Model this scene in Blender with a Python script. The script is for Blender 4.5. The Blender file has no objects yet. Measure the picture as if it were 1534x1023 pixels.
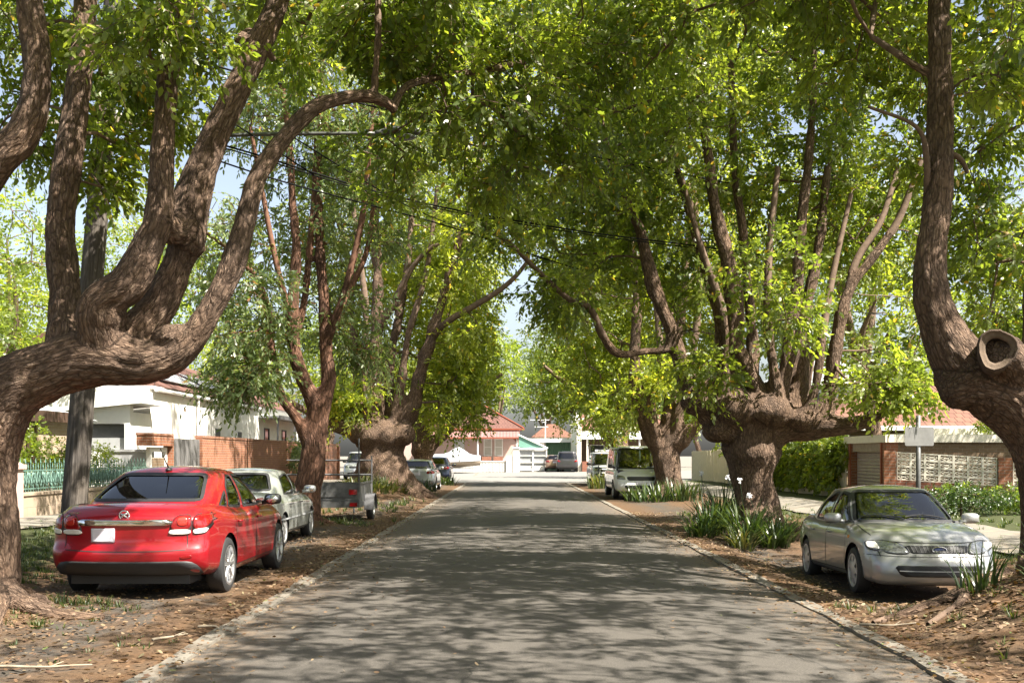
import bpy, bmesh, math, random
import numpy as np
from mathutils import Vector, Matrix, noise
from mathutils.bvhtree import BVHTree

random.seed(7)
RNG = np.random.default_rng(7)
SC = bpy.context.scene
COL = SC.collection
R = math.radians
CAM_H = 1.61
F = 1600.0


def P(px, py, Y):
    """world point seen at photograph pixel (px, py) when it stands Y metres down the street"""
    return Vector(((px - 767.0) * Y / F, Y, CAM_H - (py - 682.0) * Y / F))


# ------------------------------------------------------------------ objects
def tag(o, label=None, cat=None, group=None, kind=None):
    if label: o['label'] = label
    if cat: o['category'] = cat
    if group: o['group'] = group
    if kind: o['kind'] = kind
    return o


def link(o, parent=None):
    COL.objects.link(o)
    if parent is not None:
        o.parent = parent
    return o


def empty(name, loc=(0, 0, 0), rz=0.0, label=None, cat=None, group=None):
    o = bpy.data.objects.new(name, None)
    o.empty_display_size = 0.3
    o.location = loc
    o.rotation_euler = (0, 0, rz)
    link(o)
    return tag(o, label, cat, group)


def mobj(name, me, mats=None, parent=None, label=None, cat=None, group=None, kind=None):
    o = bpy.data.objects.new(name, me)
    if mats is not None:
        for m in (mats if isinstance(mats, (list, tuple)) else [mats]):
            me.materials.append(m)
    link(o, parent)
    return tag(o, label, cat, group, kind)


def mesh_arr(name, V, Fa, smooth=False):
    """V (n,3), Fa (m,k) uniform polygons"""
    me = bpy.data.meshes.new(name)
    V = np.asarray(V, dtype=np.float32)
    Fa = np.asarray(Fa, dtype=np.int32)
    m, k = Fa.shape
    me.vertices.add(len(V)); me.vertices.foreach_set('co', V.ravel())
    me.loops.add(m * k); me.loops.foreach_set('vertex_index', Fa.ravel())
    me.polygons.add(m)
    me.polygons.foreach_set('loop_start', np.arange(0, m * k, k, dtype=np.int32))
    me.polygons.foreach_set('loop_total', np.full(m, k, dtype=np.int32))
    if smooth:
        me.polygons.foreach_set('use_smooth', np.ones(m, dtype=bool))
    me.update(calc_edges=True)
    return me


class MB:
    """collects shapes into ONE mesh"""
    def __init__(s):
        s.v = []; s.f = []; s.m = []; s.cur = 0

    def add(s, vs, fs):
        b = len(s.v)
        s.v.extend([tuple(p) for p in vs])
        for f in fs:
            s.f.append(tuple(i + b for i in f)); s.m.append(s.cur)
        return s

    def box(s, c, d, rot=None, taper=1.0):
        hx, hy, hz = d[0] / 2, d[1] / 2, d[2] / 2
        vs = []
        for z in (-1, 1):
            t = taper if z > 0 else 1.0
            for x, y in ((-1, -1), (1, -1), (1, 1), (-1, 1)):
                vs.append(Vector((x * hx * t, y * hy * t, z * hz)))
        if rot is not None:
            M = rot if isinstance(rot, Matrix) else Matrix.Rotation(rot, 3, 'Z')
            vs = [M @ v for v in vs]
        vs = [v + Vector(c) for v in vs]
        return s.add(vs, [(3, 2, 1, 0), (4, 5, 6, 7), (0, 1, 5, 4), (1, 2, 6, 5), (2, 3, 7, 6), (3, 0, 4, 7)])

    def b2(s, a, b):
        a = Vector(a); b = Vector(b)
        return s.box((a + b) / 2, [abs(q) for q in (b - a)])

    def tube(s, pts, rad, n=8, caps=True):
        V, Fq = tube_np([tuple(p) for p in pts], rad, n)
        k = len(V)
        s.add(V, [tuple(f) for f in Fq])
        if caps:
            b = len(s.v) - k
            s.f.append(tuple(b + i for i in reversed(range(n)))); s.m.append(s.cur)
            s.f.append(tuple(b + k - n + i for i in range(n))); s.m.append(s.cur)
        return s

    def cyl(s, a, b, r, n=12, r2=None):
        return s.tube([a, b], [r, r if r2 is None else r2], n)

    def quad(s, *ps):
        return s.add(ps, [tuple(range(len(ps)))])

    def prism(s, poly, axis, a, b):
        """poly: list of 2D points; extruded on axis from a to b"""
        n = len(poly)
        def mk(p, t):
            if axis == 'x': return (t, p[0], p[1])
            if axis == 'y': return (p[0], t, p[1])
            return (p[0], p[1], t)
        vs = [mk(p, a) for p in poly] + [mk(p, b) for p in poly]
        fs = [tuple(reversed(range(n))), tuple(range(n, 2 * n))]
        for i in range(n):
            j = (i + 1) % n
            fs.append((i, j, n + j, n + i))
        return s.add(vs, fs)

    def sphere(s, c, r, nu=12, nv=8, sc=(1, 1, 1)):
        vs = [(c[0], c[1], c[2] - r * sc[2])]; fs = []
        for j in range(1, nv):
            a = -math.pi / 2 + math.pi * j / nv
            for i in range(nu):
                t = 2 * math.pi * i / nu
                vs.append((c[0] + r * sc[0] * math.cos(a) * math.cos(t), c[1] + r * sc[1] * math.cos(a) * math.sin(t), c[2] + r * sc[2] * math.sin(a)))
        vs.append((c[0], c[1], c[2] + r * sc[2]))
        for i in range(nu):
            fs.append((0, 1 + (i + 1) % nu, 1 + i))
            for j in range(nv - 2):
                a = 1 + j * nu
                fs.append((a + i, a + (i + 1) % nu, a + nu + (i + 1) % nu, a + nu + i))
            a = 1 + (nv - 2) * nu
            fs.append((a + i, a + (i + 1) % nu, len(vs) - 1))
        return s.add(vs, fs)

    def lathe_x(s, prof, c, n=32, closed=False):
        """prof: list of (x, r) revolved round the X axis through c"""
        vs = []; fs = []
        m = len(prof)
        for i in range(n):
            t = 2 * math.pi * i / n
            for x, r in prof:
                vs.append((c[0] + x, c[1] + r * math.cos(t), c[2] + r * math.sin(t)))
        mm = m if closed else m - 1
        for i in range(n):
            j = (i + 1) % n
            for k in range(mm):
                k2 = (k + 1) % m
                fs.append((i * m + k, i * m + k2, j * m + k2, j * m + k))
        return s.add(vs, fs)

    def mesh(s, name='m', smooth=False, fix=True):
        me = bpy.data.meshes.new(name)
        me.from_pydata(s.v, [], s.f)
        if any(s.m):
            me.polygons.foreach_set('material_index', s.m)
        if fix:
            bm = bmesh.new(); bm.from_mesh(me)
            bmesh.ops.recalc_face_normals(bm, faces=bm.faces)
            bm.to_mesh(me); bm.free()
        if smooth is True:
            me.polygons.foreach_set('use_smooth', [True] * len(me.polygons))
        me.update()
        if smooth == 'auto':
            me.polygons.foreach_set('use_smooth', [True] * len(me.polygons))
            me.set_sharp_from_angle(angle=R(35))
        return me

    def build(s, name, mats, parent=None, smooth=False, fix=True, **kw):
        return mobj(name, s.mesh(name, smooth, fix), mats, parent, **kw)


def tube_np(pts, rad, n):
    pts = np.asarray(pts, float); k = len(pts)
    rad = np.broadcast_to(np.asarray(rad, float), (k,))
    T = np.gradient(pts, axis=0) if k > 1 else np.array([[0, 0, 1.0]])
    T /= np.linalg.norm(T, axis=1, keepdims=True) + 1e-9
    up = np.array([0.0, 0.0, 1.0]) if abs(T[0, 2]) < 0.9 else np.array([1.0, 0, 0])
    N = np.zeros_like(T)
    nv = up - T[0] * up.dot(T[0]); nv /= np.linalg.norm(nv) + 1e-9
    for i in range(k):
        nv = nv - T[i] * nv.dot(T[i]); nv /= np.linalg.norm(nv) + 1e-9
        N[i] = nv
    B = np.cross(T, N)
    a = np.linspace(0, 2 * np.pi, n, endpoint=False)
    V = pts[:, None, :] + rad[:, None, None] * (np.cos(a)[None, :, None] * N[:, None, :] + np.sin(a)[None, :, None] * B[:, None, :])
    V = V.reshape(-1, 3)
    i = np.arange(k - 1)[:, None] * n; j = np.arange(n)[None, :]; j2 = (j + 1) % n
    Fq = np.stack([i + j, i + j2, i + n + j2, i + n + j], -1).reshape(-1, 4)
    return V, Fq


def catmull(pts, per=6):
    """pts (n,d) -> smooth resample"""
    p = np.asarray(pts, float)
    if len(p) < 3:
        t = np.linspace(0, 1, per + 1)[:, None]
        return p[0] * (1 - t) + p[-1] * t
    q = np.vstack([2 * p[0] - p[1], p, 2 * p[-1] - p[-2]])
    out = []
    for i in range(1, len(q) - 2):
        t = np.linspace(0, 1, per, endpoint=False)[:, None]
        a, b, c, d = q[i - 1], q[i], q[i + 1], q[i + 2]
        out.append(0.5 * ((2 * b) + (-a + c) * t + (2 * a - 5 * b + 4 * c - d) * t ** 2 + (-a + 3 * b - 3 * c + d) * t ** 3))
    out.append(p[-1:])
    return np.vstack(out)


# ------------------------------------------------------------------ materials
def nodes(name):
    m = bpy.data.materials.new(name); m.use_nodes = True
    nt = m.node_tree
    return m, nt, nt.nodes['Principled BSDF'], nt.nodes['Material Output']


def ramp(nt, stops, fac=None, interp='LINEAR'):
    r = nt.nodes.new('ShaderNodeValToRGB')
    r.color_ramp.interpolation = interp
    el = r.color_ramp.elements
    while len(el) < len(stops): el.new(0.5)
    for e, (p, c) in zip(el, stops):
        e.position = p; e.color = (*c, 1) if len(c) == 3 else c
    if fac is not None: nt.links.new(fac, r.inputs[0])
    return r


def coord(nt, kind='Object', scale=(1, 1, 1)):
    tc = nt.nodes.new('ShaderNodeTexCoord')
    mp = nt.nodes.new('ShaderNodeMapping')
    mp.inputs['Scale'].default_value = scale
    nt.links.new(tc.outputs[kind], mp.inputs[0])
    return mp.outputs[0]


def world_co(nt, scale=(1, 1, 1)):
    g = nt.nodes.new('ShaderNodeNewGeometry')
    mp = nt.nodes.new('ShaderNodeMapping')
    mp.inputs['Scale'].default_value = scale
    nt.links.new(g.outputs['Position'], mp.inputs[0])
    return mp.outputs[0]


def noise_tex(nt, vec, scale, detail=4, rough=0.55, dist=0.0):
    n = nt.nodes.new('ShaderNodeTexNoise')
    n.inputs['Scale'].default_value = scale
    n.inputs['Detail'].default_value = detail
    n.inputs['Roughness'].default_value = rough
    n.inputs['Distortion'].default_value = dist
    if vec is not None: nt.links.new(vec, n.inputs['Vector'])
    return n.outputs['Fac']


def math_n(nt, op, a, b=None, clamp=False):
    n = nt.nodes.new('ShaderNodeMath'); n.operation = op; n.use_clamp = clamp
    for i, q in enumerate((a, b)):
        if q is None: continue
        if isinstance(q, (int, float)): n.inputs[i].default_value = q
        else: nt.links.new(q, n.inputs[i])
    return n.outputs[0]


def mixc(nt, fac, a, b, mode='MIX'):
    n = nt.nodes.new('ShaderNodeMix'); n.data_type = 'RGBA'; n.blend_type = mode
    if isinstance(fac, (int, float)): n.inputs[0].default_value = fac
    else: nt.links.new(fac, n.inputs[0])
    for i, q in ((6, a), (7, b)):
        if isinstance(q, tuple): n.inputs[i].default_value = (*q, 1)
        else: nt.links.new(q, n.inputs[i])
    return n.outputs[2]


def bump(nt, bsdf, h, strength=0.5, dist=0.02):
    b = nt.nodes.new('ShaderNodeBump')
    b.inputs['Strength'].default_value = strength
    b.inputs['Distance'].default_value = dist
    nt.links.new(h, b.inputs['Height'])
    nt.links.new(b.outputs[0], bsdf.inputs['Normal'])
    return b


def plain(name, c, rough=0.6, metal=0.0, var=0.12, scale=6.0, bmp=0.0, coat=0.0, spec=0.5):
    """a surface of one colour with slight unevenness of tone and gloss"""
    m, nt, b, _ = nodes(name)
    v = world_co(nt)
    f = noise_tex(nt, v, scale, 5, 0.65)
    lo = tuple(max(0, q * (1 - var)) for q in c); hi = tuple(min(1, q * (1 + var)) for q in c)
    r = ramp(nt, [(0.3, lo), (0.7, hi)], f)
    nt.links.new(r.outputs[0], b.inputs['Base Color'])
    b.inputs['Roughness'].default_value = rough
    b.inputs['Metallic'].default_value = metal
    b.inputs['Specular IOR Level'].default_value = spec
    b.inputs['Coat Weight'].default_value = coat
    b.inputs['Coat Roughness'].default_value = 0.04
    if bmp:
        bump(nt, b, noise_tex(nt, v, scale * 8, 3), bmp, 0.01)
    return m


def brick(name, c1, c2, mortar, bw=0.24, bh=0.086, rough=0.85, dirt=0.25):
    m, nt, b, _ = nodes(name)
    g = nt.nodes.new('ShaderNodeNewGeometry')
    sx = nt.nodes.new('ShaderNodeSeparateXYZ'); nt.links.new(g.outputs['Position'], sx.inputs[0])
    a = math_n(nt, 'ADD', sx.outputs[0], sx.outputs[1])
    cx = nt.nodes.new('ShaderNodeCombineXYZ')
    nt.links.new(a, cx.inputs[0]); nt.links.new(sx.outputs[2], cx.inputs[1])
    t = nt.nodes.new('ShaderNodeTexBrick')
    t.inputs['Scale'].default_value = 1.0
    t.inputs['Brick Width'].default_value = bw; t.inputs['Row Height'].default_value = bh
    t.inputs['Mortar Size'].default_value = 0.006; t.inputs['Mortar Smooth'].default_value = 0.2
    t.inputs['Bias'].default_value = -0.1
    t.inputs['Color1'].default_value = (*c1, 1); t.inputs['Color2'].default_value = (*c2, 1); t.inputs['Mortar'].default_value = (*mortar, 1)
    nt.links.new(cx.outputs[0], t.inputs['Vector'])
    f = noise_tex(nt, world_co(nt), 1.3, 5, 0.7)
    rr = ramp(nt, [(0.3, (1 - dirt,) * 3), (0.7, (1.0, 1.0, 1.0))], f)
    nt.links.new(mixc(nt, 1.0, t.outputs['Color'], rr.outputs[0], 'MULTIPLY'), b.inputs['Base Color'])
    b.inputs['Roughness'].default_value = rough
    inv = math_n(nt, 'SUBTRACT', 1.0, t.outputs['Fac'])
    bump(nt, b, inv, 0.6, 0.01)
    return m


def corrugated(name, c, axis='y', pitch=0.08, rough=0.45, metal=0.0):
    m, nt, b, _ = nodes(name)
    w = nt.nodes.new('ShaderNodeTexWave'); w.wave_type = 'BANDS'
    w.bands_direction = {'x': 'X', 'y': 'Y', 'z': 'Z'}[axis]
    w.inputs['Scale'].default_value = 0.314 / pitch
    nt.links.new(world_co(nt), w.inputs['Vector'])
    f = noise_tex(nt, world_co(nt), 2.0, 4, 0.7)
    r = ramp(nt, [(0.3, tuple(q * 0.75 for q in c)), (0.7, c)], f)
    nt.links.new(r.outputs[0], b.inputs['Base Color'])
    b.inputs['Roughness'].default_value = rough; b.inputs['Metallic'].default_value = metal
    bump(nt, b, w.outputs['Fac'], 0.9, 0.03)
    return m


def roof_tiles(name, c1, c2, bw=0.3, bh=0.33):
    m, nt, b, _ = nodes(name)
    g = nt.nodes.new('ShaderNodeNewGeometry')
    sx = nt.nodes.new('ShaderNodeSeparateXYZ'); nt.links.new(g.outputs['Position'], sx.inputs[0])
    sn = nt.nodes.new('ShaderNodeSeparateXYZ'); nt.links.new(g.outputs['Normal'], sn.inputs[0])
    ax = math_n(nt, 'GREATER_THAN', math_n(nt, 'ABSOLUTE', sn.outputs[0]), math_n(nt, 'ABSOLUTE', sn.outputs[1]))
    mx = nt.nodes.new('ShaderNodeMix'); mx.data_type = 'FLOAT'
    nt.links.new(ax, mx.inputs[0]); nt.links.new(sx.outputs[0], mx.inputs[2]); nt.links.new(sx.outputs[1], mx.inputs[3])
    cx = nt.nodes.new('ShaderNodeCombineXYZ')
    nt.links.new(mx.outputs[0], cx.inputs[0]); nt.links.new(math_n(nt, 'MULTIPLY', sx.outputs[2], 1.8), cx.inputs[1])
    t = nt.nodes.new('ShaderNodeTexBrick')
    t.inputs['Scale'].default_value = 1.0
    t.inputs['Brick Width'].default_value = bw; t.inputs['Row Height'].default_value = bh
    t.inputs['Mortar Size'].default_value = 0.022; t.inputs['Mortar Smooth'].default_value = 0.6
    t.inputs['Color1'].default_value = (*c1, 1); t.inputs['Color2'].default_value = (*c2, 1)
    t.inputs['Mortar'].default_value = (*[q * 0.45 for q in c1], 1)
    nt.links.new(cx.outputs[0], t.inputs['Vector'])
    f = noise_tex(nt, world_co(nt), 1.1, 5, 0.7)
    rr = ramp(nt, [(0.3, (0.7, 0.7, 0.7)), (0.7, (1.0, 1.0, 1.0))], f)
    nt.links.new(mixc(nt, 1.0, t.outputs['Color'], rr.outputs[0], 'MULTIPLY'), b.inputs['Base Color'])
    b.inputs['Roughness'].default_value = 0.8
    bump(nt, b, math_n(nt, 'SUBTRACT', 1.0, t.outputs['Fac']), 0.8, 0.03)
    return m


def leaf_mat(name, stops, transl=0.4, rough=0.38, tcol=(0.97, 1.0, 0.70), gain=1.0):
    """each leaf has its own tone (attribute rnd); light passes through the blade"""
    m, nt, b, out = nodes(name)
    at = nt.nodes.new('ShaderNodeAttribute'); at.attribute_name = 'rnd'
    r = ramp(nt, [(p_, tuple(q * gain for q in c_)) for p_, c_ in stops], at.outputs['Fac'])
    nt.links.new(r.outputs[0], b.inputs['Base Color'])
    b.inputs['Roughness'].default_value = rough
    b.inputs['Specular IOR Level'].default_value = 0.7
    tr = nt.nodes.new('ShaderNodeBsdfTranslucent')
    nt.links.new(mixc(nt, 1.0, mixc(nt, 1.0, r.outputs[0], (3.0, 2.75, 1.75), 'MULTIPLY'), tcol, 'MULTIPLY'), tr.inputs['Color'])
    mx = nt.nodes.new('ShaderNodeMixShader'); mx.inputs[0].default_value = transl
    nt.links.new(b.outputs[0], mx.inputs[1]); nt.links.new(tr.outputs[0], mx.inputs[2])
    nt.links.new(mx.outputs[0], out.inputs['Surface'])
    return m


def bark_mat(name, lo, mid, hi, fine=26.0, stretch=0.22, strength=1.0):
    m, nt, b, _ = nodes(name)
    at = nt.nodes.new('ShaderNodeAttribute'); at.attribute_name = 'bark'
    mp = nt.nodes.new('ShaderNodeMapping'); mp.inputs['Scale'].default_value = (1, 1, stretch)
    nt.links.new(at.outputs['Vector'], mp.inputs[0])
    n1 = noise_tex(nt, mp.outputs[0], fine, 4, 0.6, 0.5)
    ridge = math_n(nt, 'MULTIPLY', math_n(nt, 'ABSOLUTE', math_n(nt, 'SUBTRACT', n1, 0.5)), 5.0, True)
    vo = nt.nodes.new('ShaderNodeTexVoronoi'); vo.feature = 'DISTANCE_TO_EDGE'; vo.inputs['Scale'].default_value = fine * 0.8
    mp2 = nt.nodes.new('ShaderNodeMapping'); mp2.inputs['Scale'].default_value = (1, 1, stretch * 1.4)
    nt.links.new(at.outputs['Vector'], mp2.inputs[0]); nt.links.new(mp2.outputs[0], vo.inputs['Vector'])
    edge = math_n(nt, 'MULTIPLY', vo.outputs['Distance'], 3.2, True)
    h = math_n(nt, 'MULTIPLY', ridge, math_n(nt, 'POWER', edge, 0.7))
    # plates broken across the grain
    v2 = nt.nodes.new('ShaderNodeTexVoronoi'); v2.feature = 'DISTANCE_TO_EDGE'; v2.inputs['Scale'].default_value = fine * 0.62
    mp3 = nt.nodes.new('ShaderNodeMapping'); mp3.inputs['Scale'].default_value = (1, 1, stretch * 3.4); mp3.inputs['Location'].default_value = (3.1, 1.7, .4)
    wv = nt.nodes.new('ShaderNodeVectorMath'); wv.operation = 'ADD'
    wn = nt.nodes.new('ShaderNodeTexNoise'); wn.inputs['Scale'].default_value = fine * .35; wn.inputs['Detail'].default_value = 3
    ws = nt.nodes.new('ShaderNodeVectorMath'); ws.operation = 'SCALE'; ws.inputs['Scale'].default_value = 0.05
    nt.links.new(at.outputs['Vector'], wn.inputs['Vector']); nt.links.new(wn.outputs['Color'], ws.inputs[0])
    nt.links.new(at.outputs['Vector'], wv.inputs[0]); nt.links.new(ws.outputs[0], wv.inputs[1])
    nt.links.new(wv.outputs[0], mp3.inputs[0]); nt.links.new(mp3.outputs[0], v2.inputs['Vector'])
    pl = math_n(nt, 'MULTIPLY', v2.outputs['Distance'], 4.5, True)
    h = math_n(nt, 'ADD', math_n(nt, 'MULTIPLY', h, 0.55), math_n(nt, 'MULTIPLY', math_n(nt, 'MULTIPLY', pl, math_n(nt, 'ADD', h, 0.35)), 0.6))
    big = noise_tex(nt, world_co(nt), 2.2, 4, 0.6)
    r = ramp(nt, [(0.0, lo), (0.35, mid), (0.85, hi)], h)
    r2 = ramp(nt, [(0.3, (0.68, 0.68, 0.72)), (0.7, (1.12, 1.06, 1.0))], big)
    nt.links.new(mixc(nt, 1.0, r.outputs[0], r2.outputs[0], 'MULTIPLY'), b.inputs['Base Color'])
    b.inputs['Roughness'].default_value = 0.9
    b.inputs['Specular IOR Level'].default_value = 0.25
    bump(nt, b, h, strength, 0.045)
    return m


def glass_mat(name, tint=(0.35, 0.42, 0.40), reflect=1.0):
    m, nt, b, out = nodes(name)
    tr = nt.nodes.new('ShaderNodeBsdfTransparent'); tr.inputs[0].default_value = (*tint, 1)
    gl = nt.nodes.new('ShaderNodeBsdfGlossy'); gl.inputs['Roughness'].default_value = 0.015
    fr = nt.nodes.new('ShaderNodeFresnel'); fr.inputs['IOR'].default_value = 1.52
    f = math_n(nt, 'ADD', math_n(nt, 'MULTIPLY', fr.outputs[0], 1.5 * reflect), 0.06, True)
    mx = nt.nodes.new('ShaderNodeMixShader')
    nt.links.new(f, mx.inputs[0]); nt.links.new(tr.outputs[0], mx.inputs[1]); nt.links.new(gl.outputs[0], mx.inputs[2])
    nt.links.new(mx.outputs[0], out.inputs['Surface'])
    nt.nodes.remove(b)
    return m


def car_paint(name, c, flake=0.0, rough=0.35, dust=0.12):
    m, nt, b, _ = nodes(name)
    f = noise_tex(nt, world_co(nt), 3.0, 6, 0.7)
    r = ramp(nt, [(0.35, c), (0.8, tuple(q * (1 - dust) + 0.30 * dust for q in c))], f)
    nt.links.new(r.outputs[0], b.inputs['Base Color'])
    b.inputs['Roughness'].default_value = rough; b.inputs['Metallic'].default_value = flake
    b.inputs['Coat Weight'].default_value = 1.0
    rr = ramp(nt, [(0.4, (0.015,) * 3), (0.8, (0.09,) * 3)], f)
    nt.links.new(rr.outputs[0], b.inputs['Coat Roughness'])
    return m


M = {}
M['black_plastic'] = plain('black_plastic', (0.025, 0.025, 0.027), 0.5)
M['dark_interior'] = plain('dark_interior', (0.035, 0.036, 0.04), 0.8)
M['grey_interior'] = plain('grey_interior', (0.16, 0.16, 0.165), 0.85)
M['rubber'] = plain('rubber', (0.022, 0.022, 0.023), 0.75, bmp=0.2, scale=20)
M['alloy'] = plain('alloy', (0.55, 0.55, 0.56), 0.32, 0.85)
M['hubcap'] = plain('hubcap', (0.55, 0.55, 0.55), 0.4, 0.5)
M['chrome'] = plain('chrome', (0.85, 0.85, 0.86), 0.08, 1.0, var=0.03)
M['car_glass'] = glass_mat('car_glass', (0.34, 0.40, 0.38))
M['dark_glass'] = glass_mat('dark_glass', (0.10, 0.125, 0.12))
M['red_lamp'] = plain('red_lamp', (0.22, 0.006, 0.008), 0.1, coat=1.0)
M['white_lamp'] = plain('white_lamp', (0.72, 0.70, 0.66), 0.15, coat=1.0)
M['amber_lamp'] = plain('amber_lamp', (0.62, 0.20, 0.02), 0.15, coat=1.0)
M['clear_lamp'] = plain('clear_lamp', (0.26, 0.27, 0.27), 0.10, 0.6, var=0.6, scale=30, coat=1.0)
M['plate'] = plain('plate', (0.62, 0.60, 0.68), 0.4, var=0.03)
M['galv'] = plain('galv', (0.36, 0.37, 0.38), 0.45, 0.55, var=0.2, scale=12)
M['grey_paint'] = plain('grey_paint', (0.33, 0.34, 0.35), 0.55)


def unit(v):
    return v / (np.linalg.norm(v, axis=-1, keepdims=True) + 1e-9)
# ------------------------------------------------------------------ terrain
def sstep(a, b, x):
    t = np.clip((np.asarray(x, float) - a) / (b - a), 0, 1)
    return t * t * (3 - 2 * t)


XL, XR = -2.65, 3.2      # centre lines of the flush concrete edge strips
MOUNDS = [  # x, y, height, rx, ry
    (-5.7, 10.6, 0.20, 1.0, 1.8), (-5.0, 40.5, 0.78, 1.15, 3.2), (-4.7, 23.4, 0.22, 0.9, 1.2),
    (5.5, 10.3, 0.62, 1.15, 1.35), (4.6, 9.3, 0.12, 0.7, 0.9), (5.2, 22.3, 0.28, 1.25, 1.6), (5.9, 38.0, 0.3, 1.0, 2.0), (6.2, 55.0, 0.3, 1.0, 2.5),
    (-5.1, 58.0, 0.35, 1.0, 2.5), (5.6, 7.0, 0.30, 1.3, 1.6),
]


def wob(x, y):
    return 0.012 * np.sin(1.9 * x + 0.7 * y) + 0.010 * np.sin(2.7 * y - 1.3 * x + 1.0) + 0.006 * np.sin(5.1 * x + 4.3 * y)


def gz(x, y):
    x = np.asarray(x, float); y = np.asarray(y, float)
    z = np.zeros(np.broadcast(x, y).shape)
    z = z + 0.26 * sstep(-5.6, -9.5, x)
    z = z + 0.24 * sstep(6.4, 9.5, x)
    dip = sstep(3.35, 4.6, x) * (1 - sstep(6.2, 7.2, x)) * sstep(9.5, 13, y) * (1 - sstep(19, 25, y))
    z = z - 0.22 * dip
    for mx, my, h, rx, ry in MOUNDS:
        z = z + h * np.exp(-((x - mx) / rx) ** 2 - ((y - my) / ry) ** 2)
    off = np.maximum(sstep(XL - 0.1, XL - 0.9, x), sstep(XR + 0.1, XR + 0.9, x))
    near_end = 1 - sstep(58, 62, y)
    z = z * off * near_end + wob(x, y) * off * near_end
    inroad = (x > XL - 0.02) & (x < XR + 0.02)
    z = np.where(inroad, -0.06, z)
    z = z + 0.2 * sstep(84, 91, y)
    return z


def gzf(x, y):
    return float(gz(x, y))


def lines(*segs):
    out = []
    for a, b, st in segs:
        out.append(np.arange(a, b - 1e-6, st))
    return np.unique(np.concatenate(out + [np.array([segs[-1][1]])]).round(4))


gx = lines((-900, -100, 100), (-100, -30, 10), (-30, -13, 1.0), (-13, -8, 0.25), (-8, XL - 0.14, 0.09), (XL - 0.14, XR + 0.14, 0.14), (XR + 0.14, 8, 0.09), (8, 13, 0.25), (13, 30, 1.0), (30, 100, 10), (100, 900, 100))
gy = lines((-100, -10, 10), (-10, 4, 1.0), (4, 16, 0.10), (16, 30, 0.2), (30, 64, 0.5), (64, 100, 2), (100, 200, 20), (200, 1500, 130))
GX, GY = np.meshgrid(gx, gy)
GZ = gz(GX, GY)
# crumbly dirt near the camera
rough = np.maximum(sstep(XL - 0.3, XL - 1.2, GX), sstep(XR + 0.3, XR + 1.0, GX)) * (np.abs(GX) < 9) * (GY > 4) * (GY < 30)
nz = np.zeros_like(GZ)
idx = np.argwhere(rough > 0.02)
for i, j in idx:
    p = Vector((GX[i, j] * 2.6, GY[i, j] * 2.6, 0.0))
    nz[i, j] = noise.fractal(p, 0.9, 2.1, 3) * 0.03
GZ = GZ + nz * rough
nx_, ny_ = len(gx), len(gy)
ii = np.arange(ny_ - 1)[:, None] * nx_ + np.arange(nx_ - 1)[None, :]
FQ = np.stack([ii, ii + 1, ii + nx_ + 1, ii + nx_], -1).reshape(-1, 4)


def ground_mat():
    m, nt, b, _ = nodes('verge_soil')
    v = world_co(nt)
    g = nt.nodes.new('ShaderNodeNewGeometry')
    sx = nt.nodes.new('ShaderNodeSeparateXYZ'); nt.links.new(g.outputs['Position'], sx.inputs[0])
    X, Y = sx.outputs[0], sx.outputs[1]
    n_big = noise_tex(nt, v, 0.55, 5, 0.6); n_mid = noise_tex(nt, v, 2.3, 6, 0.65, 0.4); n_fine = noise_tex(nt, v, 26, 4, 0.7)
    # parking lane tar, soil, leaf mould, grass
    tar = ramp(nt, [(0.3, (0.050, 0.043, 0.036)), (0.7, (0.090, 0.077, 0.064))], n_fine)
    soil = ramp(nt, [(0.25, (0.050, 0.033, 0.021)), (0.5, (0.088, 0.058, 0.036)), (0.8, (0.15, 0.102, 0.064))], n_fine)
    rust = ramp(nt, [(0.25, (0.078, 0.043, 0.022)), (0.75, (0.165, 0.093, 0.047))], n_fine)
    grass = ramp(nt, [(0.3, (0.028, 0.036, 0.014)), (0.7, (0.066, 0.072, 0.030))], n_fine)
    xx = math_n(nt, 'SUBTRACT', X, 0.27)
    ax = math_n(nt, 'ABSOLUTE', xx)
    lane = math_n(nt, 'SUBTRACT', 1.0, math_n(nt, 'MULTIPLY', math_n(nt, 'ABSOLUTE', math_n(nt, 'SUBTRACT', ax, 4.3)), 0.75))
    lf = math_n(nt, 'ADD', lane, math_n(nt, 'MULTIPLY', math_n(nt, 'SUBTRACT', n_mid, 0.5), 3.2))
    sz = math_n(nt, 'MULTIPLY', math_n(nt, 'SUBTRACT', sx.outputs[2], 0.05), -9.0)
    lf = math_n(nt, 'ADD', lf, math_n(nt, 'MINIMUM', sz, 0.0))
    lanef = ramp(nt, [(0.40, (0, 0, 0)), (1.05, (1, 1, 1))], lf)
    earth = mixc(nt, ramp(nt, [(0.42, (0, 0, 0)), (0.62, (1, 1, 1))], n_mid).outputs[0], soil.outputs[0], rust.outputs[0])
    gf = math_n(nt, 'ADD', math_n(nt, 'MULTIPLY', math_n(nt, 'SUBTRACT', ax, 6.3), 0.8), math_n(nt, 'MULTIPLY', math_n(nt, 'SUBTRACT', n_big, 0.5), 2.5))
    e2 = mixc(nt, ramp(nt, [(0.3, (0, 0, 0)), (0.7, (1, 1, 1))], gf).outputs[0], earth, grass.outputs[0])
    far = math_n(nt, 'GREATER_THAN', Y, 62.0)
    base = mixc(nt, lanef.outputs[0], e2, tar.outputs[0])
    nt.links.new(mixc(nt, far, base, (0.19, 0.175, 0.15)), b.inputs['Base Color'])
    b.inputs['Roughness'].default_value = 0.95
    b.inputs['Specular IOR Level'].default_value = 0.2
    hh = math_n(nt, 'ADD', n_fine, math_n(nt, 'MULTIPLY', n_mid, 0.8))
    bump(nt, b, hh, 0.55, 0.03)
    return m


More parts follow.
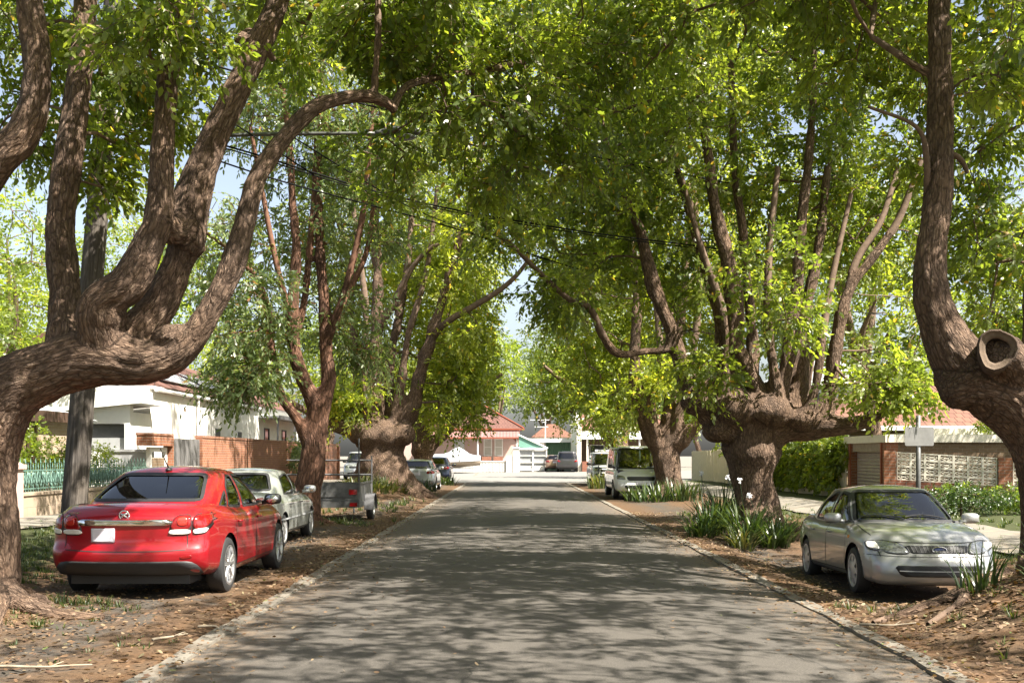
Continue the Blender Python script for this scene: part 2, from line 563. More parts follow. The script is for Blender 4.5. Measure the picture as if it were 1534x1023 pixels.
def asphalt_mat():
    m, nt, b, _ = nodes('asphalt')
    v = world_co(nt)
    n1 = noise_tex(nt, v, 90, 3, 0.8); n2 = noise_tex(nt, world_co(nt, (1.0, 0.25, 1.0)), 0.9, 6, 0.65, 0.3); n3 = noise_tex(nt, v, 7, 5, 0.7)
    g = nt.nodes.new('ShaderNodeNewGeometry')
    sx = nt.nodes.new('ShaderNodeSeparateXYZ'); nt.links.new(g.outputs['Position'], sx.inputs[0])
    a = ramp(nt, [(0.2, (0.034, 0.031, 0.028)), (0.5, (0.076, 0.070, 0.063)), (0.85, (0.19, 0.175, 0.157))], n1)
    c = ramp(nt, [(0.3, (0.82, 0.81, 0.80)), (0.7, (1.15, 1.12, 1.08))], n2)
    base = mixc(nt, 1.0, a.outputs[0], c.outputs[0], 'MULTIPLY')
    # leaf dust gathers toward the edges
    ed = math_n(nt, 'ABSOLUTE', math_n(nt, 'SUBTRACT', sx.outputs[0], 0.27))
    ef = math_n(nt, 'MULTIPLY', math_n(nt, 'SUBTRACT', ed, 2.1), 1.1, True)
    ef = math_n(nt, 'MULTIPLY', ef, ramp(nt, [(0.42, (0, 0, 0)), (0.66, (1, 1, 1))], n3).outputs[0])
    base = mixc(nt, math_n(nt, 'MULTIPLY', ef, 0.7), base, (0.23, 0.15, 0.085))
    # old crack lines
    vo = nt.nodes.new('ShaderNodeTexVoronoi'); vo.feature = 'DISTANCE_TO_EDGE'; vo.inputs['Scale'].default_value = 0.35
    dv = nt.nodes.new('ShaderNodeVectorMath'); dv.operation = 'ADD'
    nn = nt.nodes.new('ShaderNodeTexNoise'); nn.inputs['Scale'].default_value = 1.5; nn.inputs['Detail'].default_value = 5
    nt.links.new(v, nn.inputs['Vector']); nt.links.new(v, dv.inputs[0]); nt.links.new(nn.outputs['Color'], dv.inputs[1])
    nt.links.new(dv.outputs[0], vo.inputs['Vector'])
    ck = math_n(nt, 'LESS_THAN', vo.outputs['Distance'], 0.004)
    ck = math_n(nt, 'MULTIPLY', ck, math_n(nt, 'GREATER_THAN', n2, 0.52))
    base = mixc(nt, math_n(nt, 'MULTIPLY', ck, 0.6), base, (0.025, 0.024, 0.023))
    nt.links.new(base, b.inputs['Base Color'])
    b.inputs['Roughness'].default_value = 0.82
    b.inputs['Specular IOR Level'].default_value = 0.35
    bump(nt, b, n1, 0.5, 0.008)
    return m


def concrete_mat(name, c=(0.42, 0.39, 0.34), dirt=(0.24, 0.16, 0.09), amount=0.5, joint=0.0):
    m, nt, b, _ = nodes(name)
    v = world_co(nt)
    n1 = noise_tex(nt, v, 40, 4, 0.7); n2 = noise_tex(nt, v, 2.2, 6, 0.7, 0.4)
    a = ramp(nt, [(0.25, tuple(q * 0.75 for q in c)), (0.75, tuple(min(1, q * 1.15) for q in c))], n1)
    f = ramp(nt, [(0.50 - 0.25 * (amount - 0.5), (0, 0, 0)), (0.68, (1, 1, 1))], n2)
    base = mixc(nt, math_n(nt, 'MULTIPLY', f.outputs[0], 0.85), a.outputs[0], dirt)
    if joint:
        g = nt.nodes.new('ShaderNodeNewGeometry')
        sx = nt.nodes.new('ShaderNodeSeparateXYZ'); nt.links.new(g.outputs['Position'], sx.inputs[0])
        fr = math_n(nt, 'FRACT', math_n(nt, 'DIVIDE', sx.outputs[1], joint))
        base = mixc(nt, math_n(nt, 'LESS_THAN', fr, 0.012), base, (0.06, 0.055, 0.05))
    nt.links.new(base, b.inputs['Base Color'])
    b.inputs['Roughness'].default_value = 0.9
    bump(nt, b, n1, 0.3, 0.006)
    return m


M['ground'] = ground_mat()
M['asphalt'] = asphalt_mat()
M['strip'] = concrete_mat('edge_concrete', (0.185, 0.168, 0.14), (0.115, 0.085, 0.058), 0.7)
M['path'] = concrete_mat('path_concrete', (0.19, 0.172, 0.145), (0.28, 0.22, 0.15), 0.35, 1.5)
M['cross'] = concrete_mat('cross_street', (0.185, 0.18, 0.168), (0.24, 0.21, 0.18), 0.4)

o = mobj('ground', mesh_arr('ground', np.stack([GX, GY, GZ], -1).reshape(-1, 3), FQ, True), M['ground'], kind='structure')


def sheet(name, xs, ys, zf, mat):
    X, Y = np.meshgrid(xs, ys)
    V = np.stack([X, Y, zf(X, Y)], -1).reshape(-1, 3)
    n = len(xs)
    q = np.arange(len(ys) - 1)[:, None] * n + np.arange(n - 1)[None, :]
    Fq = np.stack([q, q + 1, q + n + 1, q + n], -1).reshape(-1, 4)
    return mobj(name, mesh_arr(name, V, Fq, True), mat, kind='structure')


ys_r = lines((-30, 4, 2), (4, 30, 0.25), (30, 64, 1.0))
sheet('road', np.linspace(XL + 0.07, XR - 0.07, 25), ys_r, lambda x, y: 0.045 * (1 - ((x - 0.27) / 2.9) ** 2) - 0.012 + 0.3 * wob(x, y), M['asphalt'])


def strip_edge(name, xc):
    rg = np.random.default_rng(int(abs(xc) * 10))
    ys = lines((-30, 4, 2), (4, 62, 0.2))
    wl = xc - 0.075 + 0.012 * np.sin(ys * 3.1) + rg.normal(0, 0.006, len(ys))
    wr = xc + 0.085 + 0.012 * np.sin(ys * 2.3 + 1) + rg.normal(0, 0.006, len(ys))
    z = 0.014 + 0.004 * np.sin(ys * 0.9)
    mb = MB()
    n = len(ys)
    V = [(wl[i], ys[i], z[i]) for i in range(n)] + [(wr[i], ys[i], z[i]) for i in range(n)]
    V += [(wl[i] - .01, ys[i], -0.1) for i in range(n)] + [(wr[i] + .01, ys[i], -0.1) for i in range(n)]
    Fs = []
    for i in range(n - 1):
        Fs += [(i, n + i, n + i + 1, i + 1), (2 * n + i, i, i + 1, 2 * n + i + 1), (n + i, 3 * n + i, 3 * n + i + 1, n + i + 1)]
    mb.add(V, Fs)
    return mb.build(name, M['strip'], kind='structure')


strip_edge('kerb_left', XL)
strip_edge('kerb_right', XR)
ys_p = lines((-20, 30, 0.5), (30, 60, 1.5))
sheet('footpath_left', np.linspace(-10.35, -8.9, 6), ys_p, lambda x, y: gz(x, y) + 0.03, M['path'])
sheet('footpath_right', np.linspace(7.6, 9.1, 6), ys_p, lambda x, y: gz(x, y) + 0.03, M['path'])
sheet('cross_road', np.linspace(-150, 150, 120), lines((63.0, 83.0, 1.0)), lambda x, y: 0.02 + 0.0 * x, M['cross'])
sheet('driveway', np.linspace(-16, 22, 40), lines((83.02, 99.0, 0.8)), lambda x, y: gz(x, y) + 0.02, M['cross'])
# ------------------------------------------------------------------ trees
M['bark'] = bark_mat('camphor_bark', (0.060, 0.040, 0.028), (0.225, 0.155, 0.110), (0.43, 0.32, 0.235), 30, 0.10, 1.0)  # bark tones, with contrast widened so furrow shade sits in the colour
M['bark_red'] = bark_mat('reddish_bark', (0.06, 0.034, 0.022), (0.22, 0.118, 0.078), (0.42, 0.255, 0.18), 22, 0.10, 0.9)
M['twig'] = plain('twig_bark', (0.15, 0.105, 0.078), 0.9, var=0.35, scale=9, bmp=0.6, spec=0.2)
M['twig_red'] = plain('twig_bark_red', (0.17, 0.088, 0.058), 0.9, var=0.35, scale=9, bmp=0.6, spec=0.2)
G = lambda *s: list(s)
M['leaf_camphor'] = leaf_mat('camphor_leaves', [(0.0, (0.033, 0.059, 0.015)), (0.35, (0.078, 0.112, 0.022)), (0.7, (0.149, 0.186, 0.032)), (0.93, (0.214, 0.255, 0.043)), (1.0, (0.36, 0.25, 0.05))], 0.54, gain=1.25)
M['leaf_dark'] = leaf_mat('dark_camphor_leaves', [(0.0, (0.029, 0.052, 0.016)), (0.4, (0.061, 0.096, 0.022)), (0.8, (0.116, 0.153, 0.032)), (1.0, (0.223, 0.255, 0.047))], 0.50, gain=1.25)
M['leaf_mid'] = leaf_mat('sunlit_tone_camphor_leaves', [(0.0, (0.042, 0.067, 0.015)), (0.35, (0.107, 0.141, 0.024)), (0.7, (0.195, 0.226, 0.035)), (0.93, (0.30, 0.29, 0.035)), (1.0, (0.38, 0.27, 0.05))], 0.56, gain=1.25)  # brighter copy of the camphor leaves; sunlit look put into the colour
M['leaf_gum'] = leaf_mat('gum_leaves', [(0.0, (0.042, 0.067, 0.030)), (0.4, (0.088, 0.128, 0.049)), (0.8, (0.177, 0.219, 0.095)), (0.95, (0.30, 0.28, 0.11)), (1.0, (0.32, 0.17, 0.08))], 0.42, 0.34, gain=1.25)
M['leaf_bright'] = leaf_mat('bright_leaves', [(0.0, (0.074, 0.117, 0.019)), (0.5, (0.163, 0.219, 0.032)), (1.0, (0.298, 0.326, 0.061))], 0.54, gain=0.95)
M['leaf_far'] = leaf_mat('far_leaves', [(0.0, (0.042, 0.071, 0.024)), (0.5, (0.088, 0.133, 0.041)), (1.0, (0.167, 0.209, 0.074))], 0.46, 0.55, gain=0.95)


def unit(v):
    return v / (np.linalg.norm(v, axis=-1, keepdims=True) + 1e-9)


def leaf_mesh(name, P0, D, Nn, Lg, Wd, rnd, hexa=True):
    """leaf blades as folded faces: P0 base, D direction, Nn normal"""
    S = unit(np.cross(D, Nn)); Nn = np.cross(S, D)
    L = Lg[:, None]; W = Wd[:, None] * 0.5
    if hexa:
        k = 6
        V = np.stack([P0, P0 + D * L * .28 + S * W - Nn * W * .25, P0 + D * L * .68 + S * W * .8 - Nn * (W * .3 + L * .05),
                      P0 + D * L - Nn * L * .16, P0 + D * L * .68 - S * W * .8 - Nn * (W * .3 + L * .05), P0 + D * L * .28 - S * W - Nn * W * .25], 1)
        base = np.arange(len(P0))[:, None] * 6
        Fq = np.concatenate([base + np.array([[0, 1, 2, 3]]), base + np.array([[0, 3, 4, 5]])], 1).reshape(-1, 4)
    else:
        k = 4
        V = np.stack([P0, P0 + D * L * .45 + S * W - Nn * W * .3, P0 + D * L - Nn * L * .12, P0 + D * L * .45 - S * W - Nn * W * .3], 1)
        base = np.arange(len(P0))[:, None] * 4
        Fq = np.concatenate([base + np.array([[0, 1, 2]]), base + np.array([[0, 2, 3]])], 1).reshape(-1, 3)
    me = mesh_arr(name, V.reshape(-1, 3), Fq, False)
    at = me.attributes.new('rnd', 'FLOAT', 'POINT')
    at.data.foreach_set('value', np.repeat(rnd.astype(np.float32), k))
    return me


def clump_leaves(rg, C, Rc, out_dir, n_sprig, n_leaf, Llen, ratio=0.5, droop=0.5, up=0.7, tone=None):
    """sprigs of alternate leaves round each clump centre; returns leaf arrays"""
    n = len(C)
    K, m = n_sprig, n_leaf
    off = unit(rg.normal(size=(n, K, 3))) * (rg.random((n, K, 1)) ** 0.5) * 0.55
    off[..., 2] *= 0.75
    O = C[:, None, :] + off * Rc[:, None, None]
    sd_ = unit(unit(rg.normal(size=(n, K, 3))) + 0.55 * out_dir[:, None, :] + 0.8 * unit(off) + np.array([0, 0, -0.10]))
    sl = Rc[:, None, None] * rg.uniform(0.45, 0.85, (n, K, 1))
    t = np.linspace(0.12, 1.0, m)[None, None, :, None]
    Pl = O[:, :, None, :] + sd_[:, :, None, :] * (sl[:, :, None, :] * t) + np.array([0, 0, -1.0]) * (droop * sl[:, :, None, :] * 0.5 * t ** 2)
    Pl = Pl + rg.normal(scale=0.012, size=Pl.shape)
    ns = unit(unit(rg.normal(size=(n, K, 3))) * 0.75 + np.array([0, 0, 1.0]) * up)
    side = unit(np.cross(sd_, ns)); ns = unit(np.cross(side, sd_))
    alt = np.where(np.arange(m) % 2 == 0, 1.0, -1.0)[None, None, :, None]
    fan = 0.95 * (1 - 0.55 * t)
    Dl = unit(sd_[:, :, None, :] * 0.75 + side[:, :, None, :] * alt * fan + unit(rg.normal(size=Pl.shape)) * 0.38 + np.array([0, 0, -droop * 0.55]))
    Nl = unit(ns[:, :, None, :] + unit(rg.normal(size=Pl.shape)) * 0.55)
    global SPRIGS
    e = O + sd_ * sl + np.array([0, 0, -1.0]) * (droop * sl * 0.5)
    SPRIGS = (O.reshape(-1, 3), (O + sd_ * sl * .5 - np.array([0, 0, 1.0]) * droop * sl * .125).reshape(-1, 3), e.reshape(-1, 3))
    cnt = n * K * m
    Ll = (Llen * rg.uniform(0.65, 1.2, cnt))
    ct = rg.random(n) if tone is None else tone
    rnd = np.clip(0.40 * np.repeat(ct, K * m) + 0.28 * np.repeat(rg.random(n * K), m) + 0.32 * rg.random(cnt), 0, 1)
    # the odd yellowed leaf
    rnd = np.where(rg.random(cnt) < 0.012, 1.0, rnd * 0.93)
    keep = rg.random(cnt) < 0.93
    return Pl.reshape(-1, 3)[keep], Dl.reshape(-1, 3)[keep], Nl.reshape(-1, 3)[keep], Ll[keep], (Ll * ratio)[keep], rnd[keep]


def remesh(mb, voxel, smooth_it=4):
    me = mb.mesh('tmp', fix=False)
    ob = bpy.data.objects.new('tmp', me); COL.objects.link(ob)
    r = ob.modifiers.new('r', 'REMESH'); r.mode = 'VOXEL'; r.voxel_size = voxel
    s = ob.modifiers.new('s', 'SMOOTH'); s.iterations = smooth_it; s.factor = 0.5
    dg = bpy.context.evaluated_depsgraph_get(); dg.update()
    ev = ob.evaluated_get(dg); m2 = ev.to_mesh()
    V = np.empty(len(m2.vertices) * 3, np.float32); m2.vertices.foreach_get('co', V)
    m2.calc_loop_triangles()
    polys = [tuple(p.vertices) for p in m2.polygons]
    ev.to_mesh_clear()
    bpy.data.objects.remove(ob); bpy.data.meshes.remove(me)
    return V.reshape(-1, 3), polys


def stem_samples(stems, step):
    """dense centre points of every stem: pos, tangent, frame, length along, radius"""
    out = []
    for si, st in enumerate(stems):
        p = catmull(st, 8)
        d = np.r_[0, np.cumsum(np.linalg.norm(np.diff(p[:, :3], axis=0), axis=1))]
        n = max(2, int(d[-1] / step) + 1)
        q = np.linspace(0, d[-1], n)
        pp = np.stack([np.interp(q, d, p[:, k]) for k in range(4)], 1)
        T = unit(np.gradient(pp[:, :3], axis=0))
        N = np.zeros_like(T)
        nv = np.array([1.0, 0.3, 0.1]); nv -= T[0] * nv.dot(T[0]); nv /= np.linalg.norm(nv)
        for i in range(n):
            nv = nv - T[i] * nv.dot(T[i]); nv /= np.linalg.norm(nv) + 1e-9
            N[i] = nv
        B = np.cross(T, N)
        out.append(np.hstack([pp, T, N, B, (q + si * 7.3)[:, None]]))
    return np.vstack(out)


def make_trunk(name, stems, voxel, mat, root, base, seed, lumps=0.10, ridge=0.012, roots=6, blobs=()):
    rg = np.random.default_rng(seed)
    mb = MB(); thin = []
    use = []
    for st in stems:
        p = catmull(st, 8)
        k = p[:, 3] > 1.6 * voxel
        if k[0]:
            e = len(k) if k.all() else int(np.argmin(k)) + 1
            if e >= 2:
                q = p[:e].copy()
                ln = np.r_[0, np.cumsum(np.linalg.norm(np.diff(q[:, :3], axis=0), axis=1))]
                q[:, 3] *= 1 + lumps * 0.7 * np.sin(ln * 4.1 + rg.uniform(0, 6)) * np.sin(ln * 1.7 + rg.uniform(0, 6))
                n = int(np.clip(2 * math.pi * q[:, 3].max() / voxel * 0.6, 8, 28))
                mb.tube(q[:, :3], np.maximum(q[:, 3], voxel * 0.9), n)
                use.append(st)
            if e < len(p): thin.append(p[max(0, e - 2):])
        else:
            thin.append(p)
    b0 = np.array(stems[0][0])
    if roots:
        r0 = b0[3]
        for i in range(roots):
            a = 2 * math.pi * (i + rg.uniform(-.3, .3)) / roots
            L = r0 * rg.uniform(1.3, 2.1)
            pts = []
            for t, rr, zz in ((0.15, .40, 1.0), (0.5, .30, .40), (0.8, .19, .06), (1.05, .11, -.06), (1.4, .05, -.14)):
                a += rg.uniform(-.12, .12)
                x = b0[0] + math.cos(a) * L * t; y = b0[1] + math.sin(a) * L * t
                pts.append((x, y, (gzf(x, y) if t > .5 else b0[2]) + zz * r0, rr * r0 * rg.uniform(.85, 1.15)))
            p = catmull(pts, 5)
            mb.tube(p[:, :3], np.maximum(p[:, 3], voxel), 9)
    for c, r, sc in blobs:
        mb.sphere(c, r, 14, 10, sc)
    V, polys = remesh(mb, voxel)
    S = stem_samples(stems, 0.08)
    X = np.zeros((len(V), 3)); rad = np.zeros(len(V))
    ch = 6000
    for a in range(0, len(V), ch):
        v = V[a:a + ch]
        d = np.linalg.norm(v[:, None, :] - S[None, :, :3], axis=2) - S[None, :, 3] * 0.8
        j = d.argmin(1)
        s = S[j]; rv = v - s[:, :3]
        al = (rv * s[:, 4:7]).sum(1)
        X[a:a + ch] = np.stack([(rv * s[:, 7:10]).sum(1), (rv * s[:, 10:13]).sum(1), s[:, 13] + al], 1)
        rad[a:a + ch] = s[:, 3]
    me = bpy.data.meshes.new(name)
    me.from_pydata((V - base).tolist(), [], polys)
    me.polygons.foreach_set('use_smooth', [True] * len(polys))
    Nn = np.empty(len(V) * 3, np.float32); me.vertices.foreach_get('normal', Nn); Nn = Nn.reshape(-1, 3)
    dsp = np.zeros(len(V))
    nf = noise.noise
    fr = 1.0 / (voxel * 2.7)
    for i in range(len(V)):
        x = X[i]; r = rad[i]
        q = nf((V[i, 0] * 2.2 + seed, V[i, 1] * 2.2, V[i, 2] * 2.2)) * lumps * min(r, 0.5)
        g = nf((x[0] * fr, x[1] * fr, x[2] * fr * 0.22))
        dsp[i] = q + ridge * (0.6 - 2.4 * abs(g)) * min(1.0, r / 0.12)
    V2 = (V - base) + Nn * dsp[:, None]
    me.vertices.foreach_set('co', V2.astype(np.float32).ravel())
    at = me.attributes.new('bark', 'FLOAT_VECTOR', 'POINT')
    at.data.foreach_set('vector', X.astype(np.float32).ravel())
    me.update()
    mobj('trunk', me, mat, root)
    return thin


def grow(rg, stems, clumps, seg=0.35, zmin=None, r_end=0.006, gnarl=0.12):
    """join every clump to the nearest wood already there; returns twig polylines and outward directions"""
    S = stem_samples(stems, 0.25)
    if zmin is not None:
        keep = S[:, 2] > zmin
        if keep.sum() > 3: S = S[keep]
    n0 = len(S)
    cap = n0 + len(clumps) * 14
    pos = np.zeros((cap, 3)); pos[:n0] = S[:, :3]
    par = np.full(cap, -1); rad = np.zeros(cap); rad[:n0] = S[:, 3]
    cnt = n0
    dmin = np.array([np.min(np.linalg.norm(S[:, :3] - c, axis=1)) for c in clumps])
    paths = []; outs = np.zeros((len(clumps), 3))
    for ci in np.argsort(dmin):
        c = clumps[ci]
        dv = c - pos[:cnt]
        d = np.linalg.norm(dv, axis=1)
        cost = d * (1 + 0.45 * np.clip(-dv[:, 2] / (d + 1e-6), 0, 1)) + 0.25 * (np.arange(cnt) >= n0)
        j = int(cost.argmin())
        q = pos[j]; L = d[j]
        k = int(np.clip(round(L / seg), 2, 12))
        t = np.linspace(0, 1, k + 1)[1:, None]
        mid = rg.normal(size=3) * gnarl * L; mid[2] += 0.10 * L
        path = q + (c - q) * t + mid * (4 * t * (1 - t)) * 0.5 + rg.normal(size=(k, 3)) * 0.03 * min(1, L) * (1 - t)
        idx = [j]
        for p in path:
            if cnt >= cap: break
            pos[cnt] = p; par[cnt] = idx[-1]; idx.append(cnt); cnt += 1
        paths.append(idx)
        outs[ci] = unit(path[-1] - path[max(0, k - 3)] + 1e-6)
    acc = np.zeros(cnt)
    ends = {p[-1] for p in paths}
    for i in range(cnt - 1, n0 - 1, -1):
        if i in ends: acc[i] += r_end ** 2.4
        rad[i] = max(acc[i], r_end ** 2.4) ** (1 / 2.4)
        if par[i] >= n0: acc[par[i]] += max(acc[i], r_end ** 2.4)
    tubes = []
    for idx in paths:
        pp = pos[idx]; rr = rad[idx].copy()
        rr[0] = min(rr[0] * 0.6, rr[1] * 1.35) if idx[0] < n0 else min(rr[0], rr[1] * 1.2)
        tubes.append((pp, rr))
    return tubes, outs


def build_tubes(name, tubes, mat, root, base, n=5, thin=0.0):
    Vs = []; Fs = []; b = 0
    for pp, rr in tubes:
        if len(pp) < 2: continue
        V, Fq = tube_np(pp - base, rr, 3 if rr[0] < thin else n)
        Vs.append(V); Fs.append(Fq + b); b += len(V)
    if not Vs: return None
    return mobj(name, mesh_arr(name, np.vstack(Vs), np.vstack(Fs), True), mat, root)


def sample_crowns(rg, crowns, px=True):
    pts = []
    for e in crowns:
        if e[0] == 'w':
            c = np.array(e[1:4]); r = np.array(e[4:7]); n = e[7]
        else:
            x, y, Y, rx, ry, rd, n = e
            c = np.array(P(x, y, Y)); r = np.array([rx * Y / F, rd, ry * Y / F])
        u = unit(rg.normal(size=(n * 3, 3))) * (rg.random((n * 3, 1)) ** 0.42)
        q = c + u * r
        # keep clumps apart a little
        keep = []
        md = 0.55 * (4.19 * r.prod() / n) ** (1 / 3)
        for p in q:
            if len(keep) >= n: break
            if all(np.linalg.norm(p - k) > md for k in keep): keep.append(p)
        pts += keep
    return np.array(pts)


def conv(stem):
    """(px, py, depth, radius px) -> world x, y, z, r"""
    out = []
    for px, py, Y, r in stem:
        p = P(px, py, Y); out.append((p.x, p.y, p.z, r * Y / F * 0.83))
    return out


def tree(label, stems, crowns, voxel, leaf_len, clump_r, sprigs=16, leaves=10, mat='bark', twig='twig', leaf='leaf_camphor', seed=1,
         name='camphor_tree', group='street trees along both kerbs', hexa=True, ratio=0.5, droop=0.5, lumps=0.10, ridge=0.012, roots=6, blobs=(), zmin=None,
         twig_n=5, seg=0.35, world=False, r_end=0.006, extra=()):
    rg = np.random.default_rng(seed)
    st = (stems if world else [conv(s) for s in stems]) + [surf_root(e) for e in extra]
    b = np.array(st[0][0][:3]); b[2] = gzf(b[0], b[1])
    root = empty(name, tuple(b), 0, label, 'tree', group)
    thin = make_trunk('trunk', st, voxel, M[mat], root, b, seed, lumps, ridge, roots, blobs)
    C = sample_crowns(rg, crowns)
    C = C[C[:, 2] > gz(C[:, 0], C[:, 1]) + 0.3]
    tubes, outs = grow(rg, st, C, seg, zmin, r_end)
    tubes += [(p[:, :3], p[:, 3]) for p in thin]
    Rc = clump_r * rg.uniform(0.7, 1.25, len(C))
    A = clump_leaves(rg, C, Rc, outs, sprigs, leaves, leaf_len, ratio, droop)
    if hexa:
        tubes += [(np.array(q), np.array([.0045, .0035, .002])) for q in zip(*SPRIGS)]
    build_tubes('branches', tubes, M[twig], root, b, twig_n, thin=.005)
    me = leaf_mesh('crown', A[0] - b, *A[1:], hexa=hexa)
    mobj('crown', me, M[leaf], root)
    return root


def auto_tree(label, x, y, h, rx, rz, seed, leaf='leaf_far', leaf_len=0.3, clump_r=1.3, nclump=60, sprigs=12, leaves=8, trunk_r=0.25, group=None, name='tree', fork=0.35, mat='bark', twig='twig', voxel=0.12, droop=0.4, lobes=6):
    rg = np.random.default_rng(seed)
    z0 = gzf(x, y)
    zf = z0 + h * fork
    st = [[(x, y, z0 - 0.2, trunk_r * 1.25), (x + rg.normal() * .1, y, z0 + h * fork * .5, trunk_r), (x + rg.normal() * .2, y + rg.normal() * .2, zf, trunk_r * .9)]]
    top = st[0][-1]
    crowns = []
    for i in range(lobes):
        a = 2 * math.pi * (i + rg.uniform(-.3, .3)) / lobes
        q = rg.uniform(.25, .62) if i else 0.0
        zz = z0 + h - rz + rz * (rg.uniform(-.55, .35) if i else .45)
        c = (x + math.cos(a) * rx * q, y + math.sin(a) * rx * q, zz)
        k = rg.uniform(.45, .62)
        crowns.append(('w', *c, rx * k, rx * k, rz * k, nclump // lobes))
        m = ((top[0] + c[0]) / 2 + rg.normal() * .2, (top[1] + c[1]) / 2 + rg.normal() * .2, (top[2] + c[2]) / 2)
        st.append([(top[0], top[1], top[2] - .2, trunk_r * .6), (*m, trunk_r * .42), (*c, trunk_r * .12)])
    return tree(label, st, crowns, voxel, leaf_len, clump_r, sprigs, leaves, mat, twig, leaf, seed, name, group, False, 0.5, droop, 0.1, 0.01, 4, (), None, 4, clump_r * .7, True, 0.012)


# --- left kerb, nearest: thick limb reaching over the red car, tall stems rising from it
def surf_root(pts):
    return [(x, y, gzf(x, y) + .25 * r, r) for x, y, r in pts]


TL1 = [
    [(-42, 945, 11.0, 84), (-30, 860, 11, 66), (-28, 760, 11, 60), (-24, 670, 11, 60), (8, 592, 11, 62), (85, 552, 11, 50), (150, 535, 11, 52), (215, 542, 11, 40), (262, 530, 11, 31), (298, 492, 11, 24), (334, 430, 11.05, 20), (352, 388, 11.1, 22),
     (368, 330, 11.2, 18), (384, 272, 11.3, 16.5), (424, 208, 11.5, 15.5), (478, 158, 11.7, 14), (540, 144, 12, 11.5), (578, 154, 12.1, 10), (592, 166, 12.2, 9)],
    [(160, 535, 11.0, 44), (148, 460, 10.8, 36), (192, 425, 10.8, 32), (224, 362, 10.8, 27), (239, 318, 10.8, 25), (244, 205, 10.8, 20), (259, 66, 10.9, 18), (285, -10, 11, 16), (305, -160, 11.2, 12), (320, -300, 11.4, 8)],
    [(190, 540, 11.1, 38), (205, 500, 11.2, 36), (240, 455, 11.3, 31), (272, 380, 11.4, 27), (279, 325, 11.4, 35), (315, 220, 11.5, 25), (365, 115, 11.7, 23), (408, 25, 11.9, 20), (450, -80, 12.2, 15), (520, -220, 12.6, 9)],
    [(95, 545, 11.05, 32), (98, 470, 11.4, 29), (93, 390, 11.6, 27), (90, 330, 11.7, 25), (106, 215, 11.8, 24), (122, 90, 11.9, 20), (130, -20, 12, 19), (140, -180, 12.2, 13), (120, -320, 12.4, 8)],
    [(-25, 640, 11, 50), (-90, 480, 10.7, 38), (-70, 360, 10.6, 33), (-12, 250, 10.5, 32), (38, 195, 10.5, 29), (56, 110, 10.5, 24), (44, 0, 10.5, 22), (30, -150, 10.5, 15), (60, -300, 10.6, 9)],
    [(238, 330, 10.8, 24), (258, 345, 11.1, 26), (280, 320, 11.4, 26)],
    [(588, 164, 12.2, 9), (606, 132, 12.4, 8), (650, 117, 12.8, 7), (730, 105, 13.4, 6), (800, 90, 14.2, 4.5)],
    [(560, 146, 12.05, 8), (566, 60, 12.1, 7), (570, -20, 12.2, 6), (610, -120, 12.5, 5)],
    [(355, 60, 11.6, 9), (380, 50, 12, 8), (410, 90, 12.3, 6)],
]
CL1 = [(730, 130, 13.6, 150, 120, 1.3, 46), (880, 90, 14.6, 100, 120, 1.3, 26), (620, 35, 13, 110, 80, 1.2, 36), ('w', -1.0, 8.5, 10.2, 3.0, 3.2, 1.5, 44), ('w', -2.6, 4.6, 9.2, 2.6, 2.2, 1.4, 26), (790, 240, 14.4, 110, 60, 1.0, 22), (200, 120, 13.6, 100, 110, 1.2, 46), (225, 40, 10.2, 120, 55, .8, 16), (60, 50, 12.8, 80, 70, 1, 18),
       (430, -190, 11.5, 430, 150, 3.0, 96), (60, -180, 11, 300, 130, 3, 30), (440, 50, 14.8, 80, 90, 1.3, 26), (570, 250, 14.5, 60, 40, .8, 7), (40, 210, 13, 40, 60, .8, 8), (165, 260, 12.6, 30, 60, .5, 9), (820, -150, 13, 250, 120, 2.5, 30)]
tree('huge camphor tree at the left edge, its thick low limb reaching over the red sedan', TL1, CL1, 0.026, 0.096, 0.46, 16, 10, seed=11, zmin=3.6,
     leaf='leaf_camphor', ridge=0.017, lumps=0.05, name='camphor_tree',
     extra=[[(-5.3, 11.0, .18), (-4.8, 10.6, .11), (-4.4, 10.45, .07), (-4.0, 10.5, .04)], [(-5.2, 10.7, .15), (-4.8, 9.9, .08), (-4.5, 9.3, .05)]],
     blobs=[(tuple(P(152, 472, 10.85)), .25, (1, 1, .9)), (tuple(P(284, 350, 11.38)), .20, (.9, 1, 1.5)), (tuple(P(262, 508, 11.0)), .19, (1.3, 1, .8))])

# --- right kerb, nearest: hollow sawn stub and one tall stem
TR1 = [
    [(1578, 935, 11.3, 74), (1572, 840, 11.3, 52), (1573, 740, 11.3, 48), (1560, 660, 11.3, 56), (1520, 600, 11.3, 62), (1470, 575, 11.3, 58), (1432, 578, 11.3, 46), (1415, 585, 11.3, 36)],
    [(1470, 585, 11.3, 52), (1425, 520, 11.3, 44), (1398, 455, 11.3, 32), (1394, 385, 11.3, 27), (1404, 300, 11.4, 24.5), (1408, 200, 11.5, 23), (1408, 100, 11.6, 20.5), (1407, 0, 11.7, 19), (1412, -160, 12, 15), (1400, -330, 12.4, 9)],
    [(1545, 620, 11.3, 50), (1560, 520, 11.5, 34), (1556, 420, 11.7, 24), (1562, 300, 11.9, 20), (1580, 120, 12.1, 17), (1590, -80, 12.4, 12), (1560, -250, 12.6, 8)],
    [(1545, 588, 11.3, 40), (1518, 548, 11.0, 37), (1500, 526, 10.75, 33)],
    [(1390, 110, 11.6, 8), (1350, 85, 11.7, 7), (1305, 55, 11.9, 5)],
    [(1418, 225, 11.5, 6), (1440, 240, 11.5, 5), (1450, 260, 11.5, 4)],
    [(1388, 320, 11.5, 6), (1388, 240, 11.3, 6), (1372, 190, 11.2, 4), (1300, 160, 11.2, 3)],
]
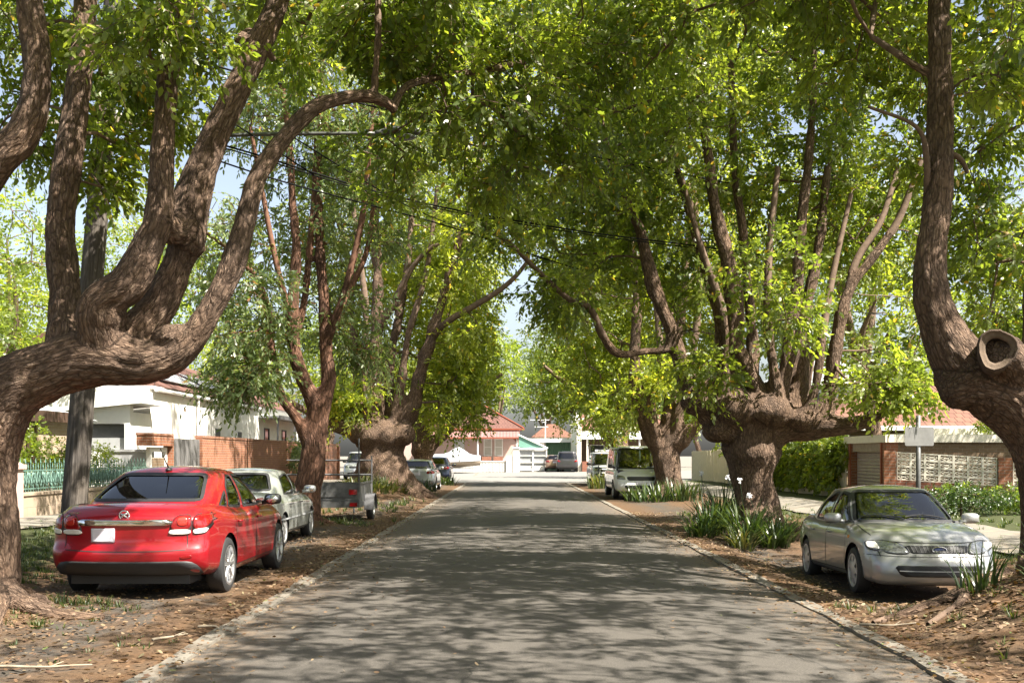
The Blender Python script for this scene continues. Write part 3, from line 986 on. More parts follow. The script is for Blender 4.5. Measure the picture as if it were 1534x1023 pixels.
CR1 = [(1440, 130, 14, 110, 150, 1.3, 44), (1490, 350, 14.2, 80, 140, 1.2, 34), (1290, 40, 13.5, 120, 70, 1.3, 26), (1400, -200, 12, 420, 150, 3, 96), (1080, -120, 13, 230, 100, 2.5, 24), (1500, 520, 14.5, 50, 50, .7, 8), (1520, 90, 11, 60, 120, .8, 10), (980, 40, 14, 90, 60, 1, 14), ('w', 5.6, 8.2, 9.6, 3.0, 2.4, 1.7, 54), ('w', 6.4, 12.6, 10.6, 3.2, 2.6, 1.8, 64), ('w', 2.6, 11.2, 9.4, 1.8, 2.0, 1.2, 24), ('w', 9.6, 11.2, 8.6, 2.4, 2.4, 1.7, 36), ('w', 6.8, 16.5, 10.8, 2.6, 2.4, 1.6, 58), ('w', 4.2, 12.5, 9.2, 2.2, 2.4, 1.3, 34), ('w', 7.8, 8.5, 11.0, 2.2, 2.2, 1.5, 40), ('w', 11.2, 9.0, 9.0, 2.0, 2.0, 1.3, 32), ('w', 13.4, 13.0, 9.2, 2.2, 2.4, 1.4, 30), ('w', 9.8, 15.6, 9.8, 2.4, 2.2, 1.7, 30), (1180, -60, 12, 150, 60, 1.5, 12)]
tree_R1 = tree('gnarled camphor tree at the right edge with a hollow sawn-off stub', TR1, CR1, 0.026, 0.096, 0.46, 16, 10, seed=12, zmin=4.2, ridge=0.017, lumps=0.05, leaf='leaf_camphor',
     extra=[[(5.2, 11.2, .16), (4.7, 10.75, .10), (4.25, 10.45, .075), (3.75, 10.35, .055), (3.45, 10.2, .03)], [(4.5, 10.6, .08), (4.2, 10.0, .05), (3.8, 9.75, .03)], [(5.2, 10.7, .14), (4.9, 9.8, .08), (4.6, 9.1, .05)]],
     blobs=[(tuple(P(1434, 580, 11.25)), .23, (.8, 1, 1.0)), (tuple(P(1465, 570, 11.25)), .33, (1.1, 1, .95))])

M['cut_wood'] = plain('cut_wood', (0.15, 0.108, 0.075), 0.9, var=0.3, scale=14, bmp=0.5)
M['stub_bark'] = plain('stub_bark', (0.085, 0.058, 0.042), 0.95, var=.5, scale=18, bmp=1.0)
M['hollow'] = plain('hollow', (0.012, 0.008, 0.006), 0.95)  # near-black: the shade inside the hole is put into its colour


def sawn_end(root, c, d, r, depth, rim, name, face='cut_wood'):
    """sawn branch end: bark collar, pale ring of wood, hollow with its shade put into the colour"""
    d = Vector(d).normalized(); c = Vector(c) - root.location
    q = d.to_track_quat('Z', 'Y')
    rg = np.random.default_rng(3)
    n = 40; wv = 1 + .07 * np.sin(np.linspace(0, 2 * math.pi, n, endpoint=False) * 3 + 1) + rg.normal(0, .012, n)
    def ringv(rr, z): return [c + q @ Vector((rr * wv[i] * math.cos(2 * math.pi * i / n), rr * wv[i] * 1.12 * math.sin(2 * math.pi * i / n), z)) for i in range(n)]
    def skin(prof):
        mb = MB(); vs = []
        for rr, z in prof: vs += ringv(rr, z)
        mb.add(vs, [(k * n + i, k * n + (i + 1) % n, (k + 1) * n + (i + 1) % n, (k + 1) * n + i) for k in range(len(prof) - 1) for i in range(n)])
        return mb
    o_ = skin([(r * 1.12, -.34), (r * 1.10, -.12), (r * 1.13, -.03), (r * 1.07, .025), (r * .99, .03)]).build(name, M['stub_bark'], root, True)
    skin([(r * .995, .029), (r * .93, .012), (r * .8, .004), (r * rim, -.004), (r * rim * .96, -.03)]).build('cut_face', M[face], o_, True)
    if depth:
        h_ = skin([(r * rim * .962, -.028), (r * rim * .92, -depth * .6), (r * rim * .7, -depth), (.002, -depth)]); h_.build('hollow', M['hollow'], o_, True)


sawn_end(tree_R1, P(1494, 524, 10.72), (-.38, -.9, .10), .175, .30, .66, 'sawn_stub')

# --- right kerb, second: pollarded head with many straight stems
TR2 = [
    [(1140, 830, 22.2, 56), (1131, 760, 22.2, 42), (1127, 700, 22.2, 41), (1126, 655, 22.2, 50), (1130, 625, 22.2, 46)],
    [(1115, 650, 22.2, 36), (1080, 622, 22.1, 34), (1052, 600, 22, 26), (1036, 580, 22, 20), (1020, 540, 22, 16), (1002, 485, 22, 13), (978, 425, 22, 12), (960, 350, 22, 10), (938, 300, 22, 9), (918, 250, 22, 7), (900, 180, 22, 5)],
    [(1006, 500, 22, 11), (998, 522, 21.9, 9), (968, 526, 21.7, 8.5), (925, 530, 21.4, 8), (902, 500, 21.2, 8), (884, 462, 21, 6.5), (850, 446, 20.8, 5.5), (800, 400, 20.5, 5), (760, 362, 20.2, 4), (710, 335, 20, 3)],
    [(1140, 650, 22.2, 36), (1185, 642, 22, 25), (1225, 638, 21.8, 22), (1262, 638, 21.6, 18), (1292, 632, 21.5, 13), (1318, 622, 21.4, 9), (1342, 606, 21.3, 5)],
    [(1096, 630, 22.1, 26), (1099, 560, 22.1, 18), (1101, 470, 22.1, 16), (1092, 400, 22.1, 14), (1073, 320, 22.1, 12), (1060, 230, 22.1, 9), (1045, 120, 22.2, 7)],
    [(1118, 630, 22.5, 24), (1128, 545, 22.6, 12), (1122, 450, 22.6, 10), (1112, 340, 22.7, 9), (1100, 250, 22.8, 8), (1095, 100, 23, 6)],
    [(1155, 615, 21.8, 26), (1138, 585, 21.8, 14), (1117, 545, 21.8, 13), (1106, 520, 21.9, 11)],
    [(1152, 620, 22, 30), (1170, 580, 22.1, 15), (1185, 520, 22.2, 14), (1193, 440, 22.3, 13), (1200, 340, 22.4, 10), (1215, 200, 22.5, 8), (1220, 60, 22.6, 5)],
    [(1185, 628, 22.1, 24), (1198, 575, 22.3, 16), (1205, 480, 22.5, 13), (1225, 380, 22.7, 9), (1240, 250, 23, 7)],
    [(1222, 634, 21.8, 22), (1240, 598, 21.8, 16), (1249, 540, 21.8, 13), (1262, 465, 21.8, 11), (1285, 415, 21.8, 9.5), (1318, 372, 21.8, 8.5), (1348, 325, 21.8, 7), (1380, 240, 21.8, 5)],
    [(1168, 622, 21.7, 18), (1160, 560, 21.6, 10), (1150, 480, 21.6, 9), (1152, 380, 21.7, 7), (1165, 250, 22, 5)],
    [(1200, 632, 21.7, 16), (1222, 580, 21.6, 9), (1232, 500, 21.6, 8), (1250, 400, 21.8, 6), (1275, 290, 22, 4)],
    [(1080, 622, 21.8, 16), (1086, 560, 21.7, 9), (1083, 470, 21.6, 8), (1050, 370, 21.6, 6), (1020, 260, 21.8, 4)],
    [(1260, 470, 21.8, 9), (1282, 392, 21.9, 7.5), (1320, 330, 22, 6), (1345, 250, 22.2, 5)],
    [(1045, 600, 22.1, 16), (1068, 560, 22.3, 10), (1078, 500, 22.4, 9), (1060, 420, 22.5, 8), (1035, 330, 22.6, 7), (1000, 200, 22.8, 5)],
]
CR2 = [(1110, 190, 24.2, 200, 140, 3.2, 90), (1220, 320, 24, 130, 110, 1.8, 40), (960, 190, 21.5, 110, 130, 2.6, 54), (1330, 330, 24, 90, 110, 1.6, 30), (1190, 470, 20.3, 70, 34, .6, 7), (1340, 575, 20.8, 70, 42, .9, 18), (1090, -80, 22, 330, 150, 4, 110),
       (880, 340, 22.5, 80, 80, 2, 30), (1320, 120, 23, 130, 130, 2.5, 50), ('w', 0.8, 18.5, 12.6, 3.8, 4.0, 1.7, 54), ('w', 3.8, 15.5, 11.6, 2.6, 2.4, 1.5, 26), ('w', 7.6, 20.5, 12.4, 3.0, 3.0, 1.8, 60), ('w', 6.4, 26.5, 13.0, 3.0, 3.0, 1.8, 54), (1050, 560, 21, 45, 35, .6, 7), (1130, 490, 25, 70, 80, 1, 10), (960, 60, 19, 130, 90, 2, 40), (840, 440, 21, 50, 40, .8, 9), (760, 300, 20, 70, 60, 1.2, 16), (1170, 390, 20, 70, 34, .7, 5), (1010, 400, 23, 70, 120, 1.5, 24), (1285, 540, 24, 60, 50, 1, 8), (1360, 500, 22, 40, 60, 1, 10)]
tree('broad pollarded camphor tree with a lumpy head of stems, behind the silver sedan', TR2, CR2, 0.055, 0.118, 0.66, 17, 11, seed=13, zmin=3.6, ridge=0.022, lumps=0.2, roots=7, r_end=0.008,
     blobs=[(tuple(P(1100, 612, 21.9)), .52, (1, 1, .8)), (tuple(P(1150, 615, 21.8)), .48, (1, 1, .8)), (tuple(P(1050, 600, 21.9)), .36, (1.2, 1, .9)), (tuple(P(1205, 630, 21.8)), .33, (1.2, 1, .9)), (tuple(P(1076, 648, 21.9)), .26, (1.4, 1, .8))])

# --- left kerb, second: slender red-barked tree
TL2 = [
    [(452, 790, 23.5, 32), (462, 730, 23.5, 25), (470, 680, 23.5, 22), (474, 640, 23.5, 21), (478, 602, 23.5, 21)],
    [(476, 612, 23.5, 17), (455, 570, 23.4, 14), (440, 520, 23.3, 12.5), (439, 450, 23.2, 11), (444, 380, 23.2, 9), (438, 300, 23.2, 8), (430, 180, 23.3, 6), (410, 60, 23.4, 4)],
    [(442, 505, 23.3, 9), (456, 450, 23.5, 7.5), (463, 380, 23.6, 6.5), (470, 300, 23.8, 5.5), (475, 180, 24, 4)],
    [(480, 612, 23.5, 17), (492, 570, 23.6, 14), (488, 520, 23.6, 12.5), (485, 450, 23.6, 10), (480, 380, 23.7, 9), (477, 260, 23.8, 7), (480, 120, 24, 5), (490, 0, 24.2, 4)],
    [(488, 518, 23.6, 9), (505, 470, 23.4, 8), (526, 400, 23.3, 6.5), (545, 310, 23.2, 5.5), (555, 200, 23, 4.5), (570, 80, 23, 3)],
    [(494, 500, 23.5, 7), (520, 440, 23.8, 6), (548, 380, 24, 5), (560, 300, 24.2, 4)],
    [(466, 672, 23.5, 13), (446, 630, 23.3, 10), (420, 590, 23.1, 9), (407, 530, 23, 8), (402, 470, 22.9, 7), (385, 420, 22.8, 6), (350, 380, 22.6, 4.5), (310, 350, 22.4, 3)],
    [(412, 560, 23, 6), (385, 575, 22.7, 4.5), (350, 588, 22.4, 3)],
    [(436, 480, 23.2, 7), (415, 400, 23, 5.5), (395, 300, 22.9, 4.5), (375, 190, 22.8, 3.5)],
]
CL2 = [(375, 470, 22.4, 75, 75, 1.3, 30), (345, 560, 22.2, 52, 32, .8, 20), (490, 330, 24.6, 140, 100, 1.8, 56), (440, 150, 24, 130, 110, 2.4, 76), (560, 210, 24, 90, 110, 1.8, 44), (480, 0, 24, 180, 80, 2.4, 54), ('w', -1.6, 26.5, 14.6, 3.4, 4.0, 1.6, 40), (390, 565, 22.3, 55, 35, .8, 8), (510, 460, 24.5, 70, 70, 1, 18), (340, 350, 22.6, 70, 70, 1.2, 18), (540, 540, 25, 40, 40, .7, 8)]
tree('slender tree with smooth reddish stems standing beside the box trailer', TL2, CL2, 0.05, 0.125, 0.58, 15, 10, mat='bark_red', twig='twig_red', leaf='leaf_gum', seed=14, name='red_barked_tree', zmin=3.2, ratio=0.36, droop=0.9, ridge=0.012, lumps=0.10, roots=5, r_end=0.007)

# --- left kerb, third: massive burred base on a raised bank
TL3 = [
    [(572, 745, 40, 52), (573, 705, 40, 46), (574, 675, 40, 44), (572, 648, 40, 47), (575, 630, 40, 36)],
    [(555, 655, 40, 20), (525, 644, 39.7, 14), (495, 634, 39.4, 12), (465, 620, 39.2, 9), (430, 600, 39, 6)],
    [(560, 640, 39.8, 24), (560, 580, 39.8, 17), (563, 520, 39.8, 12), (566, 430, 40, 10), (563, 340, 40.2, 8), (570, 200, 40.4, 6), (575, 60, 40.6, 4)],
    [(580, 640, 40.2, 20), (578, 590, 40.3, 14), (584, 540, 40.4, 10), (598, 470, 40.5, 8), (612, 380, 40.6, 6), (620, 260, 40.8, 5)],
    [(592, 655, 40, 22), (616, 612, 39.8, 15), (629, 562, 39.6, 12.5), (640, 525, 39.5, 11), (652, 485, 39.4, 10), (668, 430, 39.3, 9), (690, 355, 39.2, 8), (706, 300, 39.2, 7), (725, 200, 39.4, 5)],
    [(650, 500, 39.4, 8), (676, 478, 39, 6.5), (714, 456, 38.6, 6), (752, 432, 38.2, 5), (780, 405, 38, 4), (792, 380, 37.9, 3.5), (786, 330, 37.8, 3)],
    [(563, 505, 39.8, 8), (590, 452, 39.5, 7), (618, 400, 39.2, 5), (645, 372, 39, 4), (665, 365, 38.8, 3)],
    [(590, 635, 39.7, 14), (603, 560, 39.5, 8), (612, 500, 39.4, 7), (640, 400, 39.3, 5), (655, 280, 39.4, 4)],
    [(552, 635, 39.5, 13), (545, 560, 39.3, 8), (548, 470, 39.2, 7), (535, 360, 39.2, 5), (520, 240, 39.4, 4)],
    [(548, 640, 40.3, 14), (535, 560, 40.6, 9), (528, 480, 40.8, 7), (520, 380, 41, 5)],
]
CL3 = [(600, 470, 43, 110, 110, 3.0, 84), (684, 585, 40.5, 50, 56, 1.8, 40), (708, 520, 40, 34, 55, 2, 26), (560, 330, 43.5, 140, 130, 4, 80), (660, 210, 42, 160, 140, 4.5, 120), (530, 585, 39.6, 34, 40, 1.2, 12), (690, 390, 40.5, 60, 80, 3, 44), (620, 20, 42, 250, 130, 5, 80), ('w', -0.5, 36, 18.0, 4.5, 5, 2.0, 40), (500, 590, 39.3, 50, 40, 1.3, 20), (790, 330, 38, 40, 60, 1.5, 18)]
tree('massive camphor tree with a burred base on the raised dirt bank', TL3, CL3, 0.085, 0.17, 0.95, 16, 11, seed=15, leaf='leaf_mid', zmin=3.5, hexa=False, ridge=0.03, lumps=0.2, roots=7, r_end=0.012, seg=0.5,
     blobs=[(tuple(P(545, 648, 39.6)), .6, (1, 1, .8)), (tuple(P(600, 650, 39.6)), .55, (1, 1, .8))])

# --- left kerb, fourth
TL4 = [
    [(636, 720, 58, 26), (634, 690, 58, 20), (634, 668, 58, 20), (638, 650, 58, 17)],
    [(644, 668, 58, 12), (668, 648, 57.8, 9), (686, 625, 57.6, 7), (704, 604, 57.4, 6), (730, 575, 57, 5), (752, 560, 56.8, 3.5)],
    [(632, 655, 58, 13), (636, 610, 58, 9), (650, 555, 58, 7), (668, 480, 58, 5), (680, 380, 58, 4)],
    [(690, 622, 57.6, 5), (700, 570, 57.8, 4.5), (712, 510, 58, 4), (716, 450, 58, 3)],
    [(628, 660, 58, 9), (610, 620, 58.2, 7), (600, 560, 58.5, 5)],
]
CL4 = [(668, 540, 59, 52, 90, 4, 60), (700, 430, 60, 52, 80, 5, 54), (646, 600, 57, 38, 40, 2.2, 26), (705, 545, 57.5, 22, 28, 1.5, 10), (640, 390, 60, 90, 110, 5, 70), (650, 240, 61, 110, 90, 6, 60)]
tree('camphor tree with a leaning limb, beyond the two parked hatchbacks', TL4, CL4, 0.11, 0.20, 1.15, 14, 10, seed=16, zmin=3.6, hexa=False, ridge=0.03, lumps=0.2, roots=5, r_end=0.014, seg=0.6, leaf='leaf_mid')

# --- right kerb, third
TR3 = [
    [(1003, 765, 38, 34), (1001, 720, 38, 25), (999, 688, 38, 24), (997, 668, 38, 27)],
    [(990, 672, 38, 20), (970, 640, 37.9, 17), (956, 600, 37.8, 14), (951, 540, 37.7, 11), (954, 470, 37.7, 9), (948, 380, 37.8, 7), (940, 260, 38, 5)],
    [(1000, 668, 38, 20), (1003, 620, 38, 14), (1008, 560, 38.2, 11), (1020, 470, 38.4, 9), (1030, 370, 38.6, 7), (1045, 250, 39, 5)],
    [(1006, 672, 38, 17), (1030, 648, 37.8, 13), (1052, 632, 37.6, 10), (1062, 610, 37.5, 8), (1075, 540, 37.5, 6)],
    [(1012, 664, 37.7, 11), (1022, 590, 37.6, 8), (1042, 500, 37.5, 7), (1048, 400, 37.6, 5), (1040, 280, 38, 4)],
    [(985, 668, 37.8, 12), (975, 610, 37.5, 10), (990, 560, 37.4, 8), (985, 480, 37.4, 6), (975, 380, 37.5, 5)],
]
CR3 = [(950, 420, 41, 95, 110, 3.2, 70), (900, 545, 40, 46, 62, 2.2, 36), (1030, 480, 42, 80, 100, 3, 46), (930, 230, 40, 140, 130, 5, 110), ('w', 1.5, 46, 18.5, 4.5, 5, 2.0, 40), ('w', 2.0, 30, 15.5, 3.6, 3.6, 1.7, 36), ('w', 6.5, 33, 14.5, 3.5, 3.5, 2.0, 44), (1060, 580, 38, 50, 36, 1.4, 14), (920, 610, 38, 40, 30, 1.4, 14), (1100, 350, 40, 110, 130, 4, 80), (860, 420, 38.5, 50, 60, 2, 26), (1000, 80, 40, 200, 110, 5, 70), (985, 560, 37, 30, 50, 1, 12)]
tree('camphor tree with upraised arms in front of the white van', TR3, CR3, 0.085, 0.17, 0.95, 16, 11, seed=17, leaf='leaf_mid', zmin=3.6, hexa=False, ridge=0.028, lumps=0.2, roots=6, r_end=0.012, seg=0.5)

# --- right kerb, fourth
TR4 = [
    [(941, 720, 55, 22), (934, 690, 55, 17), (926, 668, 55, 15), (912, 650, 55, 13), (902, 622, 54.8, 10), (895, 580, 54.6, 8), (884, 520, 54.5, 6), (872, 440, 54.5, 4)],
    [(928, 672, 55, 12), (940, 640, 55.2, 9), (948, 590, 55.4, 7), (945, 500, 55.6, 5)],
    [(900, 610, 54.8, 6), (870, 588, 54, 5), (842, 570, 53.5, 4), (815, 548, 53, 3)],
]
CR4 = [(870, 570, 55, 62, 56, 3, 56), (865, 470, 57, 62, 70, 4, 54), (930, 560, 57, 60, 80, 4, 40), (830, 590, 54.5, 40, 32, 1.8, 18), (900, 360, 58, 100, 90, 6, 60), (905, 632, 54, 30, 20, 1.4, 8), (835, 520, 56, 32, 40, 2, 14)]
tree('dark leaning camphor tree overhanging the blue patrol wagon', TR4, CR4, 0.11, 0.19, 1.15, 14, 10, seed=18, zmin=3.6, hexa=False, ridge=0.03, lumps=0.18, roots=5, r_end=0.014, seg=0.6, leaf='leaf_camphor')

# --- a fifth right-kerb tree, beside and behind the photographer: its shade falls on the road in front
TR0 = [
    [(6.6, 0.6, -0.1, .55), (6.5, .6, 1.2, .42), (6.4, .7, 2.4, .46)],
    [(6.4, .7, 2.2, .36), (5.2, 1.2, 3.6, .22), (3.8, 1.8, 5.6, .15), (2.6, 2.2, 8.0, .08)],
    [(6.4, .7, 2.3, .34), (6.8, 1.6, 4.5, .2), (6.6, 2.6, 7.5, .14), (6.0, 3.0, 10.5, .07)],
    [(6.4, .7, 2.3, .3), (6.2, -.6, 4.6, .2), (5.0, -1.8, 7.5, .12), (4.4, -2.4, 10, .07)],
]
CR0 = [('w', 4.4, 4.4, 8.0, 2.4, 2.0, 1.5, 28), ('w', 5.8, 2.6, 10.2, 2.6, 2.4, 1.8, 36), ('w', 4.6, -2.0, 9.6, 3.2, 2.4, 2.0, 36), ('w', 7.4, .4, 8.6, 2.0, 2.2, 2.0, 26), ('w', 1.5, -.5, 9.5, 1.6, 2.0, 1.2, 14), ('w', 4.6, 6.2, 8.8, 2.4, 1.6, 1.2, 22), ('w', 8.2, 6.0, 9.6, 2.2, 2.0, 1.4, 20), ('w', 9.9, 5.0, 8.4, 2.2, 2.0, 1.3, 24), ('w', 2.2, 5.8, 9.5, 2.6, 2.2, 1.4, 24), ('w', 7.6, 2.8, 8.4, 1.8, 1.6, 1.2, 20)]
tree('camphor tree whose shade falls across the near road', TR0, CR0, 0.08, 0.12, 0.6, 12, 9, seed=19, leaf='leaf_dark', hexa=False, world=True, zmin=3.0, twig_n=4)

# --- gardens and the far end
BG = [
    # x, y, h, rx, rz, leaf, leaflen, clump, n, label
    (-15.5, 21.0, 9.2, 3.0, 3.0, 'leaf_camphor', 0.12, 0.7, 90, 'dense garden tree at the left edge, above the pinkish pier'),
    (-15.6, 33.0, 10.0, 2.6, 3.6, 'leaf_bright', 0.15, 0.9, 80, 'tall light green tree standing between the cottage and the white house'),
    (-14.2, 25.5, 6.6, 2.6, 2.4, 'leaf_camphor', 0.11, 0.6, 80, 'leafy garden tree behind the green iron fence'),
    (-17.5, 30.0, 8.2, 2.4, 2.6, 'leaf_dark', 0.12, 0.7, 60, 'dark garden tree beside the beige brick cottage'),
    (-23.0, 65.0, 19.5, 8.5, 7.5, 'leaf_bright', 0.28, 1.6, 170, 'tall yellow-green tree rising behind the white house'),
    (-12.5, 72.0, 14.0, 5.0, 5.0, 'leaf_camphor', 0.24, 1.4, 80, 'green tree past the far end of the brick wall'),
    (-9.5, 88.0, 10.5, 4.0, 3.8, 'leaf_bright', 0.25, 1.3, 50, 'light green tree left of the pink cottage'),
    (13.5, 40.0, 13.5, 4.4, 4.6, 'leaf_camphor', 0.18, 1.1, 90, 'garden tree behind the cream paling fence'),
    (15.5, 32.5, 9.5, 3.2, 3.2, 'leaf_bright', 0.15, 0.9, 70, 'light green tree behind the roller-door garage'),
    (17.5, 27.0, 12.0, 4.2, 4.4, 'leaf_camphor', 0.15, 0.95, 90, 'tall garden tree behind the breeze-block wall'),
    (16.0, 58.0, 15.0, 5.5, 5.5, 'leaf_far', 0.24, 1.4, 90, 'large dull green tree far behind the right-hand fence'),
    (9.5, 74.0, 13.0, 5.2, 5.0, 'leaf_dark', 0.26, 1.4, 80, 'dark tree at the corner beyond the parked patrol wagon'),
    (-2.0, 126.0, 17.5, 6.0, 5.0, 'leaf_bright', 0.36, 1.8, 80, 'pale green tree rising right behind the pink cottage roof'),
    (4.5, 136.0, 17.5, 6.5, 5.2, 'leaf_far', 0.36, 1.8, 80, 'dull green tree between the pink cottage and orange roofs'),
    (12.0, 130.0, 17.5, 7.0, 5.8, 'leaf_far', 0.36, 1.9, 90, 'tall dull green tree behind the orange tiled roofs'),
    (22.0, 126.0, 15.0, 7.0, 6.0, 'leaf_dark', 0.36, 1.9, 90, 'dark spreading tree at the far right end of the street'),
    (-14.0, 122.0, 16.0, 7.5, 6.5, 'leaf_far', 0.36, 1.9, 90, 'large dull green tree far behind the parked boat'),
    (-27.0, 110.0, 17.0, 8.0, 7.0, 'leaf_camphor', 0.36, 2.0, 90, 'large green tree far behind the white house roofs'),
    (-27.0, 44.0, 15.0, 5.5, 5.5, 'leaf_camphor', 0.22, 1.3, 90, 'big green tree behind the beige brick cottage'),
]
for i, (x, y, h, rx, rz, lf, ll, cr, nc, lab) in enumerate(BG):
    auto_tree(lab, x, y, h, rx, rz, 100 + i, lf, ll, cr, nc, 14, 9, 0.14 + h * 0.012, 'trees in gardens and beyond the street end', 'garden_tree', fork=0.32 if y < 60 else 0.22)

for i, (x, y, lab) in enumerate(((-6.2, -3.5, 'unseen street tree beside the photographer on the left kerb, added for shade'), (6.6, -11.5, 'unseen street tree next behind the photographer on the right kerb, added for shade'), (-6.3, -15, 'unseen street tree farther behind the photographer on the left kerb, added for shade'), (6.6, -25, 'farthest unseen street tree behind the photographer on the right kerb, added for shade'))):  # unseen trees, added to hold back sky light from behind the camera
    auto_tree(lab, x, y, 12.5, 6.2, 4.6, 160 + i, 'leaf_camphor', 0.24, 1.3, 96, 13, 9, 0.42, 'street trees along both kerbs', 'camphor_tree', fork=0.25, lobes=8)
# ------------------------------------------------------------------ vehicles  (local axes: +Y forward, X to the right, Z up)
def curve(pts, blur=0.10):
    p = np.array(sorted(pts), float)
    xs = np.linspace(p[0, 0] - 0.5, p[-1, 0] + 0.5, 600)
    ys = np.interp(xs, p[:, 0], p[:, 1])
    k = max(1, int(blur / (xs[1] - xs[0])))
    ker = np.ones(2 * k + 1) / (2 * k + 1)
    for _ in range(2):
        ys = np.convolve(np.pad(ys, k, mode='edge'), ker, 'valid')
    return lambda x: np.interp(x, xs, ys)


def in_poly(px, py, poly):
    poly = np.asarray(poly); ins = np.zeros(np.shape(px), bool)
    n = len(poly); j = n - 1
    for i in range(n):
        xi, yi = poly[i]; xj, yj = poly[j]
        c = ((yi > py) != (yj > py)) & (px < (xj - xi) * (py - yi) / (yj - yi + 1e-12) + xi)
        ins ^= c; j = i
    return ins


def chaikin(poly, it=2, closed=True):
    p = [np.array(q, float) for q in poly]
    for _ in range(it):
        out = []
        n = len(p)
        for i in range(n if closed else n - 1):
            a, b = p[i], p[(i + 1) % n]
            t = min(.2, .045 / (np.linalg.norm(b - a) + 1e-9))
            out += [a * (1 - t) + b * t, a * t + b * (1 - t)]
        p = out
    return p


def inset(poly, d):
    p = np.array(poly, float); c = p.mean(0); q = []
    n = len(p)
    for i in range(n):
        e1 = p[i] - p[i - 1]; e2 = p[(i + 1) % n] - p[i]
        n1 = np.array([-e1[1], e1[0]]) / (np.linalg.norm(e1) + 1e-9); n2 = np.array([-e2[1], e2[0]]) / (np.linalg.norm(e2) + 1e-9)
        m = n1 + n2; m = m / (np.linalg.norm(m) + 1e-9)
        if np.dot(m, c - p[i]) < 0: m = -m
        q.append(p[i] + m * d)
    return q


class Proj:
    """lays flat outlines onto a body surface"""
    def __init__(s, V, Fs):
        s.b = BVHTree.FromPolygons([Vector(v) for v in V], Fs)

    def hit(s, a, b, axis, sg):
        if axis == 'x': o, d = Vector((sg * 4, a, b)), Vector((-sg, 0, 0))
        elif axis == 'y': o, d = Vector((a, sg * 6, b)), Vector((0, -sg, 0))
        else: o, d = Vector((a, b, 4)), Vector((0, 0, -1))
        h, n, i, _ = s.b.ray_cast(o, d)
        if h is None:
            t = Vector((sg * .8, a, b)) if axis == 'x' else Vector((a, sg * 2.2, b)) if axis == 'y' else Vector((a, b, 1))
            h, n, i, _ = s.b.find_nearest(t)
        if n.dot(d) > 0: n = -n
        return h, n

    def patch(s, mb, poly, axis, sg, off=0.004, rings=5, rnd=2, depth=0.012, outer_subdiv=3):
        p = chaikin(poly, rnd) if rnd else [np.array(q, float) for q in poly]
        q = []
        for i in range(len(p)):
            a, b = p[i], p[(i + 1) % len(p)]
            k = max(1, min(outer_subdiv * 3, int(np.linalg.norm(b - a) / 0.06)))
            for t in range(k): q.append(a + (b - a) * t / k)
        p = q
        n = len(p); c = sum(p) / n
        V = []; Fs = []
        for r in range(rings):
            t = 1 - r / rings
            for k in p:
                w = c + (k - c) * t
                h, nn = s.hit(w[0], w[1], axis, sg)
                V.append(h + nn * off)
                if r == 0: pass
        h, nn = s.hit(c[0], c[1], axis, sg); V.append(h + nn * off)
        base = len(V)
        for k in p:
            h, nn = s.hit(k[0], k[1], axis, sg); V.append(h + nn * (off - depth))
        for r in range(rings - 1):
            for i in range(n):
                j = (i + 1) % n
                Fs.append((r * n + i, r * n + j, (r + 1) * n + j, (r + 1) * n + i))
        for i in range(n):
            j = (i + 1) % n
            Fs.append(((rings - 1) * n + i, (rings - 1) * n + j, rings * n))
            Fs.append((base + i, base + j, j, i))
        mb.add(V, Fs)

    def ring(s, mb, poly, w, axis, sg, off=0.006, rnd=2):
        po = chaikin(poly, rnd) if rnd else [np.array(q, float) for q in poly]
        q = []
        for i in range(len(po)):
            a, b = po[i], po[(i + 1) % len(po)]
            k = max(1, int(np.linalg.norm(b - a) / 0.07))
            for t in range(k): q.append(a + (b - a) * t / k)
        po = q; pi = inset(po, w)
        V = []; n = len(po); Fs = []
        for a, b in zip(po, pi):
            h, nn = s.hit(a[0], a[1], axis, sg); V.append(h + nn * off)
            h, nn = s.hit(b[0], b[1], axis, sg); V.append(h + nn * off)
        for i in range(n):
            j = (i + 1) % n
            Fs.append((2 * i, 2 * j, 2 * j + 1, 2 * i + 1))
        mb.add(V, Fs)

    def strip(s, mb, pts, w, axis, sg, off=0.0025):
        p = catmull(pts, 8) if len(pts) > 2 else np.linspace(pts[0], pts[1], 14)
        T = unit(np.gradient(p, axis=0)); Nn = np.stack([-T[:, 1], T[:, 0]], 1)
        V = []; Fs = []
        for a, nn in zip(p, Nn):
            for sd in (-.5, .5):
                q = a + nn * w * sd
                h, hn = s.hit(q[0], q[1], axis, sg); V.append(h + hn * off)
        for i in range(len(p) - 1):
            Fs.append((2 * i, 2 * i + 1, 2 * i + 3, 2 * i + 2))
        mb.add(V, Fs)


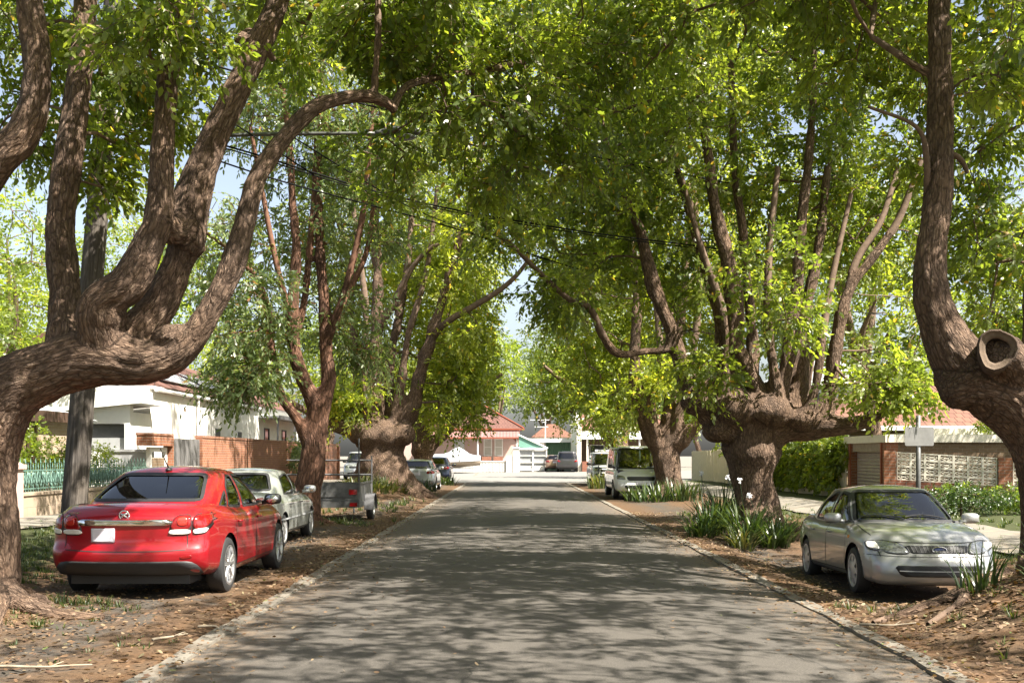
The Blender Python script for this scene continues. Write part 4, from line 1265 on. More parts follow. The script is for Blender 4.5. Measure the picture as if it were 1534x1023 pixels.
def lattice_box(nx, ny, nz):
    idx = {}; V = []; Fs = []; side = []
    def g(i, j, k):
        t = (i, j, k)
        if t not in idx:
            idx[t] = len(V); V.append(t)
        return idx[t]
    for j in range(ny):
        for k in range(nz):
            Fs.append((g(0, j, k), g(0, j, k + 1), g(0, j + 1, k + 1), g(0, j + 1, k))); side.append(0)
            Fs.append((g(nx, j, k), g(nx, j + 1, k), g(nx, j + 1, k + 1), g(nx, j, k + 1))); side.append(1)
    for i in range(nx):
        for k in range(nz):
            Fs.append((g(i, 0, k), g(i + 1, 0, k), g(i + 1, 0, k + 1), g(i, 0, k + 1))); side.append(2)
            Fs.append((g(i, ny, k), g(i, ny, k + 1), g(i + 1, ny, k + 1), g(i + 1, ny, k))); side.append(3)
        for j in range(ny):
            Fs.append((g(i, j, 0), g(i, j + 1, 0), g(i + 1, j + 1, 0), g(i + 1, j, 0))); side.append(4)
            Fs.append((g(i, j, nz), g(i + 1, j, nz), g(i + 1, j + 1, nz), g(i, j + 1, nz))); side.append(5)
    return np.array(V, float), Fs, np.array(side)


def lower_body(p):
    q = p.get('res', 1.0)
    nx, ny, nz = int(30 * q), int(120 * q), int(22 * q)
    V, Fs, side = lattice_box(nx, ny, nz)
    sp = lambda t: 0.55 * t + 0.45 * np.sin(t * np.pi / 2)
    u = sp(V[:, 0] / nx * 2 - 1); v = sp(V[:, 1] / ny * 2 - 1); w = sp(V[:, 2] / nz * 2 - 1)
    L, W, H = p['L'], p['W'], 0.75
    h = np.array([W / 2, L / 2, H / 2]); r = p.get('round', 0.11)
    X = np.stack([u, v, w], 1) * h
    inn = np.clip(X, -(h - r), h - r); d = X - inn
    ln = np.linalg.norm(d, axis=1, keepdims=True)
    X = np.where(ln > 1e-9, inn + d / (ln + 1e-12) * r, X)
    x, y, c = X[:, 0].copy(), X[:, 1].copy(), (X[:, 2] + H / 2) / H
    yy = y.copy()
    zt = p['ztop'](yy); zb = p['zbot'](yy)
    b = x / (W / 2)
    plan = p['plan'](yy)
    sidec = p['sidec'](c)
    x2 = x * plan * sidec
    z = zb + c * (zt - zb) + (p.get('crown', .035)) * (1 - b * b) * sstep(.75, 1.0, c)
    a = y / (L / 2)
    fr = sstep(.72, 1, a); re = sstep(.72, 1, -a)
    y2 = y + fr * (p['nose'](c) - p.get('nose_curve', .16) * np.abs(b) ** 2.4) + re * (p['tail'](c) + p.get('tail_curve', .12) * np.abs(b) ** 2.4)
    # shoulder crease / flank modelling
    x2 = x2 + np.sign(x) * p.get('crease', .012) * np.exp(-((c - p.get('crease_c', .78)) / .06) ** 2) * (np.abs(b) > .8) * (1 - fr) * (1 - re)
    # slight flares over the wheels
    for ya in (p['ya_r'], p['ya_f']):
        x2 = x2 + np.sign(x) * p.get('flare', .012) * np.exp(-((yy - ya) / .42) ** 2) * np.exp(-((z - .55) / .3) ** 2) * (np.abs(b) > .8)
    return np.stack([x2, y2, z], 1), Fs, side


def greenhouse(p):
    q = p.get('res', 1.0)
    Mn = int(132 * q); nl = int(20 * q); nr = int(9 * q)
    g = p['gh']
    n = g.get('n', 5.5)
    th = np.linspace(0, 2 * np.pi, 4000, endpoint=False)
    se = lambda t, hx, hy: (hx * np.sign(np.cos(t)) * np.abs(np.cos(t)) ** (2 / n), hy * np.sign(np.sin(t)) * np.abs(np.sin(t)) ** (2 / n))
    ex, ey = se(th, g['wb'], (g['fb'] - g['rb']) / 2)
    s = np.r_[0, np.cumsum(np.hypot(np.diff(ex), np.diff(ey)))]
    tq = np.interp(np.linspace(0, s[-1], Mn, endpoint=False), s, th)
    V = []; Fs = []
    rings = []
    for i in range(nl + 1):
        t = i / nl
        k = math.sin(t * math.pi / 2) ** 1.0
        bw = g.get('bulge', .045) * math.sin(math.pi * min(t, 1)) 
        yf = g['fb'] + (g['ft'] - g['fb']) * t + g.get('fbow', .05) * math.sin(math.pi * t)
        yr = g['rb'] + (g['rt'] - g['rb']) * t - g.get('rbow', .05) * math.sin(math.pi * t)
        w = g['wb'] + (g['wt'] - g['wb']) * t ** 1.25 + bw * .5
        rings.append((w, yf, yr, g['zb'] + (g['zr'] - g['zb']) * t))
    for i in range(1, nr + 1):
        k = 1 - (i / nr) ** 1.0
        w, yf, yr, z = rings[nl]
        cy = (yf + yr) / 2
        rise = g.get('dome', .07) * (1 - k ** 2.2)
        rings.append((max(w * k, .002), cy + (yf - cy) * max(k, .002), cy + (yr - cy) * max(k, .002), z + rise))
    for w, yf, yr, z in rings:
        ax, ay = se(tq, w, (yf - yr) / 2)
        for a, b in zip(ax, ay): V.append((a, (yf + yr) / 2 + b, z))
    m = len(rings)
    for r in range(m - 1):
        for i in range(Mn):
            j = (i + 1) % Mn
            Fs.append((r * Mn + i, r * Mn + j, (r + 1) * Mn + j, (r + 1) * Mn + i))
    return np.array(V), Fs


def compact(V, Fs):
    used = sorted({i for f in Fs for i in f}); mp = {o: n for n, o in enumerate(used)}
    return [tuple(V[i]) for i in used], [tuple(mp[i] for i in f) for f in Fs]


def wheel(root, c, r, wdt, rim_r, style, sg, detail=True):
    """c: centre; sg = outward side (+1 right, -1 left)"""
    n = 40 if detail else 20
    tb = MB()
    hw = wdt / 2
    prof = [(-hw * .8, rim_r), (-hw, rim_r + .02), (-hw * 1.02, rim_r + (r - rim_r) * .55), (-hw * .86, r - .012), (-hw * .6, r), (hw * .6, r), (hw * .86, r - .012), (hw * 1.02, rim_r + (r - rim_r) * .55), (hw, rim_r + .02), (hw * .8, rim_r)]
    tb.lathe_x(prof, c, n)
    w = tb.build('wheel', M['rubber'], root, 'auto')
    rb = MB()
    x0 = c[0] + sg * hw * .72
    S = lambda dx, rr: (sg * dx, rr)
    # barrel and outer lip
    rb.lathe_x([S(hw * .98, rim_r + .012), S(hw * .98, rim_r - .012), S(hw * .6, rim_r - .022), S(-hw * .5, rim_r - .03), S(-hw * .5, 0.01)], c, n)
    if style == 'spokes':
        ns = 5
        rb.lathe_x([S(hw * .62, .065), S(hw * .78, .055), S(hw * .82, .02), S(hw * .82, .001)], c, 20)
        for i in range(ns):
            for dd in (-.13, .13):
                a = 2 * math.pi * i / ns + dd + .3
                b_ = 2 * math.pi * i / ns + dd * 1.55 + .3
                p0 = Vector((x0 + sg * .006, c[1] + math.cos(a) * .04, c[2] + math.sin(a) * .04))
                p1 = Vector((x0 + sg * .012, c[1] + math.cos(b_) * (rim_r - .015), c[2] + math.sin(b_) * (rim_r - .015)))
                rb.tube([p0, (p0 + p1) / 2, p1], [.022, .017, .016], 6)
    elif style == 'cap':
        # domed plastic trim with seven openings near the edge
        ns = 7
        for i in range(ns):
            a0 = 2 * math.pi * i / ns
            pts = []
            for da, rr in ((-.30, .45), (.30, .45), (.24, .95), (-.24, .95)):
                pts.append((a0 + da, rim_r * rr))
            vs = [(x0 + sg * (.028 - .018 * (rr / rim_r) ** 2), c[1] + math.cos(a) * rr, c[2] + math.sin(a) * rr) for a, rr in pts]
            vs += [(v[0] - sg * .03, v[1], v[2]) for v in vs]
            rb.add(vs, [(0, 1, 2, 3), (4, 5, 1, 0), (5, 6, 2, 1), (6, 7, 3, 2), (7, 4, 0, 3)])
        rb.lathe_x([S(hw * .72 + .02, rim_r * .5), S(hw * .72 + .03, rim_r * .25), S(hw * .72 + .032, .001)], c, 24)
        rb.lathe_x([S(hw * .72 + .014, rim_r * .99), S(hw * .72 + .016, rim_r * .90), S(hw * .72 - .01, rim_r * .89)], c, n)
    else:
        rb.lathe_x([S(hw * .5, rim_r - .03), S(hw * .62, rim_r * .6), S(hw * .75, rim_r * .4), S(hw * .8, .001)], c, 24)
    rb.build('rim', M['alloy'] if style == 'spokes' else M['hubcap'], w, 'auto')
    return w


def text_mesh(txt, size, depth=0.004):
    cu = bpy.data.curves.new('t', 'FONT'); cu.body = txt; cu.size = size; cu.extrude = depth; cu.align_x = 'CENTER'; cu.align_y = 'CENTER'
    ob = bpy.data.objects.new('t', cu); COL.objects.link(ob)
    dg = bpy.context.evaluated_depsgraph_get(); dg.update()
    me = bpy.data.meshes.new_from_object(ob.evaluated_get(dg))
    bpy.data.objects.remove(ob); bpy.data.curves.remove(cu)
    return me


def car(name, label, cat, loc, rz, p, paint, group=None, tilt=(0, 0)):
    root = empty(name, loc, rz, label, cat, group)
    root.rotation_euler = (tilt[0], tilt[1], rz)
    det = p.get('detail', True)
    V, Fs, side = lower_body(p)
    GV, GF = greenhouse(p)
    PB = Proj(V, Fs); PG = Proj(GV, GF)
    ra = p['r'] + p.get('arch_gap', .045); zc = p['r'] + .01
    cen = np.array([V[list(f)].mean(0) for f in Fs])
    g = p['gh']
    drop = np.zeros(len(Fs), bool)
    ydirs = (p['ya_r'], p['ya_f'])
    sidef = (side == 0) | (side == 1)
    outer = np.abs(cen[:, 0]) > p['W'] / 2 - .26
    for ya in ydirs:
        dd = np.hypot(cen[:, 1] - ya, cen[:, 2] - zc)
        drop |= ((sidef | (side == 4)) & outer & (dd < ra))
    top = side == 5
    drop |= top & (cen[:, 1] > g['rb'] + .12) & (cen[:, 1] < g['fb'] - .12) & (np.abs(cen[:, 0]) < g['wb'] - .10)
    # snap the arch edge to a clean circle
    cnt = {}
    for f, dr, sf in zip(Fs, drop, sidef):
        for i in f:
            a = cnt.setdefault(i, [0, 0]); a[1 if dr else 0] += 1
    for i, (k, dr) in cnt.items():
        if k and dr and abs(V[i, 0]) > p['W'] / 2 - .24:
            for ya in ydirs:
                d = V[i, 1:] - np.array([ya, zc]); l = np.linalg.norm(d)
                if abs(l - ra) < .1:
                    V[i, 1:] = np.array([ya, zc]) + d / l * ra
    # doors: side faces between these limits become parts of their own
    parts = {}
    lab = np.full(len(Fs), 'body', dtype=object)
    for k, (y0, y1, z0, z1) in enumerate(p.get('doors', [])):
        for sd, sv in ((0, -1), (1, 1)):
            m = (side == sd) & (cen[:, 1] > y0) & (cen[:, 1] < y1) & (cen[:, 2] > z0) & (cen[:, 2] < z1) & ~drop
            lab[m] = 'door%d_%d' % (k, sv)
    # windows cut out of the upper shell
    gc = np.array([GV[list(f)].mean(0) for f in GF])
    gd = np.zeros(len(GF), bool)
    front = gc[:, 1] > (g['fb'] + g['ft']) / 2 - abs(g['fb'] - g['ft']) * .75 - .25
    onside = np.abs(gc[:, 0]) > np.interp(gc[:, 2], [g['zb'], g['zr']], [g['wb'], g['wt']]) - .14
    for poly in p['side_win']:
        gd |= in_poly(gc[:, 1], gc[:, 2], inset(poly, .012)) & onside
    if p.get('wind'):
        gd |= in_poly(gc[:, 0], gc[:, 2], inset(p['wind'], .012)) & (gc[:, 1] > g['ft'] - .12) & ~(gc[:, 2] > g['zr'] - .005)
    if p.get('rear_win'):
        gd |= in_poly(gc[:, 0], gc[:, 2], inset(p['rear_win'], .012)) & (gc[:, 1] < g['rt'] + .12) & ~(gc[:, 2] > g['zr'] - .005)
    bv = [tuple(v) for v in V]
    bf = [f for f, d, l in zip(Fs, drop, lab) if not d and l == 'body']
    nb = len(bv)
    bv += [tuple(v) for v in GV]
    bf += [tuple(i + nb for i in f) for f, d in zip(GF, gd) if not d]
    cv, cf = compact(bv, bf)
    mb = MB(); mb.add(cv, cf)
    mb.build('body', paint, root, True, fix=False)
    door_obs = {}
    for l in sorted(set(lab) - {'body'}):
        fs = [f for f, d, q in zip(Fs, drop, lab) if not d and q == l]
        if not fs: continue
        cv, cf = compact(V, fs)
        mb = MB(); mb.add(cv, cf)
        door_obs[l] = mb.build('door', paint, root, True, fix=False)
    # seams, sills, handles
    if p.get('doors'):
        for sg in (-1, 1):
            sm = MB()
            for y0, y1, z0, z1 in p['doors']:
                for a, b in (((y0, z0), (y0, z1)), ((y1, z0), (y1, z1)), ((y0, z0), (y1, z0))):
                    PB.strip(sm, [a, b], .011, 'x', sg, .0025)
            sm.build('seam', M['black_plastic'], root)
            for k, (y0, y1, z0, z1) in enumerate(p['doors']):
                d_o = door_obs.get('door%d_%d' % (k, sg))
                if d_o is None: continue
                hb = MB(); yh = y0 + .16; zh = z1 - .115
                h, nn = PB.hit(yh, zh, 'x', sg)
                hb.tube([h + Vector((sg * .004, -.09, 0)), h + Vector((sg * .032, -.07, .004)), h + Vector((sg * .036, 0, .006)), h + Vector((sg * .032, .07, .004)), h + Vector((sg * .004, .09, 0))], .013, 8)
                hb.build('handle', p.get('handle_mat', paint), d_o, True)
            if p.get('rub'):
                y0, y1, zz, hh, mm = p['rub']
                rb = MB(); PB.strip(rb, [(y0, zz), ((y0 + y1) / 2, zz), (y1, zz)], hh, 'x', sg, .012); rb.build('side_moulding', mm, root)
    if p.get('lid_seams'):
        sm = MB()
        for ax, sg, pts, wd in p['lid_seams']: PB.strip(sm, pts, wd, ax, sg, .0025)
        sm.build('seam', M['black_plastic'], root)
    # glass with dark surrounds
    for sg in (-1, 1):
        for poly in p['side_win']:
            gb = MB(); PG.patch(gb, poly, 'x', sg, -.006, 5, 2, .004)
            wo = gb.build('window', p.get('side_glass', M['car_glass']), root, True)
            tb = MB(); PG.ring(tb, inset(poly, -.012), .03, 'x', sg, .004)
            tb.build('window_trim', p.get('trim', M['black_plastic']), wo)
    for key, sg, nm in (('wind', 1, 'windscreen'), ('rear_win', -1, 'rear_window')):
        if p.get(key):
            gb = MB(); PG.patch(gb, p[key], 'y', sg, -.004, 8, 2, .004)
            wo = gb.build(nm, M['car_glass'] if key == 'wind' else p.get('rear_glass', M['dark_glass']), root, True)
            tb = MB(); PG.ring(tb, inset(p[key], -.015), .034, 'y', sg, .004)
            tb.build('window_trim', M['black_plastic'], wo)
    if p.get('wipers') and det:
        zz = min(q[1] for q in p['wind']) + .03
        for x0, x1 in ((-.52, .02), (.05, .58)):
            wb = MB(); pts = []
            for t in np.linspace(0, 1, 6):
                h, nn = PG.hit(x0 + (x1 - x0) * t, zz + .05 * math.sin(t * 2.6), 'y', 1); pts.append(h + nn * .014)
            wb.tube(pts, .009, 6); wb.build('wiper', M['black_plastic'], root)
    # cabin
    ib = MB()
    zf = .32
    ib.b2((-g['wb'] + .12, g['rb'] + .15, zf), (g['wb'] - .12, g['fb'] - .15, zf + .04))
    for sg in (-1, 1):
        ib.b2((sg * (g['wb'] - .11), g['rb'] + .15, zf), (sg * (g['wb'] - .07), g['fb'] - .15, g['zb'] + .06))
    dash_y = g['fb'] - .28
    ib.prism([(dash_y - .22, .55), (dash_y - .24, .84), (dash_y - .08, g['zb'] + .035), (g['fb'] - .04, g['zb'] + .02), (g['fb'] - .04, .55)], 'x', -g['wb'] + .1, g['wb'] - .1)
    ib.b2((-g['wb'] + .12, g['rb'] + .05, zf), (g['wb'] - .12, g['rb'] + .40, g['zb'] - .02))
    ib.build('interior', p.get('int_mat', M['dark_interior']), root)
    for yy, xs in ((p['seat_f'], (-.36, .36)), (p['seat_r'], (-.38, .0, .38))):
        for sx in xs:
            sb = MB()
            sb.box((sx, yy + .22, .47), (.46 if len(xs) == 2 else .40, .50, .16))
            sb.tube([(sx, yy, .50), (sx, yy - .06, .78), (sx, yy - .13, g['zb'] + .14)], [.20, .22, .15], 10)
            sb.sphere((sx, yy - .15, g['zb'] + .235), .12, 12, 8, (1.15, .5, .85))
            sb.build('seat', p.get('seat_mat', M['dark_interior']), root, True)
    if det:
        sw = MB(); a = []
        cx = .36 if p.get('rhd', True) else -.36
        for i in range(25):
            t = 2 * math.pi * i / 24
            a.append((cx + .185 * math.cos(t), dash_y - .30 + .07 * math.sin(t), g['zb'] - .03 + .17 * math.sin(t)))
        sw.tube(a, .016, 6); sw.build('steering_wheel', M['black_plastic'], root, True)
        mm = MB(); mm.box((0, g['ft'] + .12, g['zr'] - .09), (.23, .03, .065)); mm.build('rear_view_mirror', M['black_plastic'], root)
    # underside and wheel wells
    ub = MB()
    ub.b2((-p['W'] / 2 + .25, -p['L'] / 2 + .25, .19), (p['W'] / 2 - .25, p['L'] / 2 - .3, .42))
    for ya in ydirs:
        for sg in (-1, 1):
            n = 22; xo = sg * (p['W'] / 2 - .035); xi = sg * (p['W'] / 2 - .30)
            vs = []; fs = []
            for i in range(n + 1):
                t = R(-12) + R(204) * i / n
                for xx in (xo, xi): vs.append((xx, ya + math.cos(t) * (ra + .004), zc + math.sin(t) * (ra + .004)))
            for i in range(n): fs.append((2 * i, 2 * i + 1, 2 * i + 3, 2 * i + 2))
            fs.append(tuple(2 * i + 1 for i in range(n + 1)))
            ub.add(vs, fs)
    ub.build('underbody', M['black_plastic'], root)
    for ya in ydirs:
        for sg in (-1, 1):
            wheel(root, (sg * (p['W'] / 2 - p.get('wheel_in', .115)), ya, p['r']), p['r'], p['tw'], p['rim'], p['style'], sg, det)
    # mirrors
    for sg in (-1, 1):
        m = MB(); ym, zm = p['mirror']
        h, nn = PB.hit(ym, g['zb'] - .03, 'x', sg)
        xm = h.x
        m.sphere((xm + sg * .13, ym, zm), .12, 16, 12, (.98, .55, .60)); m.v = [(xm + sg * .13 + .118 * np.sign(v[0] - xm - sg * .13) * abs((v[0] - xm - sg * .13) / .118) ** .62, v[1], zm + .072 * np.sign(v[2] - zm) * abs((v[2] - zm) / .072) ** .62) for v in m.v]
        m.tube([(xm - sg * .02, ym + .02, zm - .05), (xm + sg * .08, ym + .01, zm - .03)], .03, 8)
        mo = m.build('mirror', p.get('mirror_mat', paint), root, True)
        k = MB(); k.sphere((xm + sg * .13, ym - .045, zm), .10, 14, 8, (.9, .38, .58)); k.build('mirror_glass', M['chrome'], mo, True)
    # lamps, plates, grilles and trim laid on the body
    for nm, mat, items in p.get('patches', []):
        items = items if isinstance(items, list) else [items]
        for it in items:
            poly, ax, sg, off = it[:4]
            on = it[4] if len(it) > 4 else PB
            b = MB(); (PG if on == 'gh' else PB).patch(b, poly, ax, sg, off, 5, it[5] if len(it) > 5 else 2, max(.012, off + .006))
            b.build(nm, mat, root, True)
    return root, PB, PG


def mir(poly):
    return [(-a, b) for a, b in poly]


# ---- red sedan
M['bright_red'] = plain('bright_red', (0.45, 0.03, 0.02), 0.15, coat=1.0)
P_RED = dict(
    L=4.60, W=1.81, ya_r=-1.30, ya_f=1.385, r=.325, tw=.21, rim=.225, style='spokes', doors=[(-.98, .02, .30, .93), (.03, 1.02, .30, .93)],
    ztop=curve([(-2.3, .975), (-2.1, 1.035), (-1.6, 1.055), (-.6, .985), (.9, .955), (1.3, .945), (1.9, .83), (2.3, .70)], .12),
    zbot=curve([(-2.3, .29), (-1.9, .27), (-1.0, .20), (1.0, .20), (1.9, .22), (2.3, .26)], .15),
    plan=curve([(-2.3, .945), (-1.9, .98), (-1.2, 1.0), (1.2, 1.0), (1.8, .96), (2.3, .86)], .25),
    sidec=curve([(0, .95), (.12, .985), (.35, 1.0), (.62, .995), (.85, .965), (1, .90)], .05),
    nose=curve([(0, -.06), (.3, 0), (.6, -.03), (1, -.22)], .08), tail=curve([(0, .10), (.22, .01), (.40, 0.0), (.5, .05), (.62, .055), (.88, .045), (1, .10)], .03),
    nose_curve=.28, tail_curve=.17, crease=.016,
    gh=dict(fb=1.18, ft=.16, rb=-1.93, rt=-.78, zb=.93, zr=1.405, wb=.79, wt=.595, dome=.075, n=5.0, fbow=.06, rbow=.06, bulge=.05),
    side_win=[[(-.93, .985), (-.36, .965), (-.30, 1.36), (-.46, 1.365), (-.78, 1.22)], [(-.27, .965), (.66, .955), (.80, .985), (.22, 1.34), (-.17, 1.37), (-.22, 1.36)], [(-1.30, 1.005), (-.99, .99), (-.86, 1.19), (-.98, 1.15)]],
    wind=[(-.68, .985), (.68, .985), (.54, 1.37), (-.54, 1.37)], rear_win=[(-.64, 1.085), (.64, 1.085), (.50, 1.385), (-.50, 1.385)], rear_glass=glass_mat('red_car_rear_glass', (.22, .26, .26), 1.2),
    seat_f=.05, seat_r=-.82, mirror=(.70, 1.02), mirror_mat=M['black_plastic'], wheel_in=.105, wipers=False,
    lid_seams=[('y', -1, [(-.66, .58), (-.3, .565), (.3, .565), (.66, .58)], .010), ('y', -1, [(-.67, .60), (-.66, .78)], .009), ('y', -1, [(.67, .60), (.66, .78)], .009)],
    patches=[
        ('lamp_surround', M['black_plastic'], [([(.455, .735), (.705, .735), (.705, .965), (.53, .955)], 'y', -1, .005), ([(-.455, .735), (-.705, .735), (-.705, .965), (-.53, .955)], 'y', -1, .005),
                                               ([(.71, .735), (.85, .745), (.885, .975), (.71, .965)], 'y', -1, .005), ([(-.71, .735), (-.85, .745), (-.885, .975), (-.71, .965)], 'y', -1, .005)]),
        ('tail_light', M['red_lamp'], [([(.475, .79), (.695, .79), (.695, .952), (.54, .945)], 'y', -1, .011), ([(-.475, .79), (-.695, .79), (-.695, .952), (-.54, .945)], 'y', -1, .011),
                                       ([(.72, .79), (.85, .81), (.872, .962), (.72, .952)], 'y', -1, .011), ([(-.72, .79), (-.85, .81), (-.872, .962), (-.72, .952)], 'y', -1, .011)]),
        ('reversing_light', M['white_lamp'], [([(.465, .747), (.695, .747), (.695, .80), (.485, .80)], 'y', -1, .014), ([(-.465, .747), (-.695, .747), (-.695, .80), (-.485, .80)], 'y', -1, .014),
                                              ([(.72, .747), (.835, .757), (.852, .815), (.72, .80)], 'y', -1, .014), ([(-.72, .747), (-.835, .757), (-.852, .815), (-.72, .80)], 'y', -1, .014)]),
        ('lamp_ring', M['bright_red'], [([(.56, .84), (.66, .84), (.66, .93), (.56, .93)], 'y', -1, .015, None, 3), ([(-.56, .84), (-.66, .84), (-.66, .93), (-.56, .93)], 'y', -1, .015, None, 3)]),
        ('chrome_bar', M['chrome'], ([(-.50, .845), (.50, .845), (.51, .905), (-.51, .905)], 'y', -1, .018, None, 1)),
        ('number_plate', M['plate'], ([(-.36, .665), (-.10, .665), (-.10, .815), (-.36, .815)], 'y', -1, .012, None, 0)),
        ('bumper_insert', M['black_plastic'], ([(-.80, .30), (.80, .30), (.78, .40), (.70, .455), (-.70, .455), (-.78, .40)], 'y', -1, .012, None, 1)),
        ('reflector', M['red_lamp'], [([(.60, .48), (.72, .49), (.72, .52), (.60, .51)], 'y', -1, .006)]),
        ('headlight', M['clear_lamp'], [([(.48, .60), (.82, .66), (.80, .80), (.50, .70)], 'y', 1, .006), ([(-.48, .60), (-.82, .66), (-.80, .80), (-.50, .70)], 'y', 1, .006)]),
        ('fog_lamp', M['amber_lamp'], []),
    ])
red_paint = car_paint('red_paint', (0.30, 0.004, 0.011), 0.15, 0.34, 0.012)
yr = 12.59 + 1.30
red, PB, PG = car('parked_sedan', 'glossy red sedan seen from behind, parked under the big left tree', 'car', (-4.23, yr, gzf(-3.6, 13.8) + .005), 0, P_RED, red_paint, 'cars parked along the street')
b = MB(); h, n = PB.hit(0, .955, 'y', -1)
for i in range(28):
    pass
ring_pts = [(h.x + .052 * math.cos(t), h.y - .012, h.z + .052 * math.sin(t)) for t in np.linspace(0, 2 * math.pi, 25)]
b.tube(ring_pts, .009, 6)
b.tube([(h.x - .03, h.y - .016, h.z - .03), (h.x - .005, h.y - .02, h.z + .01), (h.x + .035, h.y - .016, h.z + .025)], .012, 6)
b.tube([(h.x - .03, h.y - .016, h.z + .02), (h.x + .03, h.y - .016, h.z - .02)], .010, 6)
b.build('emblem', M['chrome'], red, True)
for txt, xx, zz, sz in (('CRUZE', -.60, .965, .052),):
    h, n = PB.hit(xx, zz, 'y', -1)
    t = mobj('lettering', text_mesh(txt, sz), M['chrome'], red)
    t.location = (h.x, h.y - .006, h.z); t.rotation_euler = (R(90), 0, R(-9))
b = MB(); h, n = PG.hit(0, -.72, 'z', 1)
b.sphere((0, h.y, h.z + .01), .05, 10, 8, (.8, 1.2, .6)); b.tube([(0, h.y, h.z + .02), (-.02, h.y - .10, h.z + .14), (-.045, h.y - .19, h.z + .27)], [.010, .006, .004], 6)
b.build('aerial', M['black_plastic'], red, True)

# ---- silver sedan on the right, seen from the front
P_SIL = dict(
    L=4.43, W=1.70, ya_r=-1.28, ya_f=1.33, r=.298, tw=.185, rim=.205, style='cap', doors=[(-1.0, -.05, .28, .87), (-.04, .98, .28, .87)],
    ztop=curve([(-2.2, .93), (-1.6, .965), (-.6, .915), (.7, .895), (1.05, .885), (1.6, .80), (2.05, .70), (2.22, .63)], .12),
    zbot=curve([(-2.2, .28), (-1.0, .19), (1.0, .19), (2.2, .16)], .15),
    plan=curve([(-2.2, .90), (-1.6, .975), (-1.0, 1.0), (1.0, 1.0), (1.6, .975), (2.2, .86)], .25),
    sidec=curve([(0, .95), (.12, .985), (.35, 1.0), (.62, .995), (.85, .965), (1, .90)], .05),
    nose=curve([(0, -.05), (.25, 0), (.55, -.01), (.72, -.05), (1, -.17)], .06), tail=curve([(0, .08), (.3, 0), (.6, .03), (1, .10)], .05),
    nose_curve=.26, tail_curve=.16, crease=.010, arch_gap=.05,
    gh=dict(fb=1.02, ft=.18, rb=-1.72, rt=-.82, zb=.865, zr=1.345, wb=.755, wt=.565, dome=.07, n=4.6, fbow=.045, rbow=.05, bulge=.045),
    side_win=[[(-.96, .915), (-.18, .90), (-.15, 1.30), (-.32, 1.31), (-.72, 1.20)], [(-.09, .90), (.62, .895), (.72, .91), (.20, 1.28), (.0, 1.31), (-.06, 1.31)]],
    wind=[(-.665, .91), (.665, .91), (.52, 1.325), (-.52, 1.325)], rear_win=[(-.60, .98), (.60, .98), (.47, 1.32), (-.47, 1.32)], rear_glass=M['car_glass'],
    seat_f=.02, seat_r=-.80, mirror=(.66, .955), int_mat=M['grey_interior'], seat_mat=M['dark_interior'], wheel_in=.10, wipers=True,
    lid_seams=[('z', 1, [(-.66, 1.95), (-.72, 1.5), (-.70, 1.0)], .010), ('z', 1, [(.66, 1.95), (.72, 1.5), (.70, 1.0)], .010), ('y', 1, [(-.62, .695), (-.3, .68), (.3, .68), (.62, .695)], .010), ('y', 1, [(-.80, .53), (-.4, .515), (.4, .515), (.80, .53)], .008)],
    patches=[
        ('headlight', M['clear_lamp'], [([(.34, .555), (.50, .545), (.765, .60), (.78, .685), (.60, .70), (.42, .665)], 'y', 1, .008), ([(-.34, .555), (-.50, .545), (-.765, .60), (-.78, .685), (-.60, .70), (-.42, .665)], 'y', 1, .008)]),
        ('indicator', M['white_lamp'], [([(.635, .59), (.765, .61), (.778, .68), (.66, .69)], 'y', 1, .014), ([(-.635, .59), (-.765, .61), (-.778, .68), (-.66, .69)], 'y', 1, .014)]),
        ('lamp_surround', M['black_plastic'], [([(.33, .548), (.50, .535), (.775, .59), (.79, .695), (.60, .712), (.41, .675)], 'y', 1, .004), ([(-.33, .548), (-.50, .535), (-.775, .59), (-.79, .695), (-.60, .712), (-.41, .675)], 'y', 1, .004)]),
        ('grille', M['black_plastic'], ([(-.35, .555), (.35, .555), (.40, .645), (-.40, .645)], 'y', 1, .006, None, 1)),
        ('air_intake', M['black_plastic'], ([(-.46, .275), (.46, .275), (.54, .41), (-.54, .41)], 'y', 1, .006, None, 1)),
        ('side_repeater', M['amber_lamp'], [([(1.10, .705), (1.17, .705), (1.17, .745), (1.10, .745)], 'x', -1, .008, None, 1), ([(1.10, .705), (1.17, .705), (1.17, .745), (1.10, .745)], 'x', 1, .008, None, 1)]),
        ('tail_light', M['red_lamp'], [([(.50, .70), (.80, .72), (.80, .86), (.52, .85)], 'y', -1, .006), ([(-.50, .70), (-.80, .72), (-.80, .86), (-.52, .85)], 'y', -1, .006)]),
        ('number_plate', M['plate'], []),
    ])
sil_paint = car_paint('silver_paint', (0.36, 0.365, 0.36), 0.55, 0.36, 0.10)
zf_, zr_ = -0.165, -0.265
sil, PB, PG = car('parked_sedan', 'silver sedan facing the camera, nose up against the dirt mound on the right', 'car', (5.31, 15.12, -.215), math.pi - .045, P_SIL, sil_paint, 'cars parked along the street', tilt=(0.034, 0))
g_ = MB()
for k in np.linspace(-.34, .34, 17):
    PB.strip(g_, [(k, .56), (k * 1.08, .642)], .007, 'y', 1, .012)
g_.build('grille_bars', plain('grille_grey', (.11, .11, .11), .5), sil)
g_ = MB(); PB.strip(g_, [(-.48, .345), (0, .342), (.48, .345)], .013, 'y', 1, .012); g_.build('intake_bar', M['grey_paint'], sil)
b = MB(); h, n = PB.hit(0, .60, 'y', 1)
b.tube([(h.x + .085 * math.cos(t), h.y + .014, h.z + .035 * math.sin(t)) for t in np.linspace(0, 2 * math.pi, 25)], .006, 6)
b.build('emblem_ring', M['chrome'], sil, True)
